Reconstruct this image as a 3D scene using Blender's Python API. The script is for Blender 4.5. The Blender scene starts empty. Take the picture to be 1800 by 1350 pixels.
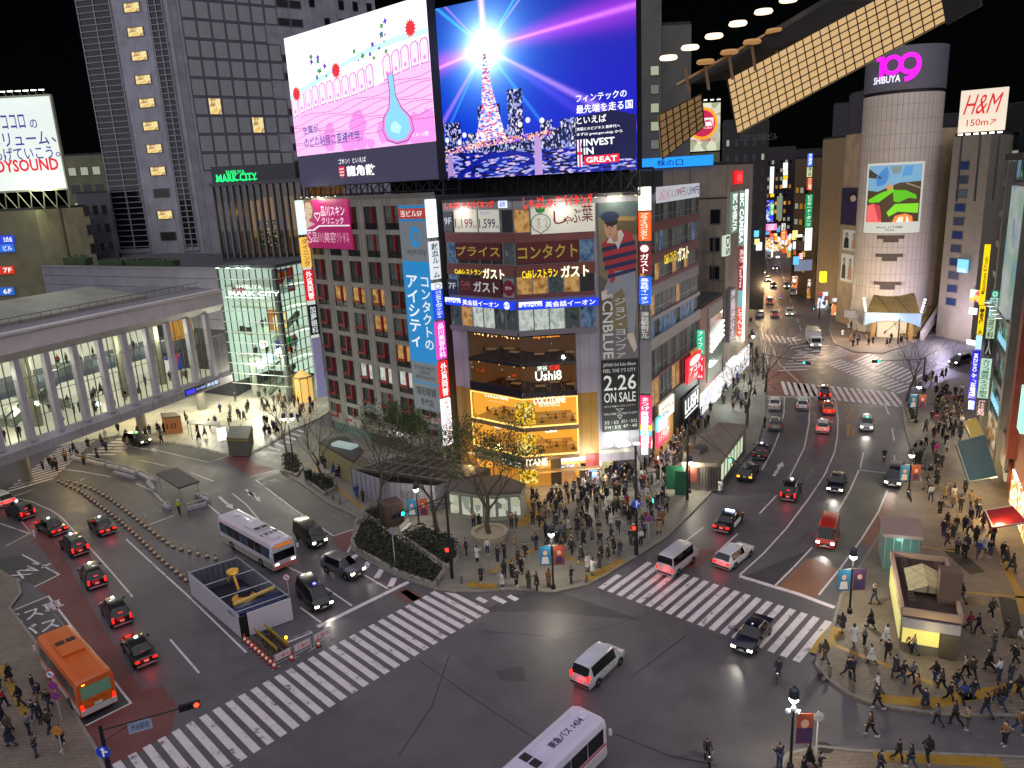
import bpy,bmesh,math,random
from mathutils import Vector,Matrix
S=bpy.context.scene
COL=S.collection
rnd=random.Random(11);ru=rnd.uniform;V3=Vector;cos,sin,pi,atan2,radians=math.cos,math.sin,math.pi,math.atan2,math.radians
# camera
HC=34.0
FPX,CX,CY=1350.0,900.0,675.0
def _axes():
 d=Vector((265.0,5125.0,FPX)).normalized()
 f=Vector((0,0,1));y=(f-d*f.dot(d)).normalized()
 return d.cross(y),y,-d
RX,RY,RZ=_axes()
cam=bpy.data.objects.new('camera',bpy.data.cameras.new('camera'))
COL.objects.link(cam)
cam.data.sensor_width=36.0;cam.data.lens=FPX/1800*36
cam.data.clip_start=0.5;cam.data.clip_end=3000
cam.matrix_world=Matrix(((RX[0],-RX[1],-RX[2],0),(RY[0],-RY[1],-RY[2],0),(RZ[0],-RZ[1],-RZ[2],HC),(0,0,0,1)))
S.camera=cam
# night sky, sky glow, exposure
SUN_EL,SUN_AZ=radians(55),radians(200)
w=bpy.data.worlds.new('World');S.world=w;w.use_nodes=True
nt=w.node_tree;bg=nt.nodes['Background']
sky=nt.nodes.new('ShaderNodeTexSky');sky.sky_type='NISHITA';sky.sun_disc=False
sky.sun_elevation=SUN_EL;sky.sun_rotation=SUN_AZ
nt.links.new(sky.outputs[0],bg.inputs[0]);bg.inputs[1].default_value=.00022
sl=bpy.data.lights.new('sky_glow','SUN');sl.energy=2.3;sl.angle=radians(130);sl.color=(.95,.91,1.0)
so=bpy.data.objects.new('sky_glow',sl);COL.objects.link(so)
so.rotation_euler=(radians(90)-SUN_EL,0,radians(180)-SUN_AZ)
S.view_settings.view_transform='Standard';S.view_settings.look='None'
S.view_settings.exposure=.0;S.view_settings.gamma=1.0
try:
 S.cycles.use_denoising=True
 S.cycles.max_bounces=5;S.cycles.diffuse_bounces=2;S.cycles.glossy_bounces=2
 S.cycles.transparent_max_bounces=8;S.cycles.transmission_bounces=3
 S.cycles.sample_clamp_indirect=4;S.cycles.caustics_reflective=False;S.cycles.caustics_refractive=False
 S.cycles.use_light_tree=True
except Exception:
 pass
 # picture point -> point of the place
def ray(px,py):
 c=V3((px-CX,py-CY,FPX))
 return V3((RX.dot(c),RY.dot(c),RZ.dot(c)))
def at(px,py,z=.0):
 d=ray(px,py);t=(z-HC)/d.z
 return V3((d.x*t,d.y*t,z))
def zat(p,px,py):
 d=ray(px,py);return HC+p[1]/d.y*d.z
class Wall:
 """A vertical plane over the ground line a-b (left to right as seen); n looks out of it."""
 def __init__(s,a,b):
  s.a=V3(a[:2]);s.b=V3(b[:2]);s.L=(s.b-s.a).length
  s.u=(s.b-s.a)/s.L;s.n=V3((s.u.y,-s.u.x))
 def uz(s,px,py):
  d=ray(px,py);t=s.a.dot(s.n)/(d.x*s.n.x+d.y*s.n.y)
  return(V3((d.x*t,d.y*t))-s.a).dot(s.u),HC+d.z*t
 def p(s,u,z,o=.0):
  q=s.a+s.u*u+s.n*o
  return V3((q.x,q.y,z))
  # materials
def lin(h):
 if not isinstance(h,str):return tuple(h)
 h=h.lstrip('#');r=[]
 for i in(0,2,4):
  c=int(h[i:i+2],16)/255
  r.append(c/12.92 if c<=.04045 else((c+.055)/1.055)**2.4)
 return tuple(r)
MATS={}
def _new(name):
 m=bpy.data.materials.new(name);m.use_nodes=True
 return m,m.node_tree.nodes,m.node_tree.links,m.node_tree.nodes['Principled BSDF']
def mat(col,rough=.6,metal=0.,var=.12,scale=.7,es=0.,ecol=None,bump=0.,coat=0.):
 """Plain surface with a little mottling; es > 0 makes it give off light."""
 k=(str(col),rough,metal,var,scale,es,str(ecol),bump,coat)
 if k in MATS:return MATS[k]
 m,N,L,b=_new('surface_%s'%str(col).strip('#').replace(' ','')[:24])
 c=lin(col);b.inputs['Roughness'].default_value=rough;b.inputs['Metallic'].default_value=metal
 if coat:b.inputs['Coat Weight'].default_value=coat;b.inputs['Coat Roughness'].default_value=.08
 if es:
  e=lin(ecol or col);b.inputs['Emission Color'].default_value=(*e,1);b.inputs['Emission Strength'].default_value=es
  b.inputs['Base Color'].default_value=(*[x*.5 for x in c],1)
 elif var:
  t=N.new('ShaderNodeTexCoord');n=N.new('ShaderNodeTexNoise');n.inputs['Scale'].default_value=scale
  n.inputs['Detail'].default_value=5;n.inputs['Roughness'].default_value=.65
  r=N.new('ShaderNodeMapRange');r.inputs[1].default_value=.3;r.inputs[2].default_value=.7
  r.inputs[3].default_value=1-var;r.inputs[4].default_value=1+var
  mx=N.new('ShaderNodeVectorMath');mx.operation='MULTIPLY';mx.inputs[0].default_value=c
  L.new(t.outputs['Object'],n.inputs['Vector']);L.new(n.outputs[0],r.inputs[0]);L.new(r.outputs[0],mx.inputs[1])
  L.new(mx.outputs[0],b.inputs['Base Color'])
  if bump:
   bp=N.new('ShaderNodeBump');bp.inputs['Strength'].default_value=bump;bp.inputs['Distance'].default_value=.03
   L.new(n.outputs[0],bp.inputs['Height']);L.new(bp.outputs[0],b.inputs['Normal'])
 else:
  b.inputs['Base Color'].default_value=(*c,1)
 MATS[k]=m;return m
def glow(col,s=1.0):
 return mat(col,.5,es=s,var=0)
def grid_mat(key,c1,cj,bw,bh,joint=.02,rough=.6,var=.12,axis='xy',off=.5,es=0):
 """Panels or paving: brick texture in metres with joint lines of another colour."""
 k=('grid',key)
 if k in MATS:return MATS[k]
 m,N,L,b=_new(key)
 t=N.new('ShaderNodeTexCoord');br=N.new('ShaderNodeTexBrick');br.offset=off
 br.inputs['Scale'].default_value=1;br.inputs['Brick Width'].default_value=bw;br.inputs['Row Height'].default_value=bh
 br.inputs['Mortar Size'].default_value=joint;br.inputs['Mortar Smooth'].default_value=.1
 c=lin(c1)
 br.inputs['Color1'].default_value=(*[x*(1-var)for x in c],1);br.inputs['Color2'].default_value=(*[min(1,x*(1+var))for x in c],1)
 br.inputs['Mortar'].default_value=(*lin(cj),1);b.inputs['Roughness'].default_value=rough
 n=N.new('ShaderNodeTexNoise');n.inputs['Scale'].default_value=.35;n.inputs['Detail'].default_value=6
 r=N.new('ShaderNodeMapRange');r.inputs[1].default_value=.3;r.inputs[2].default_value=.7;r.inputs[3].default_value=.78;r.inputs[4].default_value=1.15
 mx=N.new('ShaderNodeVectorMath');mx.operation='MULTIPLY'
 if axis=='xy':L.new(t.outputs['Object'],br.inputs['Vector'])
 else:
  L.new(t.outputs['UV'],br.inputs['Vector'])
 L.new(t.outputs['Object'],n.inputs['Vector']);L.new(n.outputs[0],r.inputs[0])
 L.new(br.outputs['Color'],mx.inputs[0]);L.new(r.outputs[0],mx.inputs[1]);L.new(mx.outputs[0],b.inputs['Base Color'])
 if es:L.new(mx.outputs[0],b.inputs['Emission Color']);b.inputs['Emission Strength'].default_value=es
 MATS[k]=m;return m
def speck(key,cols,scale,es=1.0,base='#101010',thr=None,tex='noise',stretch=(1,1,1)):
 """Things of many small colours (shop goods, lit rooms, leaves of light): a colour ramp over noise or cells."""
 k=('speck',key)
 if k in MATS:return MATS[k]
 m,N,L,b=_new(key)
 t=N.new('ShaderNodeTexCoord');mp=N.new('ShaderNodeMapping');mp.inputs['Scale'].default_value=stretch
 n=N.new('ShaderNodeTexNoise' if tex=='noise' else 'ShaderNodeTexVoronoi');n.inputs['Scale'].default_value=scale
 if tex=='noise':n.inputs['Detail'].default_value=2
 ra=N.new('ShaderNodeValToRGB');ra.color_ramp.interpolation='LINEAR' if tex=='noise' else 'CONSTANT'
 el=ra.color_ramp.elements
 while len(el)<len(cols):el.new(.5)
 for i,c in enumerate(cols):
  el[i].position=(.3+.4*i/max(1,len(cols)-1))if tex=='noise' else i/len(cols);el[i].color=(*lin(c),1)
 L.new(t.outputs['Object'],mp.inputs[0]);L.new(mp.outputs[0],n.inputs['Vector'])
 if tex=='noise':L.new(n.outputs[0],ra.inputs[0])
 else:
  sp=N.new('ShaderNodeSeparateColor');L.new(n.outputs['Color'],sp.inputs[0]);L.new(sp.outputs[0],ra.inputs[0])
 if es:
  L.new(ra.outputs[0],b.inputs['Emission Color']);b.inputs['Emission Strength'].default_value=es
  b.inputs['Base Color'].default_value=(*lin(base),1)
 else:L.new(ra.outputs[0],b.inputs['Base Color'])
 b.inputs['Roughness'].default_value=.6
 MATS[k]=m;return m
def pane_mat(tint='#ffffff',refl=.12,dark=0.):
 """Window glass one can see through, with a mirror-like share."""
 k=('pane',tint,refl,dark)
 if k in MATS:return MATS[k]
 m,N,L,b=_new('window_glass');N.remove(b)
 tr=N.new('ShaderNodeBsdfTransparent');tr.inputs[0].default_value=(*lin(tint),1)
 gl=N.new('ShaderNodeBsdfGlossy');gl.inputs['Roughness'].default_value=.02;gl.inputs[0].default_value=(.9,.95,1,1)
 mx=N.new('ShaderNodeMixShader');mx.inputs[0].default_value=refl
 L.new(tr.outputs[0],mx.inputs[1]);L.new(gl.outputs[0],mx.inputs[2]);L.new(mx.outputs[0],N['Material Output'].inputs[0])
 MATS[k]=m;return m
DARKGLASS=mat('#0b0d12',.06,var=0)
# mesh building
ORG={}
class MB:
 def __init__(s):s.v=[];s.f=[];s.mi=[];s.m=0;s.uv=None
 def q(s,*pts):
  i=len(s.v);s.v+=[V3(p)for p in pts];s.f.append(tuple(range(i,i+len(pts))));s.mi.append(s.m);return s
 def faces(s,vs,fs):
  i=len(s.v);s.v+=[V3(p)for p in vs]
  for f in fs:s.f.append(tuple(i+k for k in f));s.mi.append(s.m)
  return s
 def hexa(s,b,t):
  """b and t: matching rings of points, bottom and top."""
  n=len(b);k=[(i,(i+1)%n,n+(i+1)%n,n+i)for i in range(n)]
  return s.faces(list(b)+list(t),k+[tuple(range(n-1,-1,-1)),tuple(range(n,2*n))])
 def prism(s,poly,z0,z1):
  a=sum(poly[i][0]*poly[(i+1)%len(poly)][1]-poly[(i+1)%len(poly)][0]*poly[i][1]for i in range(len(poly)))
  if a<0:poly=poly[::-1]
  return s.hexa([(p[0],p[1],z0)for p in poly],[(p[0],p[1],z1)for p in poly])
 def box(s,c,d,rz=0.,ry=0.):
  x,y,z=d[0]/2,d[1]/2,d[2]/2
  R=Matrix.Rotation(rz,3,'Z')@Matrix.Rotation(ry,3,'Y');c=V3(c)
  P=[c+R@V3(p)for p in((-x,-y,-z),(x,-y,-z),(x,y,-z),(-x,y,-z),(-x,-y,z),(x,-y,z),(x,y,z),(-x,y,z))]
  return s.hexa(P[:4],P[4:])
 def wbox(s,W,u0,z0,u1,z1,o0,o1):
  """Box on a wall plane between offsets o0 (in) and o1 (out)."""
  if u0>u1:u0,u1=u1,u0
  if z0>z1:z0,z1=z1,z0
  a=[W.p(u0,z0,o1),W.p(u1,z0,o1),W.p(u1,z0,o0),W.p(u0,z0,o0)]
  return s.hexa(a,[p+V3((0,0,z1-z0))for p in a])
 def bar(s,a,b,r,r2=None,n=4,cap=True):
  a=V3(a);b=V3(b);d=b-a
  if d.length<1e-6:return s
  d.normalize();x=d.orthogonal().normalized();y=d.cross(x);r2=r if r2 is None else r2
  A=[a+(x*cos(t)+y*sin(t))*r for t in[2*pi*(i+.5)/n for i in range(n)]]
  B=[b+(x*cos(t)+y*sin(t))*r2 for t in[2*pi*(i+.5)/n for i in range(n)]]
  if cap:return s.hexa(A,B)
  return s.faces(A+B,[(i,(i+1)%n,n+(i+1)%n,n+i)for i in range(n)])
 def tube(s,pts,rs,n=5):
  rings=[];pts=[V3(p)for p in pts];x=None;base=len(s.v)
  for i,p in enumerate(pts):
   d=(pts[min(i+1,len(pts)-1)]-pts[max(i-1,0)]).normalized()
   x=d.orthogonal().normalized()if x is None else(x-d*x.dot(d)).normalized()
   y=d.cross(x);r=rs[i]if isinstance(rs,(list,tuple))else rs
   s.v+=[p+(x*cos(2*pi*k/n)+y*sin(2*pi*k/n))*r for k in range(n)]
  for i in range(len(pts)-1):
   for k in range(n):
    s.f.append((base+i*n+k,base+i*n+(k+1)%n,base+(i+1)*n+(k+1)%n,base+(i+1)*n+k));s.mi.append(s.m)
  s.f.append(tuple(base+k for k in range(n-1,-1,-1)));s.mi.append(s.m)
  s.f.append(tuple(base+(len(pts)-1)*n+k for k in range(n)));s.mi.append(s.m)
  return s
 def lathe(s,prof,c=(0,0,0),n=12,ax='z'):
  base=len(s.v);c=V3(c)
  for r,h in prof:
   for k in range(n):
    t=2*pi*k/n;a,b=r*cos(t),r*sin(t)
    s.v.append(c+V3({'z':(a,b,h),'y':(a,h,-b),'x':(h,a,b)}[ax]))
  for i in range(len(prof)-1):
   for k in range(n):
    s.f.append((base+i*n+k,base+i*n+(k+1)%n,base+(i+1)*n+(k+1)%n,base+(i+1)*n+k));s.mi.append(s.m)
  s.f.append(tuple(base+k for k in range(n-1,-1,-1)));s.mi.append(s.m)
  s.f.append(tuple(base+(len(prof)-1)*n+k for k in range(n)));s.mi.append(s.m)
  return s
 def build(s,name,mats,parent=None,smooth=0,loc=None,recalc=True):
  me=bpy.data.meshes.new(name)
  org=V3(loc)if loc is not None else(ORG.get(parent.name,V3())if parent else V3())
  me.from_pydata([v-org for v in s.v],[],s.f)
  for m in(mats if isinstance(mats,(list,tuple))else[mats]):me.materials.append(m)
  if any(s.mi):me.polygons.foreach_set('material_index',s.mi)
  if recalc:
   bm=bmesh.new();bm.from_mesh(me);bmesh.ops.recalc_face_normals(bm,faces=bm.faces);bm.to_mesh(me);bm.free()
  if smooth:
   me.polygons.foreach_set('use_smooth',[True]*len(me.polygons))
   me.set_sharp_from_angle(angle=radians(smooth))
  o=bpy.data.objects.new(name,me);COL.objects.link(o)
  if parent:o.parent=parent;ORG[o.name]=org
  else:
   o.location=org;ORG[o.name]=org
  return o
def tag(o,label,cat,group=None,kind=None):
 if label:o['label']=label
 if cat:o['category']=cat
 if group:o['group']=group
 if kind:o['kind']=kind
 return o
def thing(name,label,cat,loc=(0,0,0),rz=0.,group=None,kind=None):
 o=bpy.data.objects.new(name,None);COL.objects.link(o);o.empty_display_size=.3
 o.location=loc;o.rotation_euler=(0,0,rz);ORG[o.name]=V3(loc)
 return tag(o,label,cat,group,kind)
def struct(o,label=None):
 o['kind']='structure'
 if label:o['label']=label;o['category']='ground'
 return o
KIDS={}
def kids(o):
 if o.name not in KIDS:KIDS[o.name]=[(c,[g for g in c.children])for c in o.children]
 return KIDS[o.name]
def dup(root,loc,rz=0.,label=None,group=None,sc=1.):
 """A copy of a thing with copies of its parts and their sub-parts (mesh data shared)."""
 r=root.copy();COL.objects.link(r);r.location=loc;r.rotation_euler=(0,0,rz);r.scale=(sc,sc,sc)
 if label:r['label']=label
 if group:r['group']=group
 for c,gs in kids(root):
  d=c.copy();COL.objects.link(d);d.parent=r
  for g in gs:
   e=g.copy();COL.objects.link(e);e.parent=d
 return r
 # lettering
GLYPH={}
def glyphs(text,bold=.0,vert=False):
 k=(text,bold,vert)
 if k in GLYPH:return GLYPH[k]
 c=bpy.data.curves.new('t','FONT');c.body='\n'.join(text)if vert else text
 c.resolution_u=2;c.offset=bold*.5;c.align_x='CENTER' if vert else 'LEFT'
 if vert:c.space_line=.98
 o=bpy.data.objects.new('t',c);COL.objects.link(o);bpy.context.view_layer.update()
 m=bpy.data.meshes.new_from_object(o.evaluated_get(bpy.context.evaluated_depsgraph_get()))
 vs=[(v.co.x,v.co.y)for v in m.vertices];fs=[tuple(p.vertices)for p in m.polygons]
 bpy.data.objects.remove(o);bpy.data.curves.remove(c);bpy.data.meshes.remove(m)
 if not vs:vs=[(0,0),(1,0),(1,1)];fs=[]
 x0=min(v[0]for v in vs);x1=max(v[0]for v in vs);y0=min(v[1]for v in vs);y1=max(v[1]for v in vs)
 vs=[((x-x0)/max(1e-6,x1-x0),(y-y0)/max(1e-6,y1-y0))for x,y in vs]
 GLYPH[k]=(vs,fs,(x1-x0)/max(1e-6,y1-y0));return GLYPH[k]
def letters(mb,place,u0,z0,u1,z1,text,bold=.012,vert=False,fit=False):
 """Adds the lettering filling the box u0..u1, z0..z1; place(u, z) gives the point."""
 vs,fs,asp=glyphs(text,bold,vert)
 w,h=u1-u0,z1-z0
 if fit and abs(w/h)>asp*1.05:
  nw=h*asp;u0+=(w-nw)/2;w=nw
 mb.faces([place(u0+x*w,z0+y*h)for x,y in vs],fs)
def wtext(W,u0,z0,u1,z1,text,m,parent,o=.05,bold=.012,vert=False,name='lettering',fit=False):
 mb=MB();letters(mb,lambda u,z:W.p(u,z,o),u0,z0,u1,z1,text,bold,vert,fit)
 return mb.build(name,m,parent,recalc=False)
# ground, pavements, paint
def asphalt(key,c,rough=.55):
 m,N,L,b=_new(key)
 t=N.new('ShaderNodeTexCoord')
 n1=N.new('ShaderNodeTexNoise');n1.inputs['Scale'].default_value=.12;n1.inputs['Detail'].default_value=8;n1.inputs['Roughness'].default_value=.6
 n2=N.new('ShaderNodeTexNoise');n2.inputs['Scale'].default_value=9;n2.inputs['Detail'].default_value=4
 n3=N.new('ShaderNodeTexNoise');n3.inputs['Scale'].default_value=.55;n3.inputs['Detail'].default_value=6;n3.inputs['Roughness'].default_value=.7
 def rng(n,a,z):
  r=N.new('ShaderNodeMapRange');r.inputs[1].default_value=.28;r.inputs[2].default_value=.72;r.inputs[3].default_value=a;r.inputs[4].default_value=z
  L.new(n.outputs[0],r.inputs[0]);L.new(t.outputs['Object'],n.inputs['Vector']);return r
 def mul(a,z):
  q=N.new('ShaderNodeMath');q.operation='MULTIPLY';L.new(a.outputs[0],q.inputs[0]);L.new(z.outputs[0],q.inputs[1]);return q
 f=mul(mul(rng(n1,.72,1.3),rng(n2,.84,1.16)),rng(n3,.82,1.2))
 mx=N.new('ShaderNodeVectorMath');mx.operation='MULTIPLY';mx.inputs[0].default_value=lin(c);L.new(f.outputs[0],mx.inputs[1])
 L.new(mx.outputs[0],b.inputs['Base Color'])
 r=rng(n3,rough-.13,rough+.12);L.new(r.outputs[0],b.inputs['Roughness'])
 bp=N.new('ShaderNodeBump');bp.inputs['Strength'].default_value=.25;bp.inputs['Distance'].default_value=.01
 L.new(n2.outputs[0],bp.inputs['Height']);L.new(bp.outputs[0],b.inputs['Normal'])
 return m
ASPH=asphalt('asphalt','#4e4b50',.52);ASPH2=asphalt('asphalt_grey_bay','#5a5a54',.7);ASPH3=asphalt('asphalt_dark','#38363b',.5)
REDA=asphalt('red_asphalt','#5f3534',.6);BRNA=asphalt('brown_asphalt','#6d4a38',.6)
def worn(key,c,wear=.54):
 m,N,L,b=_new(key)
 t=N.new('ShaderNodeTexCoord');n=N.new('ShaderNodeTexNoise');n.inputs['Scale'].default_value=1.1;n.inputs['Detail'].default_value=9;n.inputs['Roughness'].default_value=.72
 ra=N.new('ShaderNodeValToRGB');e=ra.color_ramp.elements;c=lin(c)
 e[0].position=wear-.24;e[0].color=(.06,.055,.06,1);e[1].position=wear-.17;e[1].color=(*[x*.8 for x in c],1)
 x=e.new(.75);x.color=(*c,1)
 L.new(t.outputs['Object'],n.inputs['Vector']);L.new(n.outputs[0],ra.inputs[0]);L.new(ra.outputs[0],b.inputs['Base Color'])
 b.inputs['Roughness'].default_value=.55;return m
PAINT=worn('white_road_paint','#cfc8cc',.6);YPAINT=worn('yellow_road_paint','#a3761c',.5);FAINT=worn('worn_white_paint','#6f6e6b',.62)
TACT=worn('tactile_yellow','#94721f',.46)
g=MB();R_=1500
g.q((-R_,-300,0),(R_,-300,0),(R_,R_,0),(-R_,R_,0))
struct(g.build('road',ASPH))
def G(pts,z=.0):return[at(x,y,z)for x,y in pts]
PAVE=grid_mat('pavement_tiles','#716d64','#45433f',.6,.3,.012,.7,.1)
PAVE2=grid_mat('plaza_paving_pale','#b9b5a2','#6d6a5e',1.2,1.2,.02,.45,.05,off=0)
PAVE3=grid_mat('pavement_warm','#6e6358','#413a35',.6,.3,.012,.7,.1)
KERB=mat('#77736c',.8,var=.2,scale=3)
def pavement(name,pts,m=PAVE,z=.13,kerb=.22):
 P=G(pts,z);mb=MB();mb.prism([(p.x,p.y)for p in P],-.05,z);o=struct(mb.build(name,[m]))
 return o
def strip(mb,pts,wd,z):
 """A painted line of constant width along ground points."""
 P=[V3((p.x,p.y,z))for p in pts];Lf,Rt=[],[]
 for i,p in enumerate(P):
  d0=(P[i]-P[i-1]).normalized()if i else(P[1]-P[0]).normalized()
  d1=(P[i+1]-P[i]).normalized()if i<len(P)-1 else d0
  d=(d0+d1).normalized();n=V3((-d.y,d.x,0));k=wd/2/max(.5,d.dot(d0))
  Lf.append(p+n*k);Rt.append(p-n*k)
 for i in range(len(P)-1):mb.q(Rt[i],Rt[i+1],Lf[i+1],Lf[i])
def kerbline(name,pts):
 mb=MB();strip(mb,G(pts),.22,.155);n=len(mb.v)
 P=list(mb.v);f=list(mb.f);mb=MB()
 for q in f:mb.hexa([P[i]-V3((0,0,.155))for i in q],[P[i]for i in q])
 struct(mb.build(name,KERB))
CENTRE=[(494,828),(533,853),(575,884),(628,909),(617,958),(622,969),(650,988),(700,1014),(769,1037),(800,1041),(845,1041),(889,1036),(922,1038),(975,1041),(1033,1028),(1067,1011),(1100,989),(1122,977),(1172,944),(1216,902),(1253,862),(1300,815),(1330,783),(1342,737),(1345,700),(1347,655),(1337,610),(1325,560),(1318,510),(1316,470),(1290,470),(1285,640),(1230,720),(1140,820),(1050,800),(925,790),(700,790),(583,752),(545,745),(505,800)]
pavement('pavement',CENTRE);kerbline('kerb',CENTRE[:30])
RIGHT=[(1586,706),(1592,753),(1600,787),(1590,837),(1583,864),(1570,905),(1535,960),(1500,1015),(1478,1050),(1466,1095),(1440,1145),(1435,1170),(1456,1196),(1494,1222),(1530,1236),(1580,1247),(1660,1258),(1900,1262),(2050,1180),(1960,800),(1800,640),(1662,668)]
pavement('pavement',RIGHT,PAVE3);kerbline('kerb',RIGHT[:18])
LOWER=[(1340,1400),(1385,1328),(1440,1315),(1500,1322),(1800,1334),(2000,1345),(2000,1500),(1330,1500)]
pavement('pavement',LOWER,PAVE3);kerbline('kerb',LOWER[:6])
FRONT=[(1462,560),(1458,582),(1467,604),(1500,618),(1550,621),(1585,610),(1622,595),(1655,585),(1700,560),(1640,520),(1500,520)]
pavement('pavement',FRONT,PAVE3);kerbline('kerb',FRONT[:8])
CONC=[(60,790),(205,765),(267,776),(305,779),(361,790),(403,801),(444,795),(472,781),(520,752),(560,735),(583,720),(560,600),(330,600),(-60,760),(-30,800)]
pavement('concourse_floor',CONC,PAVE2);kerbline('kerb',CONC[1:9])
LEFTP=[(-60,1020),(0,1000),(30,1018),(37,1044),(17,1070),(64,1132),(92,1155),(115,1210),(139,1270),(170,1320),(200,1400),(120,1500),(-200,1500),(-250,1100)]
pavement('pavement',LEFTP,PAVE3);kerbline('kerb',LEFTP[2:11])
DOGR=[(1462,560),(1452,520),(1440,485),(1430,455),(1418,425),(1640,430),(1640,520),(1500,530)]
pavement('pavement',DOGR,PAVE3)
def patch(name,polys,m,z=.004):
 mb=MB()
 for pts in polys:mb.q(*G(pts,z))
 return struct(mb.build(name,m))
patch('red_road_surface',[[(36,985),(62,950),(104,1008),(60,1032),(85,1048),(230,1236),(150,1277),(195,1350),(300,1290),(312,1240),(285,1205),(250,1215),(165,1075),(105,965),(75,925)],[(581,942),(633,927),(611,972),(640,985),(600,975)],[(1150,985),(1180,958),(1262,968),(1232,996),(1195,1000)],[(1346,694),(1348,648),(1400,650),(1440,700),(1580,706),(1585,694),(1378,672),(1440,698)],[(1488,623),(1500,619),(1548,623),(1518,632),(1488,634)],[(388,806),(420,800),(485,826),(440,837)],[(655,1012),(690,1030),(730,1060),(745,1055),(705,1030)],[(690,1044),(720,1035),(745,1050),(715,1060)]],REDA)
patch('brown_road_surface',[[(1419,980),(1478,1000),(1439,1050),(1403,1046),(1367,1033)],[(1560,865),(1583,868),(1570,905),(1530,965),(1514,950),(1545,902)]],BRNA)
patch('grey_road_bay',[[(452,846),(494,832),(533,855),(575,886),(626,912),(632,926),(586,941),(517,895)],[(270,778),(305,782),(361,793),(400,803),(367,813),(300,796)],[(1490,860),(1512,826),(1560,833),(1556,862),(1543,900),(1514,948),(1478,997),(1430,962),(1474,900)]],ASPH2)
patch('dark_road_patch',[[(39,975),(104,1010),(62,1028),(0,1010),(0,982)],[(26,1074),(85,1050),(228,1236),(152,1274)],[(1300,1016),(1428,964),(1361,1031),(1340,1027)],[(850,1075),(960,1075),(1060,1085),(1130,1090),(980,1040),(900,1045)],[(870,1180),(920,1170),(925,1198),(880,1196)]],ASPH3,.0035)
patch('road_repair_strip',[[(560,1110),(770,1010),(776,1016),(566,1117)],[(735,1135),(760,1128),(960,1270),(935,1280)],[(1088,1168),(1100,1160),(1215,1090),(1206,1086)],[(300,1060),(330,1050),(395,1125),(370,1140)]],asphalt('asphalt_repair','#514e54',.5),.003)
q=MB()
for l in([(735,1160),(800,1205),(880,1260),(945,1300)],[(850,1110),(960,1118),(1060,1105),(1150,1075)],[(1110,1190),(1150,1160),(1205,1118)],[(1080,1290),(1180,1330),(1260,1345)],[(420,960),(380,930),(330,905)],[(1480,840),(1455,890),(1400,960)],[(700,1330),(760,1240),(790,1150)]):strip(q,G(l),.07,.006)
struct(q.build('tar_seams',mat('#1d1c1f',.4)))
PM=MB();YM=MB();FM=MB();ZM=.008
def line(pts,wd=.15,mb=None,dash=None):
 P=G(pts)
 if not dash:return strip(mb or PM,P,wd,ZM)
 on,off=dash
 for a,b in zip(P,P[1:]):
  L=(b-a).length;d=(b-a)/L;t=0
  while t<L:strip(mb or PM,[a+d*t,a+d*min(L,t+on)],wd,ZM);t+=on+off
W=.16
for l in([(1379,698),(1378,726),(1369,764),(1358,792),(1339,826)],[(1424,700),(1422,745),(1414,787),(1387,841)],[(1468,700),(1473,734),(1472,767),(1467,795),(1450,834),(1422,876),(1383,928),(1342,973),(1300,1011)],[(1518,795),(1512,823)],[(1510,826),(1494,862),(1472,900)],[(1428,962),(1395,997),(1361,1031)],[(1560,862),(1544,900),(1514,948),(1478,998),(1439,1046)],[(1365,871),(1335,903)],[(1237,927),(1199,956)],[(1297,938),(1257,974)],[(1555,709),(1562,728)],[(1568,752),(1572,776)],[(1572,800),(1573,814)],[(1510,826),(1561,832)],[(1405,672),(1370,640),(1352,600)],[(507,1126),(547,1110)],[(528,1068),(564,1094)],[(572,1033),(619,1065)],[(639,1010),(682,1035)],[(633,928),(611,971)],[(482,985),(540,1013)],[(299,1124),(350,1183)],[(169,975),(200,1010),(233,1049)],[(21,875),(56,882),(92,898),(111,912),(139,943),(169,975)],[(222,948),(278,1000),(328,1045),(433,1147)],[(100,823),(150,830),(194,838)],[(239,850),(267,862),(280,875),(298,892)],[(261,923),(306,906)],[(204,782),(278,792),(367,813),(400,802)],[(246,809),(292,819)],[(336,831),(375,846)],[(408,867),(433,887),(458,917),(470,935)],[(366,887),(390,908)],[(450,844),(517,895),(586,942),(633,927)],[(18,893),(62,945),(58,932)],[(0,920),(52,938),(10,960)],[(440,838),(486,826)],[(39,975),(104,1010),(60,1032)],[(26,1072),(85,1048),(230,1236),(150,1276)],[(60,860),(20,874)],[(120,855),(150,840)],[(1350,640),(1338,575)],[(1500,690),(1540,695)],[(1636,634),(1672,643)]):
 line(l,W)
for l,wd in(([(1300,1013),(1403,1044),(1467,1068)],.45),([(1346,697),(1467,699)],.4),([(558,1102),(718,1023)],.45),([(505,1128),(548,1110)],.45)):line(l,wd)
for l in([(1374,560),(1362,520),(1352,480),(1345,440)],[(1408,580),(1390,530),(1372,470),(1360,430)],[(1340,575),(1333,520),(1328,470)]):line(l,.18,None,(5,4))
for a,b,c,d in(((645,1095),(607,1120),0,0),((715,1140),(690,1185),0,0),((795,1190),(762,1245),0,0),((875,1245),(850,1300),0,0)):
 line([(450+a[0]/3.6,670+a[1]/3.6),(450+b[0]/3.6,670+b[1]/3.6)],.55)
def arrow(tail,head,mb=None,z=ZM,w=.16,hw=.45,hl=1.6):
 a,b=at(*tail),at(*head);d=(b-a).normalized();n=V3((-d.y,d.x,0));o=V3((0,0,z));m=b-d*hl
 (mb or PM).q(a+n*w+o,a-n*w+o,m-n*w+o,m+n*w+o);(mb or PM).q(m+n*hw+o,m-n*hw+o,b+o)
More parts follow.
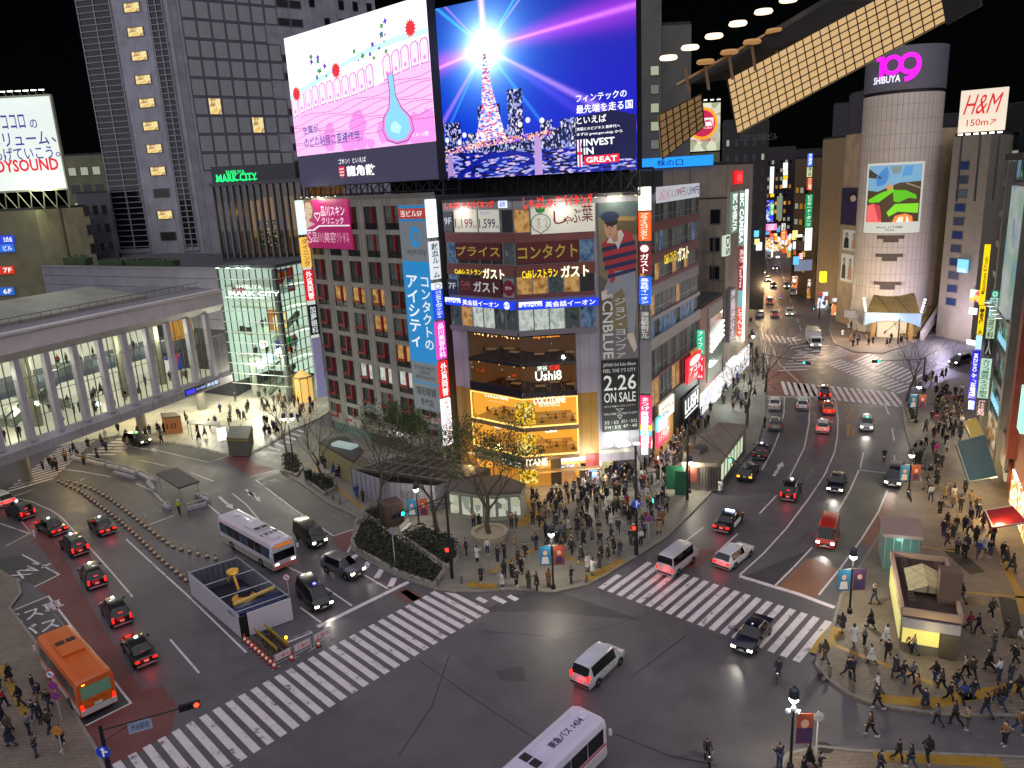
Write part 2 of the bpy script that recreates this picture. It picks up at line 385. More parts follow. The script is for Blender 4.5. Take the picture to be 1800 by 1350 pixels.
arrow((1360,837),(1376,812));arrow((1417,843),(1432,822),FM);arrow((385,873),(410,895));arrow((432,860),(458,882));arrow((449,878),(437,863),w=.1)
arrow((1490,765),(1492,745),YM);arrow((1500,765),(1500,748),YM,w=.1,hw=.11);line([(1490,766),(1501,767)],.22,YM)
line([(1486,718),(1498,738)],.16,YM);line([(1498,718),(1488,739)],.16,YM)
def ground_text(mb,c,along,hgt,width,text,bold=.02):
 """Lettering on the road: centre, a point the text reads towards, letter height and width in metres."""
 a=at(*c);d=(at(*along)-a).normalized();n=V3((-d.y,d.x,0))
 letters(mb,lambda u,z:a+d*u+n*z+V3((0,0,ZM)),-width/2,-hgt/2,width/2,hgt/2,text,bold)
ground_text(YM,(1490,712),(1470,711),1.1,3.2,'8-20')
ground_text(FM,(270,898),(238,911),2.2,4.2,'TAXI');ground_text(FM,(478,846),(455,854),2.0,4.2,'TAXI');ground_text(FM,(585,912),(560,920),1.8,4.2,'バス')
ground_text(PM,(50,1003),(25,1016),2.0,3.4,'TAXI');ground_text(PM,(58,1078),(92,1066),2.2,4.6,'バス専');ground_text(PM,(67,1104),(95,1095),2.0,3.0,'バス')
arrow((100,1128),(72,1137),w=.5,hw=.6,hl=2);line([(118,1107),(88,1070)],.12,FM)
struct(PM.build('lane_markings',PAINT));struct(YM.build('yellow_road_markings',YPAINT));struct(FM.build('worn_road_markings',FAINT))
def stripe_row(mb,p0,p1,n,side,wd=.52,skip=(),short={}):
 """Zebra: n stripes whose near-left corners run from p0 to p1; side is the vector along a stripe."""
 a,b=at(*p0),at(*p1);st=(b-a)/(n-1);d=st.normalized();o=V3((0,0,ZM))
 for i in range(n):
  if i in skip:continue
  f0,f1=short.get(i,(0,1));q=a+st*i
  mb.q(q+side*f0+o,q+side*f0+d*wd+o,q+side*f1+d*wd+o,q+side*f1+o)
cw=MB();s1=at(861,1074)-at(778,1031)
stripe_row(cw,(778,1031),(212,1336),30,s1,short={0:(0,1)})
b0=at(794,1026);dd=(at(778,1031)-at(212,1336)).normalized()
for i,(f0,f1)in enumerate(((.62,.8),(.78,1.02),(.93,1.1))):
 q=at(778,1031)+dd*(.98*(i+1));o=V3((0,0,ZM));cw.q(q+s1*f0+o,q+s1*f0-dd*.5+o,q+s1*f1-dd*.5+o,q+s1*f1+o)
struct(cw.build('crosswalk_stripes',PAINT))
cw=MB();s2=at(1451,1090)-at(1393,1160);stripe_row(cw,(1067,1039),(1393,1160),18,s2)
q=at(1067,1039)-(at(1393,1160)-at(1067,1039))/17;dd=(at(1393,1160)-at(1067,1039)).normalized();o=V3((0,0,ZM))
cw.q(q+o,q+dd*.52+o,q+dd*.52+s2*.45+o,q+s2*.45+o)
struct(cw.build('crosswalk_stripes',PAINT))
cw=MB()
stripe_row(cw,(1380,694),(1586,716),18,at(1372,670)-at(1380,694),.55)
stripe_row(cw,(1450,640),(1575,690),17,at(1478,632)-at(1450,640),.55)
stripe_row(cw,(1500,634),(1600,676),14,(at(1528,622)-at(1500,634)),.55)
stripe_row(cw,(1368,652),(1412,610),9,at(1418,650)-at(1368,652),.6)
stripe_row(cw,(1368,598),(1420,632),8,at(1400,592)-at(1368,598),.5)
stripe_row(cw,(1448,632),(1470,612),6,at(1505,622)-at(1448,632),.5)
stripe_row(cw,(1352,600),(1400,606),6,at(1345,588)-at(1352,600),.5)
struct(cw.build('crosswalk_stripes',PAINT))
cw=MB()
stripe_row(cw,(4,868),(130,765),18,at(92,842)-at(4,868),.55);stripe_row(cw,(150,800),(212,768),7,at(200,800)-at(150,800),.55)
stripe_row(cw,(470,787),(520,757),6,at(490,793)-at(470,787),.5)
struct(cw.build('crosswalk_stripes',PAINT))
tm=MB();ZT=.136
def tact(pts,wd=.35):strip(tm,[V3((p.x,p.y,0))for p in G(pts,ZT)],wd,ZT)
for p,wd in(([(858,1008),(900,985),(952,958)],.35),([(952,958),(990,975),(1028,992)],.35),([(1030,1020),(1060,1005),(1098,984)],1.0),([(822,1026),(872,1033)],.9),([(955,935),(958,928),(935,895),(922,870)],.35),([(925,905),(1000,880),(1060,862)],.3),([(912,925),(930,908)],1.1),([(1436,1150),(1450,1128),(1472,1103)],1.1),([(1463,1132),(1520,1155),(1568,1172),(1655,1208)],.35),([(1545,1228),(1640,1236),(1800,1205)],.9),([(1680,1205),(1708,1230)],.9),([(1535,1326),(1620,1332),(1760,1340)],.9),([(1685,1040),(1800,1050)],.3),([(1763,985),(1790,1040),(1800,1080)],.6),([(1617,960),(1680,970)],.3),([(2,1170),(45,1255)],.5),([(560,800),(556,840),(583,850),(640,895)],.35),([(500,740),(470,770)],.3),([(430,740),(470,720)],.3)):tact(p,wd)
struct(tm.build('tactile_paving',TACT))
mb=MB()
for p,r in(((1715,1057),.75),((1450,1314),.5),((1448,1190),.45),((1020,905),.4)):
 q=at(*p,.134);mb.q(*[q+V3((r*cos(t),r*sin(t),.004))for t in[i*pi/8 for i in range(16)]])
struct(mb.build('manhole_covers',mat('#3b3835',.5,.6)))
mb=MB()
for pts in([(1655,965),(1685,965),(1732,1005),(1705,1010)],[(1755,1048),(1788,1055),(1800,1128),(1768,1120)]):mb.q(*G(pts,.1345))
struct(mb.build('dark_floor_mat',mat('#2b2927',.8)))
# corner building, its neighbour and their signs
def meet(W1,W2,o1,o2):
 """Ground point where two walls' offset lines cross."""
 p=W1.a+W1.n*o1;q=W2.a+W2.n*o2;d=W1.u.x*W2.u.y-W1.u.y*W2.u.x
 t=((q.x-p.x)*W2.u.y-(q.y-p.y)*W2.u.x)/d
 return p+W1.u*t
AC=at(925,858);AL=V3((-6.7,88.7,0));AR=V3((14.2,82.95,0));AD=V3((26.2,104.9,0))
BL=V3((-26.81,107.72,0))
WB=Wall(BL,(-6.64,88.0));WL=Wall(AL,AC);WR=Wall(AC,AR);WD=Wall(AR,AD)
ZR=32.35
def zc(py):return zat(AC,905+(py-352)*.0395,py)
def sign(name,label,W,tl,br,base,es,texts=(),depth=.22,o=.12,group=None,cat='sign',frame=None,px=True,kind=None):
 """A flat box sign on a wall plane from two picture corners, with its lettering as parts."""
 if px:u0,z1=W.uz(*tl);u1,z0=W.uz(*br)
 else:u0,z1=tl;u1,z0=br
 m=base if not isinstance(base,str)else(glow(base,es)if es else mat(base,.5))
 r=MB().wbox(W,u0,z0,u1,z1,o,o+depth).build(name,m,loc=W.p((u0+u1)/2,z0,o))
 tag(r,label,cat,group,kind)
 if frame:
  f=MB();t=.09
  for a in((u0-t,z0-t,u1+t,z0),(u0-t,z1,u1+t,z1+t),(u0-t,z0,u0,z1),(u1,z0,u1+t,z1)):f.wbox(W,*a,o-.05,o+depth+.05)
  f.build('sign_frame',mat(frame,.5),r)
 for t in texts:sign_text(r,W,u0,z0,u1,z1,o+depth+.012,*t)
 return r
def sign_text(r,W,u0,z0,u1,z1,o,fx0,fy0,fx1,fy1,text,col,e=1.0,vert=False,bold=.014,fit=False,name='lettering'):
 w,h=u1-u0,z1-z0
 return wtext(W,u0+fx0*w,z0+fy0*h,u0+fx1*w,z0+fy1*h,text,glow(col,e)if e else mat(col,.5,var=0),r,o,bold,vert,name,fit)
def free_letters(name,label,W,tl,br,text,col,e=1.2,bold=.03,o=.18,cat='sign',group=None):
 """Raised lit letters fixed straight on the wall."""
 u0,z1=W.uz(*tl);u1,z0=W.uz(*br);mb=MB()
 letters(mb,lambda u,z:W.p(u,z,o),u0,z0,u1,z1,text,bold)
 mb.m=1;mb.wbox(W,u0,(z0+z1)/2-.03,u1,(z0+z1)/2+.03,o-.1,o-.06)
 return tag(mb.build(name,[glow(col,e),mat('#1c1c1e',.5)],loc=W.p(u0,z0),recalc=False),label,cat,group)
def lit(i):
 return(speck('lit_office_white',['#9fb0a6','#c8d4cc','#e8eede','#8fa6a8'],1.2,.72,stretch=(1.2,1.2,.8)),speck('lit_office_dim',['#20262c','#4a585a','#39423f','#7d8c86'],1.2,.5,stretch=(1.2,1.2,.8)),speck('lit_warm_room',['#7a4c1c','#b98440','#d8a860','#8a5c28'],1.1,.75,stretch=(1,1,.9)),speck('dim_room',['#0c0e12','#24282c','#15171b','#3a3e3e'],1.3,.4,stretch=(1.2,1.2,.7)),speck('lit_blue_room',['#27405e','#3d608a','#6f94b4','#22344e'],1.2,.5,stretch=(1.2,1.2,.8)),speck('grey_blind',['#4a4c4a','#6c706a','#565a56'],.6,.32),DARKGLASS)[i]
def window(parent,W,u0,z0,u1,z1,pane,o=-.12,fr='#8d8f92',t=.05,cross=None,name='window'):
 f=MB();f.m=0
 for a in((u0,z0,u1,z0+t),(u0,z1-t,u1,z1),(u0,z0+t,u0+t,z1-t),(u1-t,z0+t,u1,z1-t)):f.wbox(W,*a,o-.05,o+.06)
 if cross:f.wbox(W,u0+t,z0+(z1-z0)*cross-t/2,u1-t,z0+(z1-z0)*cross+t/2,o-.04,o+.05)
 f.m=1;f.q(W.p(u0+t,z0+t,o),W.p(u1-t,z0+t,o),W.p(u1-t,z1-t,o),W.p(u0+t,z1-t,o))
 return f.build(name,[mat(fr,.4,.3,0),pane],parent)
CLAD=grid_mat('grey_violet_cladding','#8f8c99','#4c4a54',1.1,2.2,.015,.45,.05,'xy',0)
# corner building
A=thing('corner_building','nine storey corner building with glowing yellow shop floors and red sign bands','building',AC)
gA=mat('#6f6d74',.5,var=.1);gD=mat('#4f4d50',.6);SPAN=mat('#6e3f3c',.6,var=.15,scale=1.2);WHT=mat('#9a9896',.6)
back=V3((6,112,0))
def poly_in(o):return[WL.p(-.0,0,o),V3((*meet(WL,WR,o,o),0)),V3((*meet(WR,WD,o,o),0)),WD.p(WD.L,0,o),back,V3((-8.5,99,0))]
m=MB();m.prism([(p.x,p.y)for p in poly_in(-.35)],zc(590),ZR-.35);m.prism([(p.x,p.y)for p in poly_in(-6.0)],0,zc(590)-.01)
m.wbox(WD,.4,0,WD.L-.1,zc(590),-5.9,-.35)
m.build('core_wall',mat('#3d3b3f',.7),A)
m=MB();P0=poly_in(.12);m.prism([(p.x,p.y)for p in P0],ZR-.3,ZR);m.build('roof',mat('#3a3a3c',.8),A)
ZF={k:zc(v)for k,v in dict(sb=368,w9b=410,s8=427,w8b=467,r7=487,w7b=526,a=529,ab=545,w6b=583,lg=591,f5t=594,f5b=641,f4t=646,f4b=698,f3t=702,f3b=752,f2t=757,f2b=803,aw=822).items()}
m=MB();m2=MB();m3=MB()
for Wq,ue in((WL,0),(WR,WR.L-4.7),(WD,WD.L)):
 u0,u1=0,(WL.L if Wq is WL else ue)
 m.wbox(Wq,u0,ZF['sb'],u1,ZR-.31,-.34,.1)
 m2.wbox(Wq,u0,ZF['s8'],u1,ZF['w9b'],-.34,.06);m2.wbox(Wq,u0,ZF['r7'],u1,ZF['w8b'],-.34,.12)
 m2.wbox(Wq,u0,ZF['w7b'],u1,ZF['w7b']+.45,-.34,.02)
 m3.wbox(Wq,u0,ZF['lg'],u1,ZF['w6b'],-.34,.25);m3.wbox(Wq,u0,ZF['ab'],u1,ZF['w7b']-.01,-.34,.03)
m.build('sign_band',mat('#8a888a',.5),A);m2.build('spandrel_band',SPAN,A);m3.build('ledge',gA,A)
def bays(W,us,key,panes,fr='#8a8688',cross=None):
 for i,(a,b)in enumerate(zip(us,us[1:])):
  window(A,W,a,ZF[key[1]],b,ZF[key[0]],lit(panes[i%len(panes)]),-.1,fr,.06,cross)
uL=[WL.L*k/6 for k in range(7)];uL[-1]-=.04;uR=[.04+(WR.L-4.75)*k/5 for k in range(6)];uD=[.7+(WD.L-.8)*k/14 for k in range(15)]
for key,pl,pr,pd in((('sb','w9b'),[3,1,1,1,1,3],[2,5,5,5,5],[3,5,1,3,3,5,3]),(('s8','w8b'),[4,3,3,3,3,1],[3,3,3,3,4],[5,1,3,1,4,5,3,5]),(('r7','w7b'),[4,3,3,3,3,1],[2,2,1,2,3],[2,5,3,2,5,5,3]),(('ab','w6b'),[1,2,0,0,1,1],[0,0,0,1,4],[5,5,2,1,1,5])):
 bays(WL,uL,key,pl);bays(WR,uR,key,pr)
 bays(WD,uD,key,pd,cross=.3)
for f0,f1,pd in(('lg','f5b',[4,4,4,3,4]),('f4t','f4b',[3,5,3,1,3]),('f3t','f3b',[3,3,2,2,3])):
 bays(WD,uD,(f0,f1),pd,'#77767c',.3)
m=MB()
for a,b in(('f5b','f4t'),('f4b','f3t')):m.wbox(WD,.6,ZF[b],WD.L-.1,ZF[a],-.34,.1)
m.build('spandrel_band',SPAN,A)
m=MB();m.wbox(WD,.6,ZF['f5b']-.1,WD.L,ZF['f5b']+1.2,.1,.35);m.build('white_ledge',WHT,A)
uA=WL.uz(821,592)[0];uB=WR.uz(1012,592)[0]
m=MB();m.wbox(WL,0,ZF['f4b'],uA,ZF['lg']-.01,-.5,0);m.wbox(WR,uB,ZF['f4b'],WR.L-4.72,ZF['lg']-.01,-.5,0);m.wbox(WR,WR.L-4.7,ZF['aw'],WR.L,ZR-.32,-.6,-.05);m.build('cladding',CLAD,A)
m=MB();m.wbox(WL,0,0,uA,ZF['f4b']-.01,-.5,0);m.build('ochre_cladding',grid_mat('ochre_cladding','#8d6a2a','#3a2a12',1.1,1.5,.015,.5,.12,'xy',0),A);m=MB();m.wbox(WR,uB,ZF['aw'],WR.L-4.72,ZF['f4b']-.01,-.5,0);m.build('ochre_cladding',grid_mat('ochre_cladding','#7d5a1e','#3a2a12',1.1,1.5,.015,.5,.12,'xy',0),A)
m=MB();m.wbox(WR,WR.L-4.7,0,WR.L-4.4,ZF['aw'],-.6,0);m.build('entrance_pier',mat('#a5a59c',.5),A);m=MB();m.wbox(WR,WR.L-.4,0,WR.L,ZF['aw'],-.6,0);m.build('entrance_pier',mat('#a5a59c',.5),A)
def ring(o,a=uA,b=uB):return[WL.p(a,0,o),V3((*meet(WL,WR,o,o),0)),WR.p(b,0,o)]
def slab(name,z0,z1,m,oo=-.02,io=-5.8,a=uA,b=uB):
 f=ring(oo,a,b);k=ring(io,a,b);return MB().prism([(p.x,p.y)for p in f+k[::-1]],z0,z1).build(name,m,A)
def backwall(name,z0,z1,m,o=-5.6,a=uA,b=uB):
 k=ring(o,a,b);mb=MB()
 for p,q in zip(k,k[1:]):mb.q((p.x,p.y,z0),(q.x,q.y,z0),(q.x,q.y,z1),(p.x,p.y,z1))
 for W_,u in((WL,a),(WR,b)):mb.q(W_.p(u,z0,-.3),W_.p(u,z0,o),W_.p(u,z1,o),W_.p(u,z1,-.3))
 return mb.build(name,m,A)
WARMW=mat('#c08830',.6,es=1.0,ecol='#f0a838');BRNW=mat('#5e4630',.7,es=.1,ecol='#c08040');BRNW2=mat('#6b4a2a',.7,es=.14,ecol='#c07a30')  # glowing walls stand in for the lamplight of the rooms
for k,(t,b,wm,fl,el)in enumerate((('f5t','f5b',BRNW,'#2b211a',.0),('f4t','f4b',BRNW2,'#4a3220',0),('f3t','f3b',WARMW,'#b88a4a',.5),('f2t','f2b',WARMW,'#a97c40',.5),('aw',None,WARMW,'#a97c40',.5))):
 zt=ZF[t];zb=ZF[b]if b else .14
 slab('floor_slab',zb-.3 if b else .0,zb+.02 if b else .145,mat(fl,.5,es=el*.6,ecol='#e0a040'))
 backwall('room_wall',zb,zt,wm)
 slab('ceiling',zt,zt+.06,mat('#cfa25a' if el else '#2a221c',.6,es=el*2.2,ecol='#ffc860'))
 for W_,a,c in((WL,uA,WL.L-.03),(WR,.03,uB)):
  n=3 if k<2 else 2
  for i in range(n):
   q=MB();q.q(W_.p(a+(c-a)*i/n+.02,zb,-.06),W_.p(a+(c-a)*(i+1)/n-.02,zb,-.06),W_.p(a+(c-a)*(i+1)/n-.02,zt,-.06),W_.p(a+(c-a)*i/n+.02,zt,-.06))
   q.build('window_pane',pane_mat('#ffffff',.05 if k>1 else .08),A)
 if el and b:
  q=MB()
  for W_,a,c in((WL,uA,WL.L+.02),(WR,-.02,uB)):
   q.wbox(W_,a,zb-.02,c,zb+.14,.0,.1);q.wbox(W_,a,zt-.08,c,zt+.0,.0,.1)
  q.wbox(WL,uA,zb,uA+.14,zt,.0,.1);q.wbox(WR,uB-.14,zb,uB,zt,0,.1)
  q.build('light_frame',glow('#ffd070',1.6),A)
  q=MB();q.wbox(WL,uA,zb-.5,WL.L+.2,zb-.03,-.4,.16);q.wbox(WR,-.2,zb-.5,uB,zb-.03,-.4,.16);q.build('floor_edge',mat('#5b4a38',.6),A)
 if k>1:
  q=MB();c1=1.45;z1=zt-(.75 if b else .1)
  q.hexa([WL.p(WL.L-c1,zb+.15,-.5),V3((*meet(WL,WR,-.5,-.5),zb+.15)),WR.p(c1,zb+.15,-.5),V3((*meet(WL,WR,-1.7,-1.7),zb+.15))],[WL.p(WL.L-c1,z1,-.5),V3((*meet(WL,WR,-.5,-.5),z1)),WR.p(c1,z1,-.5),V3((*meet(WL,WR,-1.7,-1.7),z1))])
  q.build('golden_column',speck('golden_leaves',['#7a5a00','#e0a800','#ffd000','#fff0a0','#8a6a08'],5,1.0,tex='cells'),A)
q=MB();q.wbox(WL,uA,ZF['f5b']-.3,WL.L,ZF['f5b']+.03,-.1,.02);q.wbox(WR,0,ZF['f5b']-.3,uB,ZF['f5b']+.03,-.1,.02)
q.wbox(WL,uA,ZF['f4b']-.1,WL.L,ZF['f4b']+.9,-.1,.03);q.wbox(WR,0,ZF['f4b']-.1,uB,ZF['f4b']+.35,-.1,.03);q.build('dark_sill',mat('#191a24',.25),A)
def bulb_string(label,W,u0,z0,u1,z1,o,n,sag=0.):
 mb=MB()
 for i in range(n):
  t=(i+.5)/n;p=W.p(u0+(u1-u0)*t,z0+(z1-z0)*t-sag*sin(pi*t)+ru(-.03,.03),o+ru(-.5,.5));mb.lathe([(.02,-.07),(.06,0),(.02,.07)],p,6)
  mb.bar(p+V3((0,0,.06)),p+V3((0,0,.22)),.01)
 return tag(mb.build('bulb_string',glow('#ffc070',3.5),loc=W.p(u0,z0)),label,'string lights')
bulb_string('string of warm bulbs along the dark fifth floor restaurant ceiling',WL,uA+.2,ZF['f5t']-.35,WL.L-.9,ZF['f5t']-.35,-1,18)
bulb_string('string of warm bulbs under the brown fourth floor restaurant ceiling',WL,uA+.4,ZF['f4t']-.35,WL.L-.3,ZF['f4t']-.4,-1.5,14)
ROOMS={5:ZF['f5b'],4:ZF['f4b'],3:ZF['f3b'],2:ZF['f2b']}
tcnt=0
def cafe_table(label,W,u,z,o,top,rot=0.,group='restaurant tables seen through the windows'):
 t=thing('cafe_table',label,'table',W.p(u,z,o),atan2(W.u.y,W.u.x)+rot,group);ORG[t.name]=V3()
 MB().box((0,0,.73),(1.15,.75,.05)).build('table_top',top,t)
 MB().box((0,0,.36),(.1,.1,.7)).box((0,0,.03),(.5,.5,.05)).build('table_leg',mat('#2b2420',.5),t)
 for s in(-1,1):
  c=thing('cafe_chair',None,None,(0,0,0));bpy.data.objects.remove(c)
  MB().box((s*.95,0,.44),(.42,.42,.05)).box((s*1.14,0,.66),(.05,.42,.45)).box((s*.8,.16,.22),(.04,.04,.44)).box((s*.8,-.16,.22),(.04,.04,.44)).box((s*1.12,.16,.22),(.04,.04,.44)).box((s*1.12,-.16,.22),(.04,.04,.44)).build('chair',mat('#8a6a3a' if z<11 else '#4a3426',.6),t)
 return t
TWOOD=mat('#d8b070',.4,es=.25,ecol='#ffcf80');TDARK=mat('#a98a62',.35,es=.12,ecol='#ffc080')
ordn=['first','second','third','fourth','fifth','sixth','seventh','eighth','ninth','tenth','eleventh','twelfth']
def ordinal(i):
 if i<12:return ordn[i]
 n=i+1;return '%d%s'%(n,'th' if 10<=n%100<=20 else{1:'st',2:'nd',3:'rd'}.get(n%10,'th'))
fl={5:'dark fifth floor',4:'brown fourth floor',3:'glowing third floor',2:'second floor cafe'}
for k,n in((5,3),(4,2),(3,3)):
 for i in range(n):cafe_table('cafe table behind left hand glass of the %s, %s from the corner'%(fl[k],ordn[i]),WL,WL.L-2.6-i*1.7,ROOMS[k]+.03,-2.2-(i%2)*1.1,TDARK if k>3 else TWOOD,.2)
for k,n in((5,3),(4,3),(3,3),(2,3)):
 for i in range(n):cafe_table('cafe table behind right hand glass of the %s, %s from the corner'%(fl[k],ordn[i]),WR,2.3+i*1.75,ROOMS[k]+.03,-1.5-(i%2)*1.3,TDARK if k>3 else TWOOD,-.1)
S1=WR.uz(988,850)[0];S2=WR.uz(1030,848)[0];S3=WR.uz(1054,848)[0]
q=MB();q.wbox(WR,S1,.14,S2,3.2,-4,-3.8);q.build('shop_back_wall',speck('bright_shop_goods',['#ffffff','#f4f4ea','#e8e0d0','#c04040','#ffffff','#3a70b0','#fdf6e0','#f0d090'],2.6,1.1,tex='cells',stretch=(1,1,2)),A)
q=MB();q.wbox(WR,S1,2.9,S2,3.3,-3.8,.05);q.build('shop_light_box',glow('#fffdf2',1.5),A)
q=MB();q.wbox(WR,S1-1.2,.14,S1-.02,3.3,-.4,.03);q.build('dark_sign_board',mat('#2a2420',.5),A)
q=MB();q.wbox(WR,S2+.02,.14,S3,3.6,-.4,.08);q.build('red_shop_front',mat('#8a1f24',.5,es=.15),A)
sign('menu_screen','bright blue menu screen on the red shop front',WR,(1034,826),(1051,838),'#6aa0e8',1.2,[(.1,.3,.9,.7,'WINTER','#ffffff',1.2)],.06,.1,cat='screen')
q=MB();q.wbox(WR,1.3,ZF['aw']-.5,WR.L-4.72,ZF['aw']-.35,0,.9);q.build('metal_awning',mat('#9a8466',.4,.5),A)
q=MB();q.wbox(WL,uA,ZF['aw']-.05,WL.L+.3,ZF['f2b']-.55,-.3,.5);q.wbox(WR,-.3,ZF['aw']-.05,WR.uz(965,815)[0],ZF['f2b']-.55,-.3,.5);q.build('shop_fascia',mat('#5a5048',.5),A)
q=MB();q.wbox(WR,S3+.35,.14,WR.L-.42,5.2,-2.4,-2.2);q.build('entrance_wall',mat('#b7ae8e',.5,es=.5,ecol='#fff0b0'),A)
q=MB();q.wbox(WR,S3+.3,3.5,WR.L-.4,3.9,-2.2,.02);q.build('entrance_lintel',mat('#b5b6ac',.5),A)
for i,x in enumerate((1067,1084,1099,1115)):
 u,z=WR.uz(x,778-i);q=MB();q.lathe([(.12,.35),(.3,.1),(.45,0),(.4,-.05)],WR.p(u,z,1.1),10);q.bar(WR.p(u,z+.3,1.0),WR.p(u,z+.35,0),.03)
 l=q.build('banner_floodlight',mat('#d8d8cc',.4),loc=WR.p(u,z,1.1));tag(l,'dish floodlight under the tall black banner, %s from the shop corner'%ordn[i],'lamp','floodlights under the banner')
 MB().lathe([(.05,.0),(.38,.04),(.3,.1)],WR.p(u,z+.06,1.1),10).build('bulb',glow('#fffbe8',6),l)
q=MB();q.wbox(WD,.5,.14,6.5,4.2,-2.5,-2.3);q.build('shop_back_wall',speck('pharmacy_goods',['#ffffff','#ffe8e8','#f06070','#ffffff','#f8f0e0','#90b0d0'],3,1.2,tex='cells',stretch=(1,1,2)),A)
q=MB();q.wbox(WD,6.6,.14,13,5.2,-.34,.1);q.build('ochre_shop_front',mat('#a8824a',.6,es=.25,ecol='#e0b060'),A)
q=MB();q.wbox(WD,13.1,.14,WD.L-.1,ZF['f3b'],-.34,.12);q.build('black_shop_front',mat('#1a1a1b',.5),A)
q=MB();q.wbox(WD,6.6,5.3,13,ZF['f3b'],-.34,.05);q.build('tan_shop_front',mat('#8c7a58',.6),A)
q=MB();q.wbox(WD,.6,4.3,6.5,5.4,-.34,.0);q.build('shop_header',mat('#6a6258',.6),A)
# signs on the corner building
RED9='#ff2a18'
free_letters('neon_sign','red neon kana lettering on the sign band, left of the corner',WL,(784,355),(870,365),'しゃぶしゃぶバイキング',RED9,1.3,.02)
free_letters('neon_sign','red neon kana lettering on the sign band, right of the corner',WR,(919,346),(1041,362),'しゃぶしゃぶバイキング',RED9,1.3,.02)
sign('emblem_sign','small square blue and white emblem sign at the top of the corner',WL,(879,353),(894,365),'#e8f0ff',1.0,[(.12,.1,.88,.9,'湯閑','#2050c0',.9)],.15,.2)
PX='#c8c6b8'
sign('price_sign','pale price sign with dark red 1,199 beside the 9F panel',WL,(798,369),(840,408),PX,.62,[(.04,.12,.82,.6,'1,199','#8a1a20',.4),(.84,.14,.98,.3,'円','#8a1a20',.4),(.42,.74,.9,.95,'ランチ','#c08030',.8)],.1,.0)
sign('price_sign','pale price sign with navy 1,599 near the corner windows',WL,(841,369),(879,408),PX,.62,[(.03,.12,.82,.6,'1,599','#22284e',.3),(.84,.14,.98,.3,'円','#22284e',.3),(.1,.76,.6,.96,'ディナー','#4a48b0',.9)],.1,.0)
sign('floor_number_sign','dark panel reading 9F beside the pale price sign',WL,(779,372),(797,407),'#4a4a50',0,[(.1,.35,.9,.7,'9F','#c8ccd8',.7)],.08,.0)
r=sign('radish_sign','long pale sign with a radish drawing and red kana',WR,(932,363),(1046,406),PX,.66,[(.35,.32,.56,.8,'し','#7a1420',.2),(.5,.32,.63,.6,'ゃ','#7a1420',.2),(.62,.34,.78,.84,'ぶ','#7a1420',.2),(.79,.36,.97,.96,'葉','#7a1420',.2)],.1,.0)
u0,z1=WR.uz(932,363);u1,z0=WR.uz(1046,406);cu,cz=u0+(u1-u0)*.15,z0+(z1-z0)*.4
q=MB()
for i in range(20):
 t=2*pi*i/20;t2=2*pi*(i+1)/20;rr=lambda t:(1.0+(.25 if abs(t-4.712)<.3 else 0))*.95
 f=lambda t,k:WR.p(cu+cos(t)*rr(t)*k*1.12,cz+sin(t)*rr(t)*k,.125);q.q(f(t,1),f(t2,1),f(t2,.92),f(t,.92))
q.build('radish_outline',mat('#1c2438',.5),r)
q=MB()
for a in(-.6,0,.6):
 d=V3((sin(a),cos(a)));n=V3((d.y,-d.x));b=(cu+.1*a,cz+.95)
 pt=lambda l,s:WR.p(b[0]+d.x*l+n.x*s,b[1]+d.y*l+n.y*s,.126);q.q(pt(0,0),pt(.4,.2),pt(.9,.0),pt(.4,-.2))
q.build('radish_leaf',mat('#2f8a3a',.5,es=.3),r)
for s,x in(('たっぷり',.62),('やさい',-.25)):wtext(WR,cu+x*.9-.15,cz-.55,cu+x*.9+.2,cz+.5,s,mat('#1c2438',.5),r,.125,.01,True)
MAR='#5e1418'
sign('banner_sign','maroon window banner with dull gold kana, left of the corner',WL,(801,427),(882,458),MAR,.14,[(.02,.22,.98,.82,'プライス','#a08a38',.55,False,.03)],.06,.04)
sign('banner_sign','maroon window banner with dull gold kana, right of the corner',WR,(907,427),(1019,458),MAR,.14,[(.02,.2,.97,.84,'コンタクト','#a08a38',.55,False,.03)],.06,.04)
for W_,a,b,c,d,wh in((WL,(801,472),(849,483),(850,471),(889,491),'left of the corner'),(WR,(917,475),(980,486),(985,467),(1035,485),'right of the corner'),(WD,(1165,447),(1188,457),(1189,437),(1208,453),'on the side street')):
 r=free_letters('neon_sign','yellow and white cafe lettering on the red band, '+wh,W_,a,b,'Caféレストラン','#ffe020',1.2,.025,.2)
 u0,z1=W_.uz(*c);u1,z0=W_.uz(*d);q=MB();letters(q,lambda u,z:W_.p(u,z,.2),u0,z0,u1,z1,'ガスト',.05);q.build('lettering',glow('#fffbd0',1.3),r,recalc=False)
sign('window_sign','dull red window sign with large white kana above the blue band',WL,(806,487),(882,522),'#5c1a1e',.12,[(.06,.5,.28,.8,'Café','#a05a50',.4),(.06,.25,.3,.45,'レストラン','#a05a50',.4),(.36,.2,.94,.82,'ガスト','#b8bcc0',.6,False,.05)],.06,.0)
r=sign('round_logo_sign','grey panel with a dark red disc at the corner',WL,(884,489),(905,524),'#8a8a90',.2,[(.2,.42,.8,.58,'ガスト','#d8d0d0',.8)],.05,.0)
u0,z1=WL.uz(884,489);u1,z0=WL.uz(905,524);q=MB();q.q(*[WL.p((u0+u1)/2+.85*cos(t),(z0+z1)/2+.85*sin(t),.056)for t in[i*pi/12 for i in range(24)]]);q.build('disc',mat('#7a1a2a',.5,es=.2),r)
sign('floor_number_sign','dark panel reading 7F beside the red window sign',WL,(787,490),(805,517),'#2a2e3c',0,[(.1,.35,.9,.75,'7F','#b8bcc8',.7)],.08,.0)
BLU='#1238e8'
